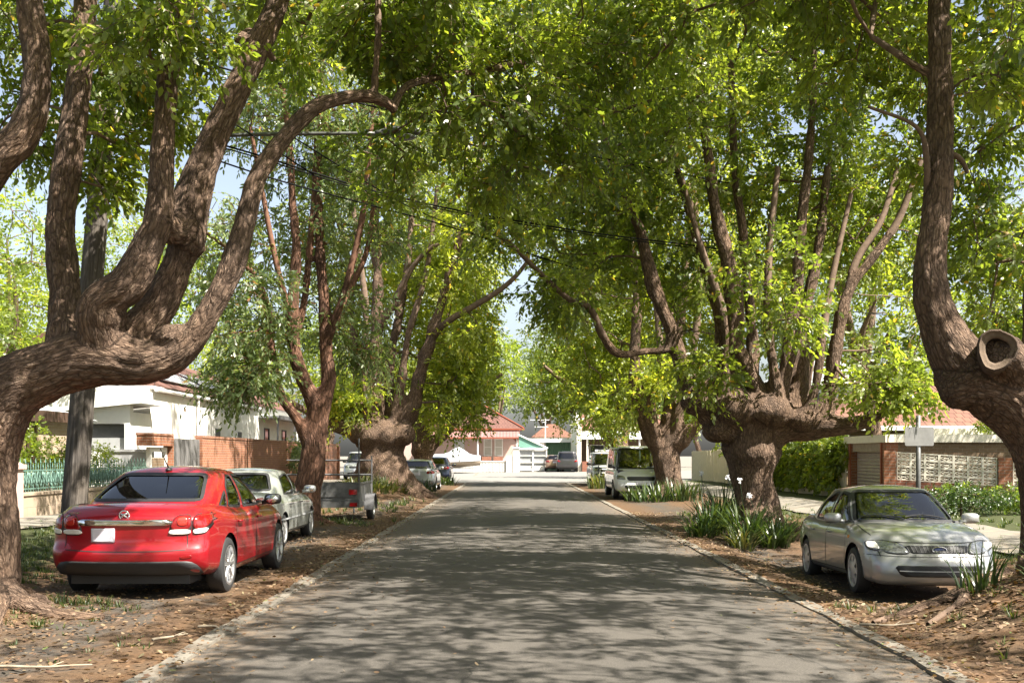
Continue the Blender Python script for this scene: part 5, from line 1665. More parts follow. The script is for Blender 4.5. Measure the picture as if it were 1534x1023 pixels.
b = MB(); b.sphere((h.x, h.y + .004, h.z), .08, 16, 8, (1, .14, .40)); b.build('emblem', plain('badge_blue', (.05, .07, .16), .3), sil, True)

# ---- white sedan ahead of the red one
def small_car(L=4.15, W=1.69, H=1.40, hatch=False, wb=2.47, r=.29, res=.7, deck=.95, belt=.88, **kw):
    ya_f = L / 2 - .86; ya_r = ya_f - wb
    h2 = L / 2
    top = H - .065
    p = dict(
        L=L, W=W, ya_r=ya_r, ya_f=ya_f, r=r, tw=.18, rim=r * .68, style='cap', res=res, detail=False, doors=[(ya_r + .32, .0, .28, belt - .02), (.01, ya_f - .36, .28, belt - .02)],
        ztop=curve([(-h2, deck - .03), (-h2 + .25, deck + .02), (-.6, belt + .035), (.9, belt + .015), (h2 - .9, belt - .02), (h2 - .3, belt - .16), (h2, belt - .27)], .12),
        zbot=curve([(-h2, .29), (-1.0, .20), (1.0, .20), (h2, .22)], .15),
        plan=curve([(-h2, .90), (-h2 + .5, .975), (-.9, 1.0), (.9, 1.0), (h2 - .5, .97), (h2, .86)], .25),
        sidec=curve([(0, .95), (.12, .985), (.35, 1.0), (.62, .995), (.85, .965), (1, .90)], .05),
        nose=curve([(0, -.05), (.3, 0), (.6, -.02), (1, -.18)], .08), tail=curve([(0, .09), (.3, 0), (.5, .03), (1, .09)], .05),
        nose_curve=.25, tail_curve=.14,
        gh=dict(fb=h2 - 1.05, ft=.22, rb=(-h2 + .10) if hatch else (-h2 + .42), rt=(-h2 + .62) if hatch else (-h2 + 1.2), zb=belt - .015, zr=top, wb=W / 2 - .095, wt=W / 2 - .275, dome=.065, n=4.8, fbow=.05, rbow=.05),
        seat_f=.02, seat_r=-.80, mirror=(h2 - 1.42, belt + .09), wheel_in=.10, arch_gap=.04)
    g = p['gh']
    rq = g['rt']; t2 = top - .05
    p['side_win'] = [[(ya_r + .30, belt + .04), (-.06, belt + .03), (-.05, t2), (-.30, t2 + .005), (rq + .12, t2 - .06)], [(.02, belt + .03), (g['fb'] - .42, belt + .03), (g['fb'] - .30, belt + .05), (.24, t2 - .02), (.04, t2)]]
    if hatch: p['side_win'].append([(g['rb'] + .32, belt + .07), (ya_r + .22, belt + .05), (ya_r + .30, t2 - .10), (rq + .02, t2 - .10)])
    wz = belt + .035
    p['wind'] = [(-W / 2 + .19, wz), (W / 2 - .19, wz), (W / 2 - .34, t2 + .02), (-W / 2 + .34, t2 + .02)]
    zb_ = deck + .05
    p['rear_win'] = [(-W / 2 + .21, zb_), (W / 2 - .21, zb_), (W / 2 - .36, t2 + .02), (-W / 2 + .36, t2 + .02)]
    a = deck
    p['patches'] = [
        ('tail_light', M['red_lamp'], [([(.46, a - .20), (W / 2 - .06, a - .18), (W / 2 - .06, a - .05), (.50, a - .06)], 'y', -1, .008), (mir([(.46, a - .20), (W / 2 - .06, a - .18), (W / 2 - .06, a - .05), (.50, a - .06)]), 'y', -1, .008)]),
        ('number_plate', M['plate'], ([(-.19, a - .26), (.19, a - .26), (.19, a - .13), (-.19, a - .13)], 'y', -1, .008, None, 0)),
        ('headlight', M['clear_lamp'], [([(.38, .56), (W / 2 - .06, .58), (W / 2 - .05, .70), (.44, .68)], 'y', 1, .008), (mir([(.38, .56), (W / 2 - .06, .58), (W / 2 - .05, .70), (.44, .68)]), 'y', 1, .008)]),
        ('grille', M['black_plastic'], ([(-.34, .56), (.34, .56), (.38, .65), (-.38, .65)], 'y', 1, .006, None, 1)),
        ('air_intake', M['black_plastic'], ([(-.5, .28), (.5, .28), (.55, .40), (-.55, .40)], 'y', 1, .006, None, 1)),
    ]
    p.update(kw)
    return p


pale_paint = car_paint('pale_paint', (0.36, 0.38, 0.36), 0.3, 0.35, 0.10)
white_paint = car_paint('white_paint', (0.62, 0.64, 0.62), 0.0, 0.35, 0.10)
P_WHT = small_car(4.25, 1.69, 1.385, False, 2.465, .29, .8, rub=(-1.7, 1.7, .50, .03, M['grey_paint']), mirror_mat=M['hubcap'], handle_mat=M['black_plastic'])
car('parked_sedan', 'pale silver-white sedan parked between the red sedan and the box trailer', 'car', (-4.82, 21.2 - P_WHT['ya_f'], gzf(-4.4, 20) + .01), 0, P_WHT, pale_paint, 'cars parked along the street')
silver2 = car_paint('bright_silver_paint', (0.50, 0.52, 0.54), 0.5, 0.3, .05)
P_H1 = small_car(4.2, 1.76, 1.44, True, 2.6, .31, .6, deck=.98, belt=.93, style='plain')
car('parked_hatchback', 'silver hatchback parked half behind the raised bank on the left', 'car', (-4.22, 48.8, gzf(-4.2, 48) + .01), 0, P_H1, silver2, 'cars parked along the street')
blue_paint = car_paint('dark_blue_paint', (0.018, 0.026, 0.06), 0.3, 0.3, .05)
P_H2 = small_car(4.0, 1.72, 1.50, True, 2.5, .31, .55, deck=1.0, belt=.95, style='plain')
car('parked_hatchback', 'dark blue hatchback with red tail lights, last in the left-hand row', 'car', (-4.25, 61.0, gzf(-4.2, 60) + .01), 0, P_H2, blue_paint, 'cars parked along the street')


# ---- vans and wagons
def big_car(L, W, H, wb, r, belt, hood, fb, ft, rb, rt, res=.6, **kw):
    h2 = L / 2
    ya_f = h2 - .9; ya_r = ya_f - wb
    top = H - .06
    p = dict(
        L=L, W=W, ya_r=ya_r, ya_f=ya_f, r=r, tw=.22, rim=r * .66, style='plain', res=res, detail=False, doors=[(.02, ya_f - .38, .35, belt - .03), (ya_r + .42, .0, .35, belt - .03)],
        ztop=curve([(-h2, belt), (fb - .2, belt), (fb + .05, hood + .02), (h2 - .25, hood - .07), (h2, hood - .16)], .10),
        zbot=curve([(-h2, .36), (-1.0, .28), (1.0, .28), (h2, .27)], .15),
        plan=curve([(-h2, .95), (-h2 + .4, .99), (-.9, 1.0), (.9, 1.0), (h2 - .5, .98), (h2, .88)], .25),
        sidec=curve([(0, .96), (.15, .99), (.4, 1.0), (.7, .995), (1, .94)], .05),
        nose=curve([(0, -.05), (.3, 0), (.6, -.02), (1, -.14)], .08), tail=curve([(0, .05), (.3, 0), (.6, .02), (1, .04)], .05), nose_curve=.2, tail_curve=.07,
        gh=dict(fb=fb, ft=ft, rb=rb, rt=rt, zb=belt - .03, zr=top, wb=W / 2 - .05, wt=W / 2 - .19, dome=.06, n=6.5, fbow=.05, rbow=.02),
        seat_f=ft - .35, seat_r=ft - 1.4, mirror=(fb - .45, belt + .12), mirror_mat=M['black_plastic'], wheel_in=.12, arch_gap=.05)
    t2 = top - .07
    p['side_win'] = [[(ft - .75, belt + .04), (fb - .45, belt + .04), (fb - .33, belt + .08), (ft - .08, t2), (ft - .72, t2)], [(ft - 1.75, belt + .04), (ft - .83, belt + .04), (ft - .83, t2), (ft - 1.75, t2)]]
    p['wind'] = [(-W / 2 + .14, belt + .03 if hood < belt - .02 else belt + .05), (W / 2 - .14, belt + .03 if hood < belt - .02 else belt + .05), (W / 2 - .26, t2 + .02), (-W / 2 + .26, t2 + .02)]
    p['rear_win'] = [(-W / 2 + .18, belt + .05), (W / 2 - .18, belt + .05), (W / 2 - .28, t2), (-W / 2 + .28, t2)]
    lz = hood - .30
    p['patches'] = [
        ('headlight', M['clear_lamp'], [([(W / 2 - .42, lz), (W / 2 - .10, lz + .03), (W / 2 - .09, lz + .18), (W / 2 - .38, lz + .13)], 'y', 1, .008), (mir([(W / 2 - .42, lz), (W / 2 - .10, lz + .03), (W / 2 - .09, lz + .18), (W / 2 - .38, lz + .13)]), 'y', 1, .008)]),
        ('grille', M['black_plastic'], ([(-W / 2 + .48, lz - .02), (W / 2 - .48, lz - .02), (W / 2 - .44, lz + .12), (-W / 2 + .44, lz + .12)], 'y', 1, .006, None, 1)),
        ('air_intake', M['black_plastic'], ([(-.55, .36), (.55, .36), (.6, .50), (-.6, .50)], 'y', 1, .006, None, 1)),
        ('number_plate', M['plate'], ([(-.19, .53), (.19, .53), (.19, .63), (-.19, .63)], 'y', 1, .012, None, 0)),
        ('tail_light', M['red_lamp'], [([(W / 2 - .36, belt - .20), (W / 2 - .09, belt - .18), (W / 2 - .08, belt + .0), (W / 2 - .30, belt - .06)], 'y', -1, .008), (mir([(W / 2 - .36, belt - .20), (W / 2 - .09, belt - .18), (W / 2 - .08, belt + .0), (W / 2 - .30, belt - .06)]), 'y', -1, .008)]),
    ]
    p.update(kw)
    return p


P_VAN = big_car(4.85, 1.90, 1.93, 3.0, .325, 1.05, .98, 2.0, 1.15, -2.38, -2.25, .7)
car('parked_van', 'white delivery van facing the camera behind the right-hand camphor trunk', 'van', (4.62, 39.0 + P_VAN['ya_f'], gzf(4.0, 40) + .06), math.pi, P_VAN, white_paint, 'cars parked along the street')
P_PAT = big_car(4.9, 1.88, 1.80, 2.85, .38, 1.02, 1.04, 1.25, .62, -2.3, -2.2, .6)
pat, PB, PG = car('patrol_wagon', 'white and blue wagon with a light bar, parked behind the white van', 'car', (5.16, 57.0 + P_PAT['ya_f'], gzf(4.6, 58) + .01), math.pi, P_PAT, white_paint, 'cars parked along the street')
b = MB()
b.box((0, .25, 1.86), (1.25, .28, .10)); b.tube([(-.5, .25, 1.78), (-.5, .25, 1.82)], .03, 6); b.tube([(.5, .25, 1.78), (.5, .25, 1.82)], .03, 6)
b.build('light_bar', plain('light_bar', (.62, .63, .68), .2), pat)
b = MB()
for sx in (-.62, .62): b.tube([(sx, 2.42, .42), (sx, 2.62, .55), (sx, 2.60, 1.0), (sx * .96, 2.42, 1.05)], .035, 8)
for zz in (.62, .95): b.tube([(-.8, 2.55, zz - .02), (-.6, 2.62, zz), (.6, 2.62, zz), (.8, 2.55, zz - .02)], .04, 8)
b.build('bull_bar', plain('blue_black', (.03, .035, .06), .35), pat, True)
for sg in (-1, 1):
    b = MB(); PB.strip(b, [(-2.0, .74), (0, .74), (2.0, .74)], .20, 'x', sg, .006); b.build('side_stripe', plain('stripe_blue', (.02, .05, .22), .4), pat)

P_SUV = big_car(4.7, 1.86, 1.74, 2.75, .36, 1.02, 1.02, 1.25, .55, -2.30, -2.05, .55)
suv_paint = car_paint('charcoal_paint', (0.045, 0.045, 0.05), 0.3, .3, .08)
suv, PB, PG = car('parked_wagon', 'dark wagon with red tail lights in the driveway at the street end', 'car', (849 * 91 / F - 767 * 91 / F + .1, 91 + 1.0, gzf(5, 92) + .03), R(-3), P_SUV, suv_paint, 'cars in driveways at the street end')
P_BRZ = small_car(4.4, 1.75, 1.45, True, 2.6, .31, .5, style='plain', deck=.98, belt=.93)
car('parked_hatchback', 'bronze hatchback in front of the green shed, beside the dark wagon', 'car', ((829 - 767) * 95 / F, 95.5, gzf(4, 95) + .03), R(2), P_BRZ, car_paint('bronze_paint', (.30, .19, .13), .4, .3), 'cars in driveways at the street end')
P_4WD = big_car(4.8, 1.88, 1.86, 2.85, .38, 1.06, 1.08, 1.25, .75, -2.3, -2.2, .5)
car('parked_four_wheel_drive', 'pale four wheel drive beyond the brick wall, facing the camera', 'car', (-10.0, 71, gzf(-10, 70) + .02), math.pi, P_4WD, silver2, 'cars parked along the street')
# ------------------------------------------------------------------ materials for buildings and street things
M['brick_red'] = brick('brick_red', (0.30, 0.105, 0.055), (0.22, 0.075, 0.042), (0.33, 0.29, 0.25))
M['brick_orange'] = brick('brick_orange', (0.36, 0.145, 0.07), (0.28, 0.105, 0.055), (0.36, 0.30, 0.25))
M['brick_beige'] = brick('brick_beige', (0.46, 0.35, 0.25), (0.40, 0.29, 0.20), (0.48, 0.42, 0.35))
M['brick_brown'] = brick('brick_brown', (0.20, 0.135, 0.075), (0.16, 0.10, 0.055), (0.26, 0.22, 0.17))
M['sandstone'] = brick('sandstone', (0.44, 0.34, 0.25), (0.39, 0.30, 0.22), (0.34, 0.27, 0.2), 0.6, 0.24)
M['white_render'] = plain('white_render', (0.74, 0.73, 0.70), 0.85, var=0.07, scale=2, bmp=0.15)
M['fence_white'] = plain('fence_white', (0.58, 0.56, 0.53), 0.85, var=0.1, scale=3)
M['white_trim'] = plain('white_trim', (0.78, 0.77, 0.74), 0.6, var=0.05)
M['pink_render'] = plain('pink_render', (0.50, 0.36, 0.315), 0.85, var=0.06, scale=2)
M['cream'] = plain('cream', (0.62, 0.55, 0.42), 0.75, var=0.12, scale=5)
M['cream_paint'] = plain('cream_paint', (0.70, 0.66, 0.56), 0.7, var=0.08)
M['grey_render'] = plain('grey_render', (0.36, 0.37, 0.37), 0.85, var=0.1, scale=3)
M['dark_grey'] = plain('dark_grey', (0.10, 0.10, 0.105), 0.7, var=0.15)
M['gate_grey'] = plain('gate_grey', (0.16, 0.155, 0.155), 0.7, var=0.12)
M['brown_trim'] = plain('brown_trim', (0.085, 0.05, 0.035), 0.6)
M['rust_red'] = plain('rust_red', (0.27, 0.075, 0.04), 0.6, var=0.15)
M['window_glass'] = plain('window_glass', (0.05, 0.06, 0.065), 0.06, var=0.3)
M['curtain'] = plain('curtain', (0.50, 0.48, 0.42), 0.8, var=0.2, scale=20)
M['green_iron'] = plain('green_iron', (0.11, 0.20, 0.165), 0.5, var=0.2, scale=8)
M['tiles_red'] = roof_tiles('tiles_red', (0.17, 0.080, 0.060), (0.135, 0.062, 0.048))
M['tiles_orange'] = roof_tiles('tiles_orange', (0.215, 0.10, 0.065), (0.175, 0.08, 0.055))
M['iron_pink'] = corrugated('iron_pink', (0.30, 0.165, 0.15), 'x', 0.3)
M['iron_white'] = corrugated('iron_white', (0.62, 0.63, 0.63), 'x', 0.15)
M['iron_grey'] = corrugated('iron_grey', (0.42, 0.43, 0.44), 'y', 0.15)
M['iron_green'] = corrugated('iron_green', (0.10, 0.19, 0.11), 'x', 0.2)
M['canvas_green'] = plain('canvas_green', (0.16, 0.34, 0.27), 0.8, var=0.06)
M['solar'] = plain('solar', (0.045, 0.055, 0.10), 0.12, var=0.1)
M['roller'] = corrugated('roller', (0.42, 0.36, 0.31), 'z', 0.10)
M['pole_wood'] = bark_mat('pole_wood', (0.06, 0.052, 0.045), (0.125, 0.112, 0.098), (0.19, 0.172, 0.152), 18, 0.03, 0.5)
M['trailer_metal'] = plain('trailer_metal', (0.115, 0.117, 0.115), 0.5, 0.35, var=0.3, scale=12)
M['cable'] = plain('cable', (0.010, 0.010, 0.010), 0.95, spec=.1)
M['timber'] = plain('timber', (0.30, 0.25, 0.185), 0.85, var=0.25, scale=10)


def window(root, x0, x1, z0, z1, y, face='y-', frame=None, pane=None, t=.06, mull=0):
    """window in a wall facing -Y (face 'y-') or +X (face 'x+'; x0,x1 are then y positions and y is the x of the wall)"""
    frame = frame or M['white_trim']; pane = pane or M['window_glass']
    fb = MB(); pb = MB()
    def B(mb, a0, a1, b0, b1, d0, d1):
        if face == 'y-': mb.b2((a0, y - d1, b0), (a1, y - d0, b1))
        else: mb.b2((y + d0, a0, b0), (y + d1, a1, b1))
    B(fb, x0 - t, x0, z0 - t, z1 + t, -.03, .05); B(fb, x1, x1 + t, z0 - t, z1 + t, -.03, .05)
    B(fb, x0, x1, z1, z1 + t, -.03, .05); B(fb, x0, x1, z0 - t, z0, -.03, .07)
    for i in range(mull):
        q = z0 + (z1 - z0) * (i + 1) / (mull + 1)
        B(fb, x0, x1, q - .025, q + .025, .003, .04)
    B(pb, x0, x1, z0, z1, -.02, .012)
    f = fb.build('window', frame, root)
    pb.build('pane', pane, f)
    return f


# ================================================================ left side
zL = .26
b = MB(); b.b2((-10.82, 22.75, 0.0), (-10.46, 31.2, .74)); b.b2((-10.85, 22.75, .742), (-10.43, 31.2, .80))
b.build('garden_wall', M['sandstone'], label='low sandstone wall under the green iron fence', cat='wall')
b = MB(); b.b2((-10.90, 22.2, 0), (-10.40, 22.74, 1.32)); b.b2((-10.95, 22.15, 1.322), (-10.35, 22.79, 1.42)); b.prism([(-10.9, 1.422), (-10.4, 1.422), (-10.65, 1.54)], 'y', 22.2, 22.74)
b.build('gate_pier', M['pink_render'], label='pinkish pier at the near end of the low sandstone wall', cat='pier')
fence = empty('iron_fence', (-10.64, 27, .80), 0, 'pale green cast iron fence with arched pattern on the sandstone wall', 'fence')
b = MB()
y0, y1 = -4.2, 4.15
for z in (.06, .46): b.b2((-.012, y0, z), (.012, y1, z + .03))
n = int((y1 - y0) / .125)
for i in range(n):
    y = y0 + .06 + i * .125
    h = .66 if i % 2 == 0 else .56
    b.tube([(0, y, 0), (0, y, h)], [.011, .010], 5)
    b.add([(0, y, h + .10), (.0, y - .028, h), (.018, y, h - .02), (0, y + .028, h), (-.018, y, h - .02), (0, y, h - .05)], [(0, 1, 2), (0, 2, 3), (0, 3, 4), (0, 4, 1), (5, 2, 1), (5, 3, 2), (5, 4, 3), (5, 1, 4)])
b.build('pickets', M['green_iron'], fence)
b = MB()
for ph, x in ((0, -.016), (math.pi, .016)):
    pts = []
    for i in range(int((y1 - y0) / .03)):
        y = y0 + i * .03
        pts.append((x, y, .28 + .17 * math.sin(2 * math.pi * y / .25 + ph)))
    b.tube(pts, .014, 5)
    pts = [(x, p[1] + .06, .27 + .09 * math.sin(2 * math.pi * p[1] / .125 + ph)) for p in pts[:-3]]
    b.tube(pts, .010, 4)
b.build('scrollwork', M['green_iron'], fence, True)

# beige brick cottage with porch
cot = empty('cottage', (-15.5, 29.5, zL), 0, 'beige brick cottage with a brown porch pier and white gable, behind the iron fence', 'house')
def cpart(nm, mb, mat, par=None, **k): return mb.build(nm, mat, par or cot, **k)
O = Vector((-15.5, 29.5, zL))
def L2(*p): return tuple(Vector(p) - O)
b = MB(); b.b2(L2(-19, 28.2, 0), L2(-12.55, 31.4, 2.62)); cpart('wall', b, M['brick_beige'])
b = MB(); b.prism([(-19.3 + 15.5, 2.63 - zL), (-12.25 + 15.5, 2.63 - zL), (-15.6 + 15.5, 3.62 - zL)], 'y', 28.0 - 29.5, 31.6 - 29.5); rf = cpart('roof', b, M['iron_white'])
b = MB(); b.b2(L2(-19.3, 25.9, 2.50), L2(-11.35, 28.0, 2.62)); b.b2(L2(-19.3, 25.84, 2.44), L2(-11.3, 25.899, 2.70)); b.b2(L2(-11.349, 25.9, 2.44), L2(-11.28, 28.0, 2.70)); cpart('porch_roof', b, M['brown_trim'])
b = MB(); b.b2(L2(-12.25, 25.95, 0.1), L2(-11.85, 26.35, 2.498)); cpart('porch_pier', b, M['brick_brown'])
b = MB(); b.b2(L2(-11.8, 26.0, 0.1), L2(-11.68, 26.12, 2.498)); cpart('porch_post', b, M['brown_trim'])
b = MB(); b.b2(L2(-19, 26.2, 0), L2(-11.6, 28.19, .42)); cpart('porch_floor', b, M['path'])
w_ = window(cot, -14.6 + 15.5, -13.6 + 15.5, 1.2 - zL, 2.3 - zL, 28.2 - 29.5)

# white rendered house
wh = empty('white_house', (-15.5, 48, zL), 0, 'long white rendered house with solar panels on its roof, above the brick wall', 'house')
O = Vector((-15.5, 48, zL))
def wpart(nm, mb, mat, par=None, **k): return mb.build(nm, mat, par or wh, **k)
b = MB(); b.b2(L2(-20, 36.0, 0), L2(-12.2, 61.5, 3.86)); b.b2(L2(-20.05, 35.95, 3.862), L2(-12.12, 61.55, 3.96)); wpart('wall', b, M['white_render'])
b = MB()
# annex facing the camera, window opening with real reveals
X0, X1 = -14.3, -12.16
wx0, wx1, wz0, wz1 = -13.55, -12.34, 1.72, 2.62
b.b2(L2(X0, 34.0, 0), L2(wx0, 34.3, 3.0)); b.b2(L2(wx1, 34.0, 0), L2(X1, 34.3, 3.0)); b.b2(L2(wx0, 34.0, 0), L2(wx1, 34.3, wz0)); b.b2(L2(wx0, 34.0, wz1), L2(wx1, 34.3, 3.0))
b.b2(L2(X1 - .2, 34.302, 0), L2(X1, 35.998, 3.0)); b.b2(L2(X0, 34.302, 0), L2(X0 + .2, 35.998, 3.0))
b.prism([(X0 + 15.5, 3.002 - zL), (X1 + 15.5, 3.002 - zL), (X1 + 15.5, 3.225 - zL), (X0 + 15.5, 3.015 - zL)], 'y', 34.0 - 48, 34.3 - 48)
wpart('annex_wall', b, M['white_render'])
b = MB(); b.prism([(X0 - .25 + 15.5, 2.99 - zL), (X1 + .45 + 15.5, 3.27 - zL), (X1 + .45 + 15.5, 3.40 - zL), (X0 - .25 + 15.5, 3.12 - zL)], 'y', 33.75 - 48, 35.94 - 48); wpart('annex_roof', b, M['white_trim'])
b = MB(); b.b2(L2(wx0, 34.18, 2.17), L2(wx1, 34.22, wz1)); wn = wpart('window', b, M['dark_grey']); b = MB(); b.b2(L2(wx0, 34.12, wz0), L2(wx1, 34.24, 2.168)); wpart('window_blind', b, M['grey_render'], wn)
b = MB(); b.prism([(-12.0 + 15.5, 3.962 - zL), (-16.2 + 15.5, 5.95 - zL), (-20.2 + 15.5, 3.962 - zL)], 'y', 37.2 - 48, 61.6 - 48); rf = wpart('roof', b, M['tiles_red'])
# solar panels on the street slope
sl = Vector((-4.2, 0, 1.988)).normalized(); nrm = Vector((1.988, 0, 4.2)).normalized()
for k, y in enumerate((38.2, 39.3, 40.4, 41.5, 42.6, 45.0, 46.1, 47.2, 48.3, 49.4)):
    b = MB(); a = Vector((-12.55, y, 4.225)) - O + nrm * .06
    v = [a, a + Vector((0, 1.04, 0)), a + Vector((0, 1.04, 0)) + sl * 1.7, a + sl * 1.7]
    v += [q + nrm * .04 for q in v]
    b.add(v, [(3, 2, 1, 0), (4, 5, 6, 7), (0, 1, 5, 4), (1, 2, 6, 5), (2, 3, 7, 6), (3, 0, 4, 7)])
    sp_ = b.build('solar_panel', M['solar'], wh)
    b = MB(); u = Vector((0, 1, 0))
    for q0, q1 in ((v[4], v[5]), (v[5], v[6]), (v[6], v[7]), (v[7], v[4]), ((v[4] + v[7]) / 2, (v[5] + v[6]) / 2), ((v[4] + v[5]) / 2, (v[7] + v[6]) / 2)): b.tube([q0 + nrm * .004, q1 + nrm * .004], .012, 4)
    b.build('panel_frame', M['galv'], sp_)
for y, z0, z1, dy in ((43.9, 2.36, 2.72, .75), (47.5, 2.42, 2.66, .7)):
    b = MB(); b.b2(L2(-12.25, y, z0), L2(-12.19, y + dy, z1)); wpart('window', b, M['dark_grey'])
b = MB(); b.prism([(51.3 - 48, 3.42 - zL), (51.3 - 48, 3.52 - zL), (60 - 48, 3.52 - zL), (60 - 48, 3.42 - zL)], 'x', -12.18 + 15.5, -11.2 + 15.5); wpart('awning_roof', b, M['iron_grey'])
b = MB()
for y in (51.4, 55.5, 59.8): b.b2(L2(-11.32, y, 0.2), L2(-11.24, y + .09, 3.415))
b.b2(L2(-11.199, 51.3, 3.36), L2(-11.14, 60, 3.54)); wpart('awning_post', b, M['dark_grey'])
for y in (52.6, 56.6): window(wh, y - 48, y + .9 - 48, 1.0 - zL, 2.9 - zL, -12.2 + 15.5, 'x+', M['dark_grey'])
b = MB(); b.tube([L2(-12.1, 41.2, 3.9), L2(-12.1, 41.2, .3)], .05, 8); wpart('downpipe', b, M['white_trim'])
b = MB(); b.tube([L2(-12.06, 36.2, 3.84), L2(-12.06, 51.2, 3.84)], .07, 8); wpart('gutter', b, M['white_trim'])

b = MB(); b.b2((-12.25, 31.9, 0.1), (-10.75, 32.1, 1.72)); b.b2((-12.28, 31.86, 1.722), (-10.72, 32.14, 1.79))
b.build('rendered_wall', M['grey_render'], label='grey rendered wall below the white annex window', cat='wall')
b = MB(); b.b2((-10.74, 31.35, 0.1), (-10.62, 31.5, 1.72)); b.b2((-10.74, 32.75, 0.1), (-10.62, 32.9, 1.72)); b.b2((-10.74, 31.35, 1.722), (-10.62, 32.9, 1.86)); b.b2((-10.72, 31.502, .5), (-10.68, 32.748, 1.55))
gp = b.build('side_gate', M['white_trim'], label='small white framed gate at the near end of the brick wall', cat='gate')
b = MB(); b.b2((-10.677, 31.52, .52), (-10.655, 32.73, 1.53)); b.build('gate_panel', M['brick_brown'], gp)

bw_ = MB(); bw_.b2((-10.72, 36.15, 0), (-10.48, 64.6, 2.20)); bw_.b2((-10.74, 36.15, 2.202), (-10.46, 64.6, 2.28))
bw_.b2((-10.76, 32.95, 0), (-10.46, 33.05, 2.2))
for y in (64.0,): bw_.b2((-10.479, y, 0), (-10.36, y + .36, 2.18))
bw_.build('brick_wall', M['brick_orange'], label='long orange-red brick wall running beside the left footpath', cat='wall')
b = MB(); b.b2((-10.72, 33.06, .1), (-10.5, 33.16, 2.2)); b.b2((-10.70, 33.17, .3), (-10.58, 36.14, 2.14))
for i in range(14): b.b2((-10.579, 33.2 + i * .21, .32), (-10.565, 33.39 + i * .21, 2.12))
b.build('driveway_gate', M['gate_grey'], label='dark grey boarded gate set in the brick wall', cat='gate')
b = MB(); b.b2((-10.9, 31.0, 1.9), (-10.45, 32.94, 2.2)); b.b2((-10.92, 30.98, 2.202), (-10.43, 32.94, 2.27))
b.build('brick_lintel', M['brick_orange'], label='short brick band above the white framed gate', cat='wall')

# power pole, street lamp on it, cables
pp = empty('power_pole', (-6.43, 15.5, gzf(-6.43, 15.5)), 0, 'weathered grey timber power pole leaning right, behind the red sedan', 'power pole')
st = [[(-6.43, 15.5, -.2, .185), (-6.20, 15.5, 2.9, .168), (-5.98, 15.5, 5.6, .150), (-5.78, 15.5, 8.3, .13)]]
S = stem_samples(st, .15)
V, Fq = tube_np(catmull(st[0], 14)[:, :3], catmull(st[0], 14)[:, 3], 24)
V = V - np.array(pp.location)
me = mesh_arr('pole', V, Fq, True)
at = me.attributes.new('bark', 'FLOAT_VECTOR', 'POINT')
bk = np.stack([V[:, 0] + V[:, 2] * .0, V[:, 1], V[:, 2]], 1); bk[:, 0] -= np.interp(V[:, 2], [0, 8.3], [0, .65])
at.data.foreach_set('vector', bk.astype(np.float32).ravel())
mobj('pole', me, M['pole_wood'], pp)
for z, hw in ((6.35, .9), (7.6, 1.1)):
    x = np.interp(z, [0, 8.3], [0, .65]); b = MB()
    b.box((x, -.19, z), (.1, .1, .12)); b.box((x, -.2 - .05, z), (hw * 2, .09, .11))
    b.build('cross_arm', M['timber'], pp)
b = MB()
for z, hw in ((6.35, .9), (7.6, 1.1)):
    x = np.interp(z, [0, 8.3], [0, .65])
    for q in (-.8, -.35, .35, .8):
        b.tube([(x + q * hw, -.25, z + .055), (x + q * hw, -.25, z + .10), (x + q * hw, -.25, z + .13), (x + q * hw, -.25, z + .19)], [.03, .05, .035, .03], 8)
b.build('insulator', M['white_trim'], pp, True)
b = MB(); b.tube([(.36, -.18, 3.0), (.36, -.18, 3.35)], .04, 8); b.box((.33, -.19, 3.2), (.14, .06, .5)); b.build('pole_fitting', M['galv'], pp)
lx = -5.93
sl_ = empty('street_lamp', (lx, 15.34, 5.98), 0, 'long-armed grey street lamp reaching over the road from the pole', 'street lamp')
end = P(575, 200, 15.3)
b = MB(); pts = [(0, 0, 0), (.5, 0, .10), (2.0, -.02, .22), (end.x - lx, -.04, end.z - 5.98)]; p = catmull(pts, 6)
b.tube(p, np.linspace(.034, .026, len(p)), 8); b.tube([(0, 0, -.5), (1.3, -.01, .14)], .018, 6); b.box((0, .03, -.1), (.06, .05, .9)); b.build('arm', M['trailer_metal'], sl_, True)
b = MB(); ex, ez = end.x - lx, end.z - 5.98
b.sphere((ex + .24, -.04, ez + .02), .30, 16, 10, (1, .42, .26)); b.tube([(ex - .12, -.04, ez), (ex + .05, -.04, ez + .01)], [.04, .07], 8); b.build('lamp_head', M['trailer_metal'], sl_, True)
b = MB(); b.sphere((ex + .28, -.04, ez - .045), .20, 14, 8, (1, .5, .32)); b.build('lamp_lens', M['clear_lamp'], sl_, True)

CAB = [
    ([(150, 172, 15.3), (350, 222, 16), (610, 299, 18), (860, 345, 20.5), (1095, 376, 23), (1400, 425, 27), (1800, 505, 33)], .015, 'thick double black cable sagging across the street from the pole'),
    ([(150, 176, 15.3), (350, 226, 16), (610, 302.5, 18), (860, 348.5, 20.5), (1095, 379.5, 23), (1400, 429, 27), (1800, 510, 33)], .011, 'black cable strung just below the thick double cable'),
    ([(180, 190, 15.3), (400, 265, 17), (560, 309, 18.6), (680, 342, 20), (900, 412, 23.5), (1100, 446, 27), (1400, 480, 33)], .014, 'thin cable crossing lowest over the road'),
    ([(150, 20, 15.3), (300, 92, 16), (610, 172, 18), (930, 243, 21), (1250, 305, 25), (1700, 395, 33)], .015, 'upper black cable crossing high among the leaves'),
    ([(430, 200, 17), (560, 280, 20), (640, 322, 23), (770, 372, 28), (900, 420, 36), (1020, 460, 48)], .013, 'black cable running away down the street into the trees'),
    ([(150, 40, 15.3), (280, 132, 14.2), (340, 178, 13.8), (470, 262, 13.5)], .010, 'short thin service wire near the lamp arm'),
]
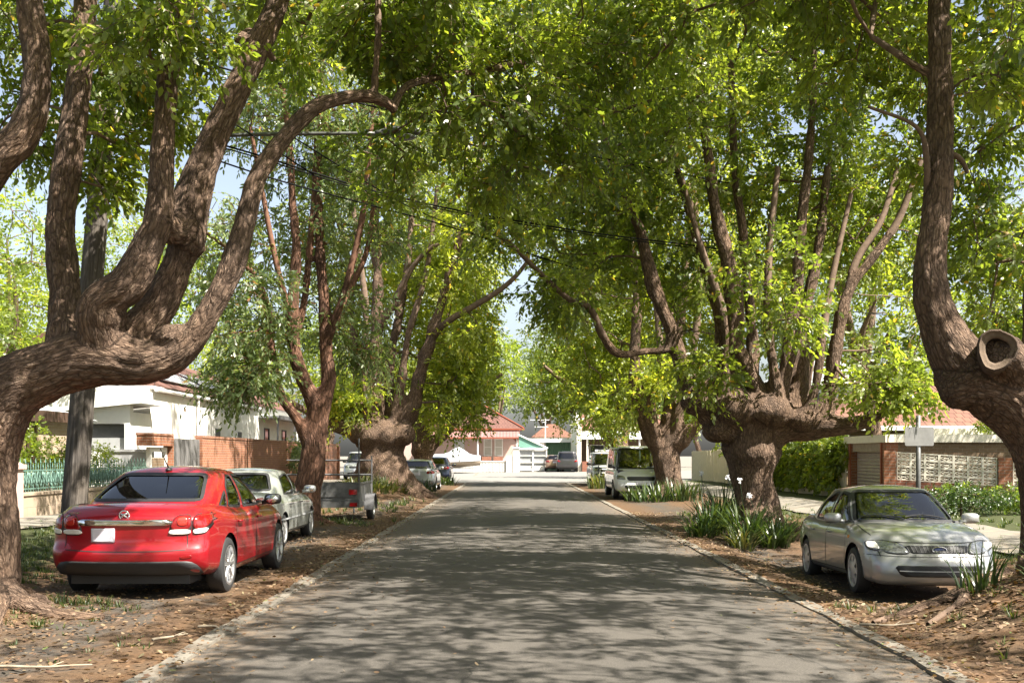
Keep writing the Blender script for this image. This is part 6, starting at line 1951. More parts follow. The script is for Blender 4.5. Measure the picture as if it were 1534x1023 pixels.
for pts, r, lab in CAB:
    w3 = [tuple(P(*q)) for q in pts]
    p = catmull(w3, 10); b = MB(); b.tube(p, r, 5)
    b.build('overhead_cable', M['cable'], None, True, label=lab, cat='cable', group='overhead cables')

# box trailer
tr = empty('box_trailer', (-4.42, 27.6, gzf(-4.4, 26.8)), 0, 'grey galvanised box trailer with a tall rack frame, parked on the left verge', 'trailer')
b = MB()
w2, l0, l1, z0, z1 = .68, -1.55, .95, .50, .92
b.b2((-w2, l0, z0), (w2, l1, z0 + .04)); b.b2((-w2, l0 + .04, z0 + .042), (-w2 + .03, l1, z1)); b.b2((w2 - .03, l0 + .04, z0 + .042), (w2, l1, z1)); b.b2((-w2 + .032, l1 - .03, z0 + .042), (w2 - .032, l1, z1))
b.build('tray', M['trailer_metal'], tr)
b = MB(); b.b2((-w2, l0 - .01, z0 + .045), (w2, l0 + .037, z1)); b.prism([(-.55, z0 + .12), (.55, z0 + .12), (.62, z1 - .08), (-.55, z1 - .08)], 'y', l0 - .03, l0 - .011); b.build('tailgate', M['trailer_metal'], tr)
b = MB()
for x in (-w2 - .02, w2 - .01): b.b2((x, l0 - .03, z0 - .14), (x + .03, l1, z0 - .001))
for zq in (z1 + .002,): b.b2((-w2 - .02, l0, zq), (-w2 + .05, l1, zq + .04)); b.b2((w2 - .05, l0, zq), (w2 + .02, l1, zq + .04)); b.b2((-w2 + .051, l0 - .01, zq), (w2 - .051, l0 + .05, zq + .04))
b.b2((-w2, l0 - .03, z0 - .14), (w2 - .011, l0 + .04, z0 - .002)); b.tube([(-.3, l1, .42), (0, l1 + 1.4, .42), (.3, l1, .42)], .035, 6); b.tube([(0, l1 + 1.3, .44), (0, l1 + 1.3, .02)], .03, 6)
b.build('chassis', M['trailer_metal'], tr)
b = MB()
for x in (-w2 + .03, w2 + .0): b.tube([(x, l0 + .05, z0), (x, l0 + .05, 2.05 if x > 0 else 1.62)], .018, 8); b.tube([(x, l1 - .1, z0), (x, l1 - .1, 1.62)], .022, 8)
for zq in (1.12, 1.5): b.tube([(-w2 + .03, l1 - .1, zq), (w2, l1 - .1, zq)], .024, 8)
b.tube([(-w2 - .9, l1 - .1, 1.5), (-w2 + .03, l1 - .1, 1.5)], .022, 8); b.tube([(-w2 - .9, l1 - .1, 1.12), (-w2 + .03, l1 - .1, 1.12)], .022, 8)
b.build('rack', M['dark_grey'], tr)
for sg in (-1, 1):
    wheel(tr, (sg * (w2 + .13), -.30, .30), .30, .17, .18, 'plain', sg, False)
    b = MB(); p = [(sg * (w2 + .13), -.30 + .37 * math.cos(t), .30 + .37 * math.sin(t)) for t in np.linspace(R(-5), R(185), 16)]
    vs = []
    for q in p: vs += [(q[0] - .12, q[1], q[2]), (q[0] + .12, q[1], q[2])]
    vs += [(v[0], v[1] * .985 - .005, v[2] * .97) for v in vs]
    m_ = len(p); fs = []
    for i in range(m_ - 1): fs += [(2 * i, 2 * i + 1, 2 * i + 3, 2 * i + 2), (2 * m_ + 2 * i, 2 * m_ + 2 * i + 2, 2 * m_ + 2 * i + 3, 2 * m_ + 2 * i + 1), (2 * i, 2 * i + 2, 2 * m_ + 2 * i + 2, 2 * m_ + 2 * i), (2 * i + 1, 2 * m_ + 2 * i + 1, 2 * m_ + 2 * i + 3, 2 * i + 3)]
    b.add(vs, fs); b.build('mudguard', M['dark_grey'], tr, 'auto')
    b = MB(); b.b2((sg * .52 - .07, l0 - .05, z0 + .18), (sg * .52 + .13 if sg > 0 else sg * .52 + .07, l0 - .031, z0 + .30)); b.b2((sg * .56 - .09, l0 - .05, z0 - .11), (sg * .56 + .09, l0 - .032, z0 - .02)); b.build('tail_light', M['red_lamp'], tr)

# ================================================================ right side
pf = MB(); rg = np.random.default_rng(5)
y = 33.9
while y < 63:
    h = 1.92 + rg.normal(0, .012) - .006 * (y - 34)
    pf.box((10.62 + rg.normal(0, .004), y + .05, .1 + h / 2), (.022, .098, h), Matrix.Rotation(rg.normal(0, .008), 3, 'X'))
    y += .105
for z in (.6, 1.55): pf.b2((10.635, 33.9, z), (10.69, 63, z + .08))
pf.build('paling_fence', M['cream'], label='weathered cream paling fence behind the right-hand trees', cat='fence')

gar = empty('garage', (12.0, 32.0, .24), 0, 'small garage with a brown roller door, left of the breeze-block wall', 'garage')
O = Vector((12.0, 32.0, .24))
def gpart(nm, mb, mat, par=None, **k): return mb.build(nm, mat, par or gar, **k)
b = MB(); b.b2(L2(10.62, 33.42, .1), L2(10.95, 33.78, 2.0)); gpart('brick_pier', b, M['brick_orange']); b = MB(); b.b2(L2(10.62, 30.3, .1), L2(10.95, 30.72, 2.0)); gpart('brick_pier', b, M['brick_orange']); b = MB(); b.b2(L2(10.951, 30.3, .1), L2(16, 30.5, 2.0)); b.b2(L2(10.951, 33.6, .1), L2(16, 33.78, 2.0)); b.b2(L2(15.8, 30.502, .1), L2(16, 33.598, 2.0)); gpart('wall', b, M['brick_brown'])
b = MB(); b.b2(L2(10.80, 30.722, .2), L2(10.84, 33.418, 1.72)); gpart('roller_door', b, M['roller'])
b = MB(); b.b2(L2(10.64, 30.3, 2.002), L2(16.1, 33.8, 2.10)); b.b2(L2(10.56, 30.2, 1.98), L2(10.639, 34.0, 2.2)); b.b2(L2(10.64, 30.18, 1.98), L2(16.1, 30.298, 2.2)); gpart('roof', b, M['cream_paint'])
b = MB(); b.b2(L2(10.66, 30.722, 1.722), L2(10.79, 33.418, 1.999)); gpart('door_lintel', b, M['timber'])
b = MB(); b.b2(L2(10.58, 33.42, .1), L2(10.618, 33.5, 1.978)); b.b2(L2(10.58, 30.62, .1), L2(10.618, 30.72, 1.978)); gpart('door_jamb', b, M['rust_red'])

# breeze-block wall, raked with the slope
bb = empty('breeze_block_wall', (12.6, 29.6, .2), 0, 'cream breeze-block screen wall with red brick piers and base', 'wall')
O = Vector((12.6, 29.6, .2))
ang = math.atan2(-1.1, 5.0)
def at_w(s, z):
    """s metres along the wall from its left end; z above the raked base line"""
    return Vector((10.78 + s * math.cos(ang), 29.95 + s * math.sin(ang), .93 - .062 * s + z)) - O
dN = Vector((-math.sin(ang), math.cos(ang), 0))
def wbox(mb, s0, s1, z0, z1, d0, d1):
    v = []
    for z in (z0, z1):
        for s, d in ((s0, d0), (s1, d0), (s1, d1), (s0, d1)): v.append(at_w(s, z) + dN * d)
    mb.add(v, [(3, 2, 1, 0), (4, 5, 6, 7), (0, 1, 5, 4), (1, 2, 6, 5), (2, 3, 7, 6), (3, 0, 4, 7)])
def wbar(mb, a, c, w=.019, d0=-.05, d1=.05):
    a = np.array(a); c = np.array(c); t = (c - a) / np.linalg.norm(c - a); q = np.array([-t[1], t[0]]) * w / 2
    v = []
    for d in (d0, d1):
        for p_ in (a + q, a - q, c - q, c + q): v.append(at_w(p_[0], p_[1]) + dN * d)
    mb.add(v, [(0, 1, 2, 3), (7, 6, 5, 4), (0, 4, 5, 1), (1, 5, 6, 2), (2, 6, 7, 3), (3, 7, 4, 0)])
def blocks(s0, n, w=.375, h=.195, rows=4):
    mb = MB()
    for i in range(n):
        for j in range(rows):
            a = s0 + i * w; z = j * h
            wbox(mb, a, a + .028, z, z + h - .004, -.06, .06); wbox(mb, a + w - .032, a + w - .004, z, z + h - .004, -.06, .06)
            wbox(mb, a + .028, a + w - .032, z, z + .024, -.058, .058); wbox(mb, a + .028, a + w - .032, z + h - .028, z + h - .004, -.058, .058)
            cx = a + w / 2 - .002; cz = z + h / 2 - .002
            for sx in (-1, 1):
                wbar(mb, (cx, z + .02), (cx + sx * (w / 2 - .03), cz)); wbar(mb, (cx, z + h - .024), (cx + sx * (w / 2 - .03), cz), .019, -.047, .047)
            wbar(mb, (cx - .07, cz), (cx + .07, cz), .036, -.044, .044)
    return mb
blocks(.0, 7).build('block_screen', M['cream_paint'], bb)
blocks(3.02, 5).build('block_screen', M['cream_paint'], bb)
for q0, q1 in ((2.64, 3.0), (-.34, -.02)): b = MB(); wbox(b, q0, q1, -1.05, .80, -.12, .14); b.build('brick_pier', M['brick_orange'], bb)
b = MB(); wbox(b, -.018, 2.638, -1.1, -.01, -.10, .12); wbox(b, 3.002, 5.2, -1.2, -.01, -.10, .12); b.build('brick_base', M['brick_red'], bb)
tl = MB()
for i in range(40): tl.b2((11.0 + i * .13, 31.0, .5), (11.04 + i * .13, 31.03, 2.0 - .02 * i))
for z in (1.45, 1.58, 1.71, 1.84): tl.b2((11.0, 31.032, z), (16.2, 31.05, z + .04))
tl.build('garden_trellis', M['cream_paint'], label='cream slatted trellis standing behind the breeze-block wall', cat='trellis')
cpv = empty('carport', (15, 33, .3), 0, 'low carport with a pale fascia above the breeze-block wall', 'carport')
O = Vector((15, 33, .3))
b = MB(); b.b2(L2(12.6, 32.2, 2.2), L2(19, 36, 2.32)); b.b2(L2(12.55, 32.1, 2.16), L2(19, 32.198, 2.42)); b.build('roof', M['cream_paint'], cpv)
b = MB()
for x in (12.8, 15.4, 18): b.b2(L2(x, 32.3, 0), L2(x + .1, 32.4, 2.198))
b.build('post', M['brown_trim'], cpv)
b = MB(); b.b2(L2(13, 36.02, 0), L2(19, 36.2, 2.3)); b.build('back_wall', M['brick_brown'], cpv)

rh = empty('brick_house', (17, 46, .3), 0, 'dark brick house with an orange tiled roof behind the garage', 'house')
O = Vector((17, 46, .3))
b = MB(); b.b2(L2(12.2, 42, 0), L2(22, 51, 2.7)); b.build('wall', M['brick_brown'], rh)
def hip(x0, x1, y0, y1, z0, z1, rl=0.0, o=O):
    mb = MB(); cx, cy_ = (x0 + x1) / 2, (y0 + y1) / 2
    v = [L2(x0, y0, z0), L2(x1, y0, z0), L2(x1, y1, z0), L2(x0, y1, z0)]
    if rl >= 0: v += [L2(cx - rl, cy_, z1), L2(cx + rl, cy_, z1)]; f = [(0, 1, 5, 4), (1, 2, 5), (2, 3, 4, 5), (3, 0, 4), (3, 2, 1, 0)]
    else: v += [L2(cx, cy_ + rl, z1), L2(cx, cy_ - rl, z1)]; f = [(0, 1, 4), (1, 2, 5, 4), (2, 3, 5), (3, 0, 4, 5), (3, 2, 1, 0)]
    mb.add(v, f); return mb
hip(11.7, 22.5, 41.5, 51.5, 2.702, 4.9, 1.0).build('roof', M['tiles_orange'], rh)
b = MB(); b.b2(L2(11.62, 41.42, 2.58), L2(22.58, 41.5, 2.76)); b.b2(L2(11.62, 41.501, 2.58), L2(11.7, 51.58, 2.76)); b.build('gutter', M['white_trim'], rh)
window(rh, 13.2 - 17, 14.6 - 17, 1.0 - .3, 2.2 - .3, 42 - 46)
whs = empty('weatherboard_house', (19, 66, .3), 0, 'tall pale weatherboard house far behind the right-hand trees', 'house')
O = Vector((19, 66, .3))
b = MB(); b.b2(L2(15.2, 61, 0), L2(23, 71, 5.6)); b.build('wall', plain('weatherboard', (.55, .56, .56), .8, var=.06), whs)
hip(14.8, 23.4, 60.6, 71.4, 5.602, 7.6, 0.5).build('roof', M['iron_grey'], whs)
b = MB()
for i in range(28): b.prism([(0, .3 + i * .19), (-.03, .3 + i * .19), (0, .48 + i * .19)], 'x', 15.2 - 19, 23 - 19)
for i in range(len(b.v)): b.v[i] = (b.v[i][0], b.v[i][1] + 61 - 66 - .002, b.v[i][2])
b.build('cladding', plain('weatherboard_b', (.55, .56, .56), .8, var=.06), whs)
window(whs, 16.4 - 19, 17.6 - 19, 3.6, 4.9, 61 - 66 - .04)

# street sign seen from its back
sg_ = empty('road_sign', (7.62, 20.0, gzf(7.62, 20)), 0, 'plain grey back of a road sign on a post behind the silver sedan', 'sign')
z_ = gzf(7.62, 20)
b = MB(); b.tube([(0, .03, -.2), (0, .03, 2.36 - z_)], .045, 10); b.build('post', M['trailer_metal'], sg_, True)
b = MB(); p = [(q0, q1 - z_) for q0, q1 in ((-.245, 1.79), (.245, 1.79), (.262, 1.797), (.27, 1.815), (.27, 2.115), (.262, 2.133), (.245, 2.14), (-.245, 2.14), (-.262, 2.133), (-.27, 2.115), (-.27, 1.815), (-.262, 1.797))]; b.prism([tuple(q) for q in p], 'y', -.025, -.020); b.build('sign_plate', plain('sign_back', (.22, .22, .215), .55, .2, var=.15), sg_)

# ================================================================ far end of the street
ph = empty('pink_cottage', (-3, 103, .2), 0, 'pink rendered cottage with a red tiled hip roof facing down the street', 'house')
O = Vector((-3, 103, .2))
def hpart(nm, mb, mat, par=None, **k): return mb.build(nm, mat, par or ph, **k)
b = MB(); b.b2(L2(-11.5, 102, 0), L2(.75, 111, 4.15)); hpart('wall', b, M['pink_render'])
hip(-6.9, 1.15, 101.5, 111.5, 4.152, 6.55, 0).build('roof', M['tiles_red'], ph)
b = MB(); b.prism([(-11.9 + 3, 3.9), (-6.95 + 3, 3.9), (-6.95 + 3, 5.3), (-9.4 + 3, 5.6)], 'y', 101.6 - 103, 111 - 103); hpart('side_roof', b, M['tiles_red'])
b = MB(); b.b2(L2(-6.95, 101.42, 4.02), L2(1.2, 101.498, 4.17)); b.tube([L2(1.1, 101.5, 4.2), L2(-2.87, 106.5, 6.6)], .09, 6); b.tube([L2(-6.85, 101.5, 4.2), L2(-2.87, 106.5, 6.6)], .09, 6); hpart('barge', b, M['rust_red'])
b = MB(); v = [L2(-8.2, 99.4, 3.25), L2(.7, 99.4, 3.25), L2(.7, 101.99, 3.98), L2(-8.2, 101.99, 3.98)]; v += [tuple(Vector(q) + Vector((0, 0, .06))) for q in v]
b.add(v, [(3, 2, 1, 0), (4, 5, 6, 7), (0, 1, 5, 4), (1, 2, 6, 5), (2, 3, 7, 6), (3, 0, 4, 7)]); vr = hpart('veranda_roof', b, M['iron_pink'])
b = MB(); b.b2(L2(-8.25, 99.33, 3.16), L2(.75, 99.398, 3.30)); hpart('gutter', b, M['rust_red'], vr)
b = MB()
b.b2(L2(-8.2, 99.5, 0), L2(.7, 101.99, 1.05)); hpart('veranda_floor', b, M['white_render'])
for x in (-7.6, -3.2, .45):
    b = MB(); b.tube([L2(x, 99.6, 1.05), L2(x, 99.6, 3.26)], .075, 10); po = hpart('veranda_post', b, M['white_trim'])
    b = MB()
    for s in (-1, 1): b.prism([(x + 3 + s * .07, 3.05), (x + 3 + s * .07, 2.55), (x + 3 + s * .2, 2.85), (x + 3 + s * .55, 3.04)], 'y', 99.57 - 103, 99.63 - 103)
    hpart('bracket', b, M['rust_red'], po)
for x0 in (-2.62, -1.58): window(ph, x0 + 3, x0 + .62 + 3, 1.45, 2.95, 102 - 103, pane=M['curtain'], mull=1, t=.09)
b = MB(); b.b2(L2(-5.5, 101.94, 1.06), L2(-4.55, 101.998, 3.15)); hpart('door', b, plain('screen_door', (.48, .50, .49), .5), ph)
b = MB(); b.b2(L2(-9.5, 104, 5.0), L2(-8.9, 104.6, 6.6)); hpart('chimney', b, M['brick_red'])
b = MB(); b.b2((-9, 92.0, 0), (.1, 92.25, 1.05)); b.b2((-9.05, 91.95, 1.052), (.1, 92.3, 1.15)); b.b2((.102, 91.8, 0), (.62, 92.4, 2.2)); b.b2((.04, 91.74, 2.202), (.68, 92.46, 2.34)); b.b2((-.5, 91.85, 0), (.1, 91.998, 1.6))
for i in range(30): b.b2((-8.9 + i * .29, 91.97, .2), (-8.72 + i * .29, 91.998, .95))
b.build('front_fence', M['fence_white'], label='bright white masonry front fence of the pink cottage', cat='fence')
for x in (-2.2, -1.2):
    b = MB(); b.b2((x - .4, 92.4, 1.16), (x + .4, 92.8, 1.5)); 
    b.build('planter_box', M['brick_red'], label='red planter box on the white fence, %s' % ('nearer the veranda post' if x < -2 else 'nearer the white gate pier'), cat='planter')
ca = empty('awning_carport', (1.8, 94.5, .2), 0, 'green half-gable canopy over white framed mesh gates beside the pink cottage', 'carport')
O = Vector((1.8, 94.5, .2))
b = MB(); b.prism([(.6 - 1.8, 2.15), (3.05 - 1.8, 2.0), (.6 - 1.8, 3.15)], 'y', -.2, 3.0); b.build('canopy', M['canvas_green'], ca)
b = MB(); b.tube([L2(.55, 94.25, 3.42), L2(3.15, 94.25, 2.24)], .07, 6); b.b2(L2(.58, 94.2, 2.12), L2(3.1, 94.29, 2.28)); b.build('canopy_trim', M['white_trim'], ca)
b = MB()
for x in (.65, 1.85, 3.05): b.b2(L2(x - .05, 94.3, .2), L2(x + .05, 94.4, 2.1))
for z in (.3, .95, 1.55, 2.02): b.b2(L2(.7, 94.31, z), L2(3.0, 94.39, z + .06))
gt = b.build('gate_frame', M['white_trim'], ca)
b = MB(); b.b2(L2(.7, 94.41, .7), L2(3.0, 94.44, 2.0)); b.build('gate_mesh', M['grey_paint'], gt)
b = MB(); b.b2(L2(.7, 94.405, .22), L2(3.0, 94.44, .66)); b.build('gate_panel', M['white_trim'], gt)
sh = empty('green_shed', (5, 103, .2), 0, 'green corrugated shed with a flat white roof at the street end', 'shed')
O = Vector((5, 103, .2))
b = MB(); b.b2(L2(3.2, 101, 0), L2(6.4, 106, 2.9)); b.build('wall', M['iron_green'], sh)
b = MB(); b.b2(L2(1.2, 100.4, 2.902), L2(6.8, 107, 3.12)); b.b2(L2(1.15, 100.32, 2.84), L2(6.85, 100.398, 3.2)); b.build('roof', M['white_trim'], sh)
te = empty('brown_terrace', (8.5, 96, .2), 0, 'brown brick terrace with a pale end wall, right of the driveway cars', 'house')
O = Vector((8.5, 96, .2))
b = MB(); b.b2(L2(5.55, 91.5, 0), L2(5.95, 101, 4.2)); b.prism([(91.5 - 96, 4.0), (101 - 96, 4.0), (96 - 96, 5.2)], 'x', 5.55 - 8.5, 5.95 - 8.5); b.build('end_wall', M['cream_paint'], te)
b = MB(); b.b2(L2(5.952, 95.5, 0), L2(14, 101, 4.0)); b.build('wall', M['brick_brown'], te)
b = MB(); v = [L2(5.96, 92.0, 3.0), L2(14, 92.0, 3.0), L2(14, 95.49, 3.7), L2(5.96, 95.49, 3.7)]; v += [tuple(Vector(q) + Vector((0, 0, .07))) for q in v]; b.add(v, [(3, 2, 1, 0), (4, 5, 6, 7), (0, 1, 5, 4), (1, 2, 6, 5), (2, 3, 7, 6), (3, 0, 4, 7)]); b.build('veranda_roof', M['iron_white'], te)
b = MB(); b.prism([(95.4 - 96, 3.81), (101.2 - 96, 3.81), (98.3 - 96, 5.2)], 'x', 5.96 - 8.5, 14 - 8.5); b.build('roof', M['tiles_orange'], te)
for x in (6.5, 8.6, 11): b = MB(); b.tube([L2(x, 92.2, .2), L2(x, 92.2, 3.0)], .08, 8); b.build('veranda_post', M['white_trim'], te)
window(te, 7.0 - 8.5, 8.2 - 8.5, .9, 2.3, 95.5 - 96)
b = MB(); b.b2((6.0, 91.3, 0), (14, 91.5, 1.1)); b.build('low_fence', M['brick_red'], label='low brick front fence of the brown terrace', cat='fence')
for k, (x0, x1, y0, zz, lab) in enumerate(((2.2, 7.2, 122, 3.7, 'orange tiled roof of the left far house, behind the green shed'), (6.2, 13.0, 128, 3.9, 'larger orange tiled roof of the farther house behind the brown terrace'))):
    fh = empty('far_house', ((x0 + x1) / 2, y0 + 4, .2), 0, lab, 'house', 'far houses behind the shed')
    O = Vector(((x0 + x1) / 2, y0 + 4, .2))
    b = MB(); b.b2(L2(x0 + .4, y0 + .4, 0), L2(x1 - .4, y0 + 8, zz)); b.build('wall', M['cream_paint'], fh)
    hip(x0, x1, y0, y0 + 8.4, zz + .002, zz + 1.6, .5).build('roof', M['tiles_orange'], fh)
an = MB(); an.tube([(3.15, 101, 3.1), (3.15, 101, 5.1)], .045, 6)
for z, w_ in ((4.95, 1.5), (4.75, .3), (4.3, 1.1)): an.tube([(3.15 - w_ * .95, 101, z), (3.15 + w_ * .25, 101, z)], .03, 5)
for i in range(6): an.tube([(1.9 + i * .22, 100.7, 4.95), (1.9 + i * .22, 101.3, 4.95)], .02, 4)
an.build('roof_antenna', M['white_trim'], label='tall white television antenna above the green shed roof', cat='antenna')

# covered boat on its trailer
bo = empty('covered_boat', (-5.0, 88.0, gzf(-5, 88)), R(4), 'boat on a trailer under a pale peaked cover, by the pink cottage', 'boat')
b = MB(); secs = []
for t in np.linspace(0, 1, 12):
    x = -2.4 + 4.8 * t; wd = .95 * (1 - max(0, (t - .45) / .55) ** 2.2) + .02
    secs.append([(x, -wd, 1.15 + .22 * t), (x, -wd * .86, .75 + .15 * t), (x, 0, .48 + .5 * max(0, t - .6)), (x, wd * .86, .75 + .15 * t), (x, wd, 1.15 + .22 * t)])
vs = [p for s in secs for p in s]; fs = [(5 * i + j, 5 * i + j + 1, 5 * i + 5 + j + 1, 5 * i + 5 + j) for i in range(11) for j in range(4)] + [(0, 1, 2, 3, 4)]
b.add(vs, fs); b.build('hull', plain('hull', (.36, .29, .22), .4), bo, True)
b = MB(); vs = []
for i, s in enumerate(secs):
    t = i / 11; x = s[0][0]; wd = abs(s[0][1]) + .05; zz = s[0][2]
    pk = zz + .12 + .75 * math.exp(-((t - .62) / .16) ** 2) + .28 * math.exp(-((t - .2) / .3) ** 2)
    vs += [(x, -wd, zz - .32), (x, -wd, zz + .02), (x, -wd * .5, (zz + pk) / 2), (x, 0, pk), (x, wd * .5, (zz + pk) / 2), (x, wd, zz + .02), (x, wd, zz - .32)]
b.add(vs, [(7 * i + j, 7 * i + j + 1, 7 * i + 7 + j + 1, 7 * i + 7 + j) for i in range(11) for j in range(6)]); b.build('cover', plain('boat_cover', (.34, .35, .37), .75, var=.08), bo, True)
b = MB(); b.b2((-2.2, -.55, .42), (1.6, -.47, .50)); b.b2((-2.2, .47, .42), (1.6, .55, .50)); b.tube([(1.6, -.5, .46), (3.3, 0, .46), (1.6, .5, .46)], .04, 6); b.tube([(3.1, 0, .46), (3.1, 0, .02)], .03, 6); b.b2((-.7, -.9, .3), (-.6, .9, .38)); b.build('trailer_frame', M['galv'], bo)
for sg in (-1, 1):
    b = MB(); n = 20
    for (xx, rr) in ((0, 0),): pass
    vs = []; fs = []
    for i in range(n):
        t = 2 * math.pi * i / n
        for yy in (sg * .82, sg * 1.0): vs.append((-.65 + .3 * math.cos(t), yy, .3 + .3 * math.sin(t)))
    for i in range(n): j = (i + 1) % n; fs.append((2 * i, 2 * i + 1, 2 * j + 1, 2 * j))
    fs += [tuple(2 * i for i in range(n)), tuple(2 * i + 1 for i in range(n))]
    b.add(vs, fs); b.build('wheel', M['rubber'], bo)
# ------------------------------------------------------------------ plants
M['strap'] = leaf_mat('strap_leaves', [(0.0, (0.014, 0.032, 0.009)), (0.6, (0.030, 0.058, 0.014)), (1.0, (0.075, 0.105, 0.025))], 0.25, 0.35)
M['strap_dry'] = leaf_mat('dry_grass_leaves', [(0.0, (0.035, 0.058, 0.014)), (0.6, (0.075, 0.098, 0.028)), (1.0, (0.17, 0.15, 0.06))], 0.3, 0.5)
M['grass'] = leaf_mat('grass_blades', [(0.0, (0.022, 0.045, 0.009)), (0.6, (0.052, 0.085, 0.018)), (1.0, (0.13, 0.135, 0.04))], 0.3, 0.5)
M['litter'] = leaf_mat('fallen_leaves', [(0.0, (0.075, 0.04, 0.022)), (0.4, (0.14, 0.078, 0.038)), (0.75, (0.18, 0.112, 0.058)), (0.95, (0.22, 0.17, 0.10)), (1.0, (0.10, 0.15, 0.03))], 0.1, 0.7)
M['hedge_leaf'] = leaf_mat('hedge_leaves', [(0.0, (0.018, 0.040, 0.010)), (0.6, (0.042, 0.080, 0.016)), (1.0, (0.085, 0.13, 0.03))], 0.25, 0.4)
M['petal'] = plain('petal', (.75, .75, .78), .6)


def blades(rg, base, n, h, lean, w, spread, segs=4):
    """arching strap leaves"""
    a = rg.uniform(0, 2 * np.pi, n); r = spread * np.sqrt(rg.random(n))
    a2 = a + rg.normal(0, .5, n)
    hh = h * rg.uniform(.55, 1.1, n); ln = lean * rg.uniform(.25, 1.25, n)
    d = np.stack([np.cos(a2), np.sin(a2), 0 * a], 1); s = np.stack([-np.sin(a2), np.cos(a2), 0 * a], 1)
    b0 = np.stack([np.cos(a) * r, np.sin(a) * r, 0 * a], 1) + base
    b0[:, 2] = gz(b0[:, 0], b0[:, 1]) - .02
    V = []
    for k in range(segs + 1):
        t = k / segs
        c = b0 + d * (ln * t ** 1.8)[:, None] + np.array([0, 0, 1.0]) * (hh * (t - .28 * t ** 3 * np.clip(ln / hh, 0, 1.6)))[:, None]
        ww = (w * (1 - t ** 2.2) + .001)
        V.append(c - s * ww / 2); V.append(c + s * ww / 2)
    V = np.stack(V, 1); m = 2 * (segs + 1)
    q = np.array([[2 * k, 2 * k + 1, 2 * k + 3, 2 * k + 2] for k in range(segs)])
    Fq = (np.arange(n)[:, None, None] * m + q[None]).reshape(-1, 4)
    return V.reshape(-1, 3), Fq, np.repeat(rg.random(n), m)


def blade_mesh(name, sets):
    Vs, Fs, Rs = [], [], []; o = 0
    for V, Fq, r in sets:
        Vs.append(V); Fs.append(Fq + o); Rs.append(r); o += len(V)
    me = mesh_arr(name, np.vstack(Vs), np.vstack(Fs), True)
    at = me.attributes.new('rnd', 'FLOAT', 'POINT'); at.data.foreach_set('value', np.concatenate(Rs).astype(np.float32))
    return me


def plant(name, label, cat, x, y, n, h, lean, w, spread, mat, group, seed, flowers=0):
    rg = np.random.default_rng(seed)
    root = empty(name, (x, y, gzf(x, y)), 0, label, cat, group)
    V, Fq, r = blades(rg, np.array([x, y, 0]), n, h, lean, w, spread, 5)
    me = blade_mesh('foliage', [(V - np.array(root.location), Fq, r)])
    mobj('foliage', me, M[mat], root)
    for i in range(flowers):
        b = MB(); a = rg.uniform(0, 6.28); q = rg.uniform(.0, .35)
        p0 = Vector((math.cos(a) * q, math.sin(a) * q, .2)); p1 = p0 + Vector((rg.normal(0, .12), rg.normal(0, .12), h * rg.uniform(1.0, 1.35)))
        b.tube([p0, (p0 + p1) / 2 + Vector((0.02, 0, 0)), p1], .006, 4)
        s_ = b.build('flower_stalk', M['strap'], root)
        b = MB()
        for k in range(14):
            u = unit(rg.normal(size=3)); b.tube([p1, p1 + Vector(u) * .06], [.006, .014], 4)
        b.build('flower_head', M['petal'], s_)
    return root


G1 = 'strappy clumps at the foot of the pollarded tree'
SP = [(4.62, 20.9, 150, .95, .75, .34, 2, 'largest dark strappy clump, in front of the pollarded trunk', 'strap'), (4.05, 21.7, 120, .98, .7, .3, 1, 'tall dark strappy clump at the kerb side of the pollarded tree', 'strap'), (3.72, 21.1, 90, .62, .6, .28, 0, 'lower strappy clump overhanging the kerb edge', 'strap'),
      (4.35, 20.2, 90, .55, .5, .25, 0, 'short yellowish strappy clump nearest the silver sedan', 'strap_dry'), (5.05, 20.5, 110, .68, .55, .28, 1, 'dark strappy clump right of the largest one', 'strap'), (4.5, 22.6, 90, 1.05, .6, .3, 2, 'rear strappy clump with white flowers, beside the trunk', 'strap'), (5.35, 20.9, 70, .5, .4, .22, 0, 'small strappy clump on the right root flare', 'strap')]
for i, (x, y, n, h, ln, sp_, fl, lab, mt) in enumerate(SP):
    plant('strappy_plant', lab, 'plant', x, y, n, h, ln, .035, sp_, mt, G1, 300 + i, fl)
G2 = 'grassy clumps on the verge mounds'
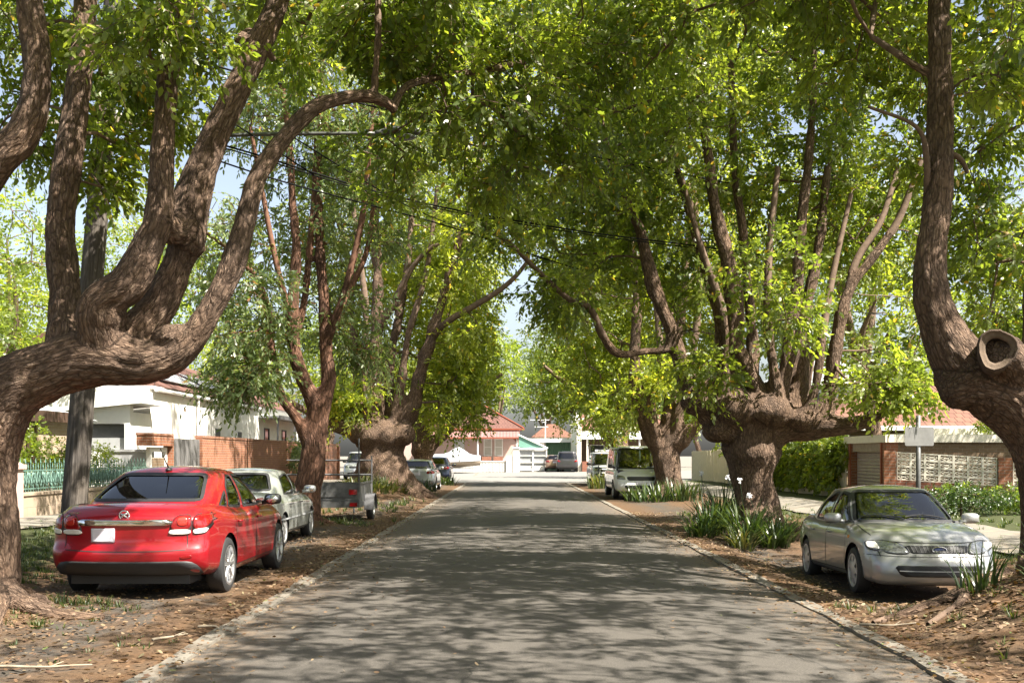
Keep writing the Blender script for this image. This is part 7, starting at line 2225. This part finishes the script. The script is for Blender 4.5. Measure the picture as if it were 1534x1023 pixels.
GR = [(4.55, 10.35, 46, .55, .35, .022, .22, 'strap', 'upright grassy clump on the right mound, in front of the silver sedan bumper'), (5.05, 9.9, 60, .50, .45, .022, .28, 'strap', 'long-leaved grassy clump at the foot of the hollow-stub tree'), (4.75, 9.3, 30, .35, .4, .018, .2, 'grass', 'sparse grassy clump low on the right mound'),
      (-5.1, 37.8, 90, .6, .5, .05, .6, 'strap_dry', 'yellow-green clump on the left bank, nearest the trailer'), (-4.3, 39.0, 100, .5, .5, .05, .6, 'strap_dry', 'sunny yellow-green clump on the kerb side of the left bank'), (-3.9, 41.5, 100, .65, .5, .05, .6, 'strap', 'dark green clump on the left bank beside the silver hatchback'), (-5.6, 38.6, 90, .7, .5, .05, .7, 'strap_dry', 'tallest pale clump behind the trailer rack'), (-4.7, 38.0, 100, .55, .5, .05, .6, 'strap_dry', 'pale clump at the front of the left bank'), (-3.7, 43.6, 80, .7, .4, .05, .6, 'strap', 'dark clump in front of the silver hatchback bumper'),
      (4.9, 36.4, 120, .75, .5, .05, .7, 'strap', 'dark grassy clump below the white van bumper'), (5.8, 36.2, 110, .8, .4, .05, .6, 'strap', 'reedy clump at the base of the tree before the van'), (4.3, 37.2, 70, .6, .4, .05, .4, 'strap', 'small clump beside the white van wheel'), (4.4, 52.0, 110, .9, .5, .07, .7, 'strap_dry', 'sunlit clump in front of the patrol wagon'), (5.3, 52.6, 110, .9, .5, .07, .7, 'strap', 'shaded clump between the van and the patrol wagon'), (6.4, 30.5, 90, .4, .4, .03, .5, 'grass', 'bright low clump beyond the strappy plants'), (-3.6, 57.0, 80, .6, .4, .06, .6, 'strap', 'clump beside the dark blue hatchback')]
for i, (x, y, n, h, ln, w, sp_, mt, lab) in enumerate(GR):
    plant('grassy_plant', lab, 'plant', x, y, n, h, ln, w, sp_, mt, G2, 400 + i)


def shrub(name, label, cat, boxes, leaf, ll, cr, seed, group=None, ratio=.55, droop=.3, sprigs=14, leaves=9, base=None):
    """dense bush or hedge: leafy sprigs spread over the outside of rounded volumes, on a few stems"""
    rg = np.random.default_rng(seed)
    C = sample_crowns(rg, boxes)
    b = np.array(base if base is not None else [C[:, 0].mean(), C[:, 1].mean(), 0.0]); b[2] = gzf(b[0], b[1])
    root = empty(name, tuple(b), 0, label, cat, group)
    st = [[(b[0] + dx, b[1] + dy, b[2] - .1, .035), (b[0] + dx * 1.5, b[1] + dy * 1.5, b[2] + .5, .02)] for dx, dy in ((0, 0), (.2, .1), (-.2, .15))]
    tubes, outs = grow(rg, st, C, cr * .9, None, .005)
    tubes += [(np.array([q[:3] for q in s]), np.array([q[3] for q in s])) for s in st]
    build_tubes('stems', tubes, M['twig'], root, b, 4)
    A = clump_leaves(rg, C, cr * rg.uniform(.75, 1.2, len(C)), outs, sprigs, leaves, ll, ratio, droop)
    mobj('foliage', leaf_mesh('foliage', A[0] - b, *A[1:], hexa=False), M[leaf], root)
    return root


shrub('garden_shrub', 'yellow-green garden shrub behind the iron fence, left of the pole', 'shrub', [('w', -11.7, 25.2, 1.6, .8, .9, .9, 40), ('w', -11.3, 26.5, 1.3, .6, .8, .6, 20)], 'leaf_bright', .075, .34, 31, 'front garden shrubs')
shrub('garden_shrub', 'yellowish shrub behind the iron fence, right of the pole', 'shrub', [('w', -11.5, 28.8, 1.3, .7, 1.1, .7, 40)], 'leaf_bright', .07, .32, 32, 'front garden shrubs')
shrub('garden_tree', 'shady green tree at the left edge behind the leaning pole', 'tree', [('w', -10.9, 20.5, 4.6, 1.5, 1.6, 1.5, 50), ('w', -9.9, 19.0, 3.6, .8, 1.0, .8, 14)], 'leaf_camphor', .10, .5, 33, 'front garden shrubs', base=[-11.2, 20.5, 0])
iv = [('w', 10.55, 34.6 + i * 1.45, 1.72, .42, 1.0, .62, 34) for i in range(7)] + [('w', 10.45, 34.9 + i * 1.5, .95, .22, .8, .5, 13) for i in range(6)]
shrub('ivy_hedge', 'thick mass of ivy spilling over the cream paling fence', 'hedge', iv, 'leaf_camphor', .11, .32, 34, None, .7, .8, 14, 9, base=[10.9, 38, 0])
shrub('fence_shrub', 'yellow-green shrub leaning over the far part of the paling fence', 'shrub', [('w', 10.4, 48, 2.2, .9, 2.6, .7, 44)], 'leaf_bright', .14, .5, 35, 'shrubs along the fences', base=[11.1, 48, 0])
shrub('low_hedge', 'dark clipped hedge under the breeze-block wall', 'hedge', [('w', 11.6, 27.4, .50, 1.1, .5, .30, 50), ('w', 13.4, 26.9, .42, 1.0, .5, .28, 44)], 'hedge_leaf', .06, .26, 36, 'shrubs along the fences')
shrub('low_hedge', 'lower rounded hedge nearer the footpath than the clipped one', 'hedge', [('w', 10.2, 24.2, .62, 1.0, .55, .30, 46)], 'hedge_leaf', .055, .22, 37, 'shrubs along the fences')
shrub('garden_shrub', 'dark loose shrub between the two hedges, right of the road sign', 'shrub', [('w', 10.9, 26.0, .62, .45, .5, .30, 22)], 'leaf_dark', .07, .3, 38, 'shrubs along the fences')
shrub('garden_shrub', 'dark bush filling the right end below the breeze blocks', 'shrub', [('w', 12.0, 24.6, .55, 1.2, .6, .32, 46)], 'leaf_dark', .07, .3, 39, 'shrubs along the fences')
shrub('fence_shrub', 'light green bush behind the breeze-block wall at the right edge', 'shrub', [('w', 15.2, 31.8, 2.2, 1.3, .8, .8, 44)], 'leaf_bright', .12, .4, 40, 'shrubs along the fences')
shrub('verge_shrub', 'pale green bush at the foot of the far left trees', 'shrub', [('w', -6.7, 56, 1.0, 1.0, 1.6, .8, 44)], 'leaf_bright', .14, .45, 41, 'shrubs along the fences')
shrub('verge_shrub', 'twiggy olive bush at the far end of the brick wall', 'shrub', [('w', -9.6, 50, 1.6, .6, 2.2, 1.0, 34)], 'leaf_gum', .12, .45, 42, 'shrubs along the fences')

# grass on the verges (uncountable)
rg = np.random.default_rng(51)
sets = []
def grass_patch(cx, cy, rx, ry, n, h, w=.012):
    for _ in range(n):
        x = cx + rg.normal(0, rx); y = cy + rg.normal(0, ry)
        if XL - .2 < x < XR + .2: continue
        sets.append(blades(rg, np.array([x, y, 0.0]), rg.integers(6, 14), h * rg.uniform(.6, 1.3), h * .6, w, .05, 3))
for a in ((-7.2, 14.5, .9, 3.2, 900, .10), (-8.3, 22, .6, 6, 500, .12, .016), (-4.5, 11.3, .35, .22, 34, .11), (-4.55, 10.1, .3, .5, 34, .085), (-3.6, 9.6, .6, .5, 12, .06), (-4.3, 24.6, .5, .7, 90, .16, .02), (-4.2, 34, .6, 2.5, 70, .2, .025),
          (3.75, 10.6, .25, .3, 10, .12), (2.95 + .5, 11.2, .2, .3, 12, .10), (4.9, 8.6, .6, .7, 30, .14), (7.0, 15, .5, 4, 260, .12), (6.9, 28, .5, 4, 160, .14, .02), (-6.4, 33, .6, 5, 200, .16, .02), (5.5, 26, .6, 2, 60, .15, .02), (-3.1, 9.1, .2, .4, 8, .07), (9.6, 24, .4, 4, 150, .12, .02)):
    grass_patch(*a)
mobj('verge_grass', blade_mesh('verge_grass', sets), M['grass'], label='green grass growing in patches on both dirt verges', cat='grass', kind='stuff')

# fallen leaves (uncountable)
def litter(n, fx, fy):
    x = fx(n); y = fy(n)
    return x, y
xs, ys = [], []
def add_l(x, y): xs.append(x); ys.append(y)
add_l(-4.3 + rg.normal(0, 1.2, 5200), rg.uniform(6.5, 22, 5200)); add_l(4.6 + rg.normal(0, .9, 4600), rg.uniform(6.8, 13, 4600)); add_l(4.3 + rg.normal(0, .8, 2600), rg.uniform(12, 30, 2600))
add_l(XL - .12 + rg.normal(0, .22, 1500), rg.uniform(6.5, 30, 1500)); add_l(XR + .12 + rg.normal(0, .22, 1500), rg.uniform(6.5, 30, 1500)); add_l(rg.uniform(-2.6, 3.2, 170), rg.uniform(6.5, 32, 170)); add_l(-4.2 + rg.normal(0, .9, 2500), rg.uniform(22, 40, 2500)); add_l(5 + rg.normal(0, .5, 900), 10 + rg.normal(0, .9, 900)); add_l(-5 + rg.normal(0, .5, 700), 9.6 + rg.normal(0, .7, 700))
x = np.concatenate(xs); y = np.concatenate(ys)
inroad = (x > XL + .12) & (x < XR - .12)
z = np.where(inroad, 0.045 * (1 - ((x - 0.27) / 2.9) ** 2) - 0.012, gz(x, y)) + rg.uniform(.012, .035, len(x))
z = np.where((np.abs(x - XL) < .14) | (np.abs(x - XR) < .14), .028, z)
a = rg.uniform(0, 6.28, len(x))
D = unit(np.stack([np.cos(a), np.sin(a), rg.normal(0, .22, len(x))], 1)); Nn = unit(np.stack([rg.normal(0, .35, len(x)), rg.normal(0, .35, len(x)), np.ones(len(x))], 1))
Lg = rg.uniform(.028, .072, len(x)) * np.where(inroad, .75, 1.0)
mobj('leaf_litter', leaf_mesh('leaf_litter', np.stack([x, y, z], 1), D, Nn, Lg, Lg * .5, rg.random(len(x)), True), M['litter'], label='dry brown fallen leaves scattered over the verges and kerb strips', cat='leaf litter', kind='stuff')
# fallen sticks
for i, (px, py, Y, L, an, lab) in enumerate(((60, 1003, 8.0, .75, .1, 'pale fallen stick lying at the bottom left'), (255, 955, 9.3, .35, .9, 'short dark stick on the left verge'), (1330, 935, 9.9, .5, -.3, 'thin stick on the right dirt mound'), (330, 935, 9.9, .4, .35, 'small twig near the left kerb strip'))):
    p = P(px, py, Y); b = MB(); pts = []
    for t in np.linspace(0, 1, 6):
        x = p.x + L * (t - .5) * math.cos(an); y = Y + L * (t - .5) * math.sin(an) + .02 * math.sin(t * 9)
        pts.append((x, y, gzf(x, y) + .035))
    b.tube(pts, np.linspace(.014, .005, 6), 6); b.tube([pts[3], (pts[3][0] + .08, pts[3][1] + .06, pts[3][2] + .03)], [.007, .003], 5)
    b.build('fallen_stick', M['timber'], None, True, label=lab, cat='stick', group='fallen sticks')
# ------------------------------------------------------------------ camera, sun, sky
SUN_EL, SUN_AZ = R(53), (0.84, -0.54)     # behind the camera, to the right
cam = bpy.data.cameras.new('camera')
cam.sensor_width = 36; cam.lens = 36 * F / 1534
cam.shift_y = (682 - 511.5) / 1534
cam.clip_start = 0.05; cam.clip_end = 4000
co = bpy.data.objects.new('camera', cam); COL.objects.link(co)
co.location = (0, 0, CAM_H); co.rotation_euler = (R(90), 0, 0)
SC.camera = co
sd = Vector((SUN_AZ[0] * math.cos(SUN_EL), SUN_AZ[1] * math.cos(SUN_EL), math.sin(SUN_EL))).normalized()
ld = bpy.data.lights.new('sun', 'SUN'); ld.energy = 5.0; ld.angle = R(0.45); ld.color = (1.0, 0.93, 0.82)
lo = bpy.data.objects.new('sun', ld); COL.objects.link(lo)
lo.rotation_euler = sd.to_track_quat('Z', 'Y').to_euler()
lo.location = (20, -20, 40)
w = bpy.data.worlds.new('World'); SC.world = w; w.use_nodes = True
nt = w.node_tree
sk = nt.nodes.new('ShaderNodeTexSky'); sk.sky_type = 'NISHITA'; sk.sun_disc = False
sk.sun_elevation = SUN_EL; sk.sun_rotation = math.atan2(SUN_AZ[0], SUN_AZ[1])
sk.air_density = 1.0; sk.dust_density = 4.5; sk.ozone_density = 1.0
hs = nt.nodes.new('ShaderNodeHueSaturation'); hs.inputs['Saturation'].default_value = 0.72
# bright summer haze low in the sky
tcw = nt.nodes.new('ShaderNodeTexCoord'); sxw = nt.nodes.new('ShaderNodeSeparateXYZ'); nt.links.new(tcw.outputs['Generated'], sxw.inputs[0])
mrw = nt.nodes.new('ShaderNodeMapRange'); mrw.interpolation_type = 'SMOOTHSTEP'
mrw.inputs['From Min'].default_value = 0.05; mrw.inputs['From Max'].default_value = 0.62; mrw.inputs['To Min'].default_value = 2.0; mrw.inputs['To Max'].default_value = 1.0
nt.links.new(sxw.outputs[2], mrw.inputs['Value']); nt.links.new(mrw.outputs[0], hs.inputs['Value'])
nt.links.new(sk.outputs[0], hs.inputs['Color']); nt.links.new(hs.outputs[0], nt.nodes['Background'].inputs['Color'])
nt.nodes['Background'].inputs['Strength'].default_value = 0.05
SC.view_settings.view_transform = 'Standard'; SC.view_settings.look = 'None'
SC.view_settings.exposure = 1.85; SC.view_settings.gamma = 1.0
cy = SC.cycles
cy.max_bounces = 7; cy.diffuse_bounces = 4; cy.glossy_bounces = 3; cy.transmission_bounces = 6; cy.transparent_max_bounces = 10
cy.use_denoising = True
cy.use_adaptive_sampling = False
cy.sample_clamp_indirect = 6.0
cy.caustics_reflective = False; cy.caustics_refractive = False
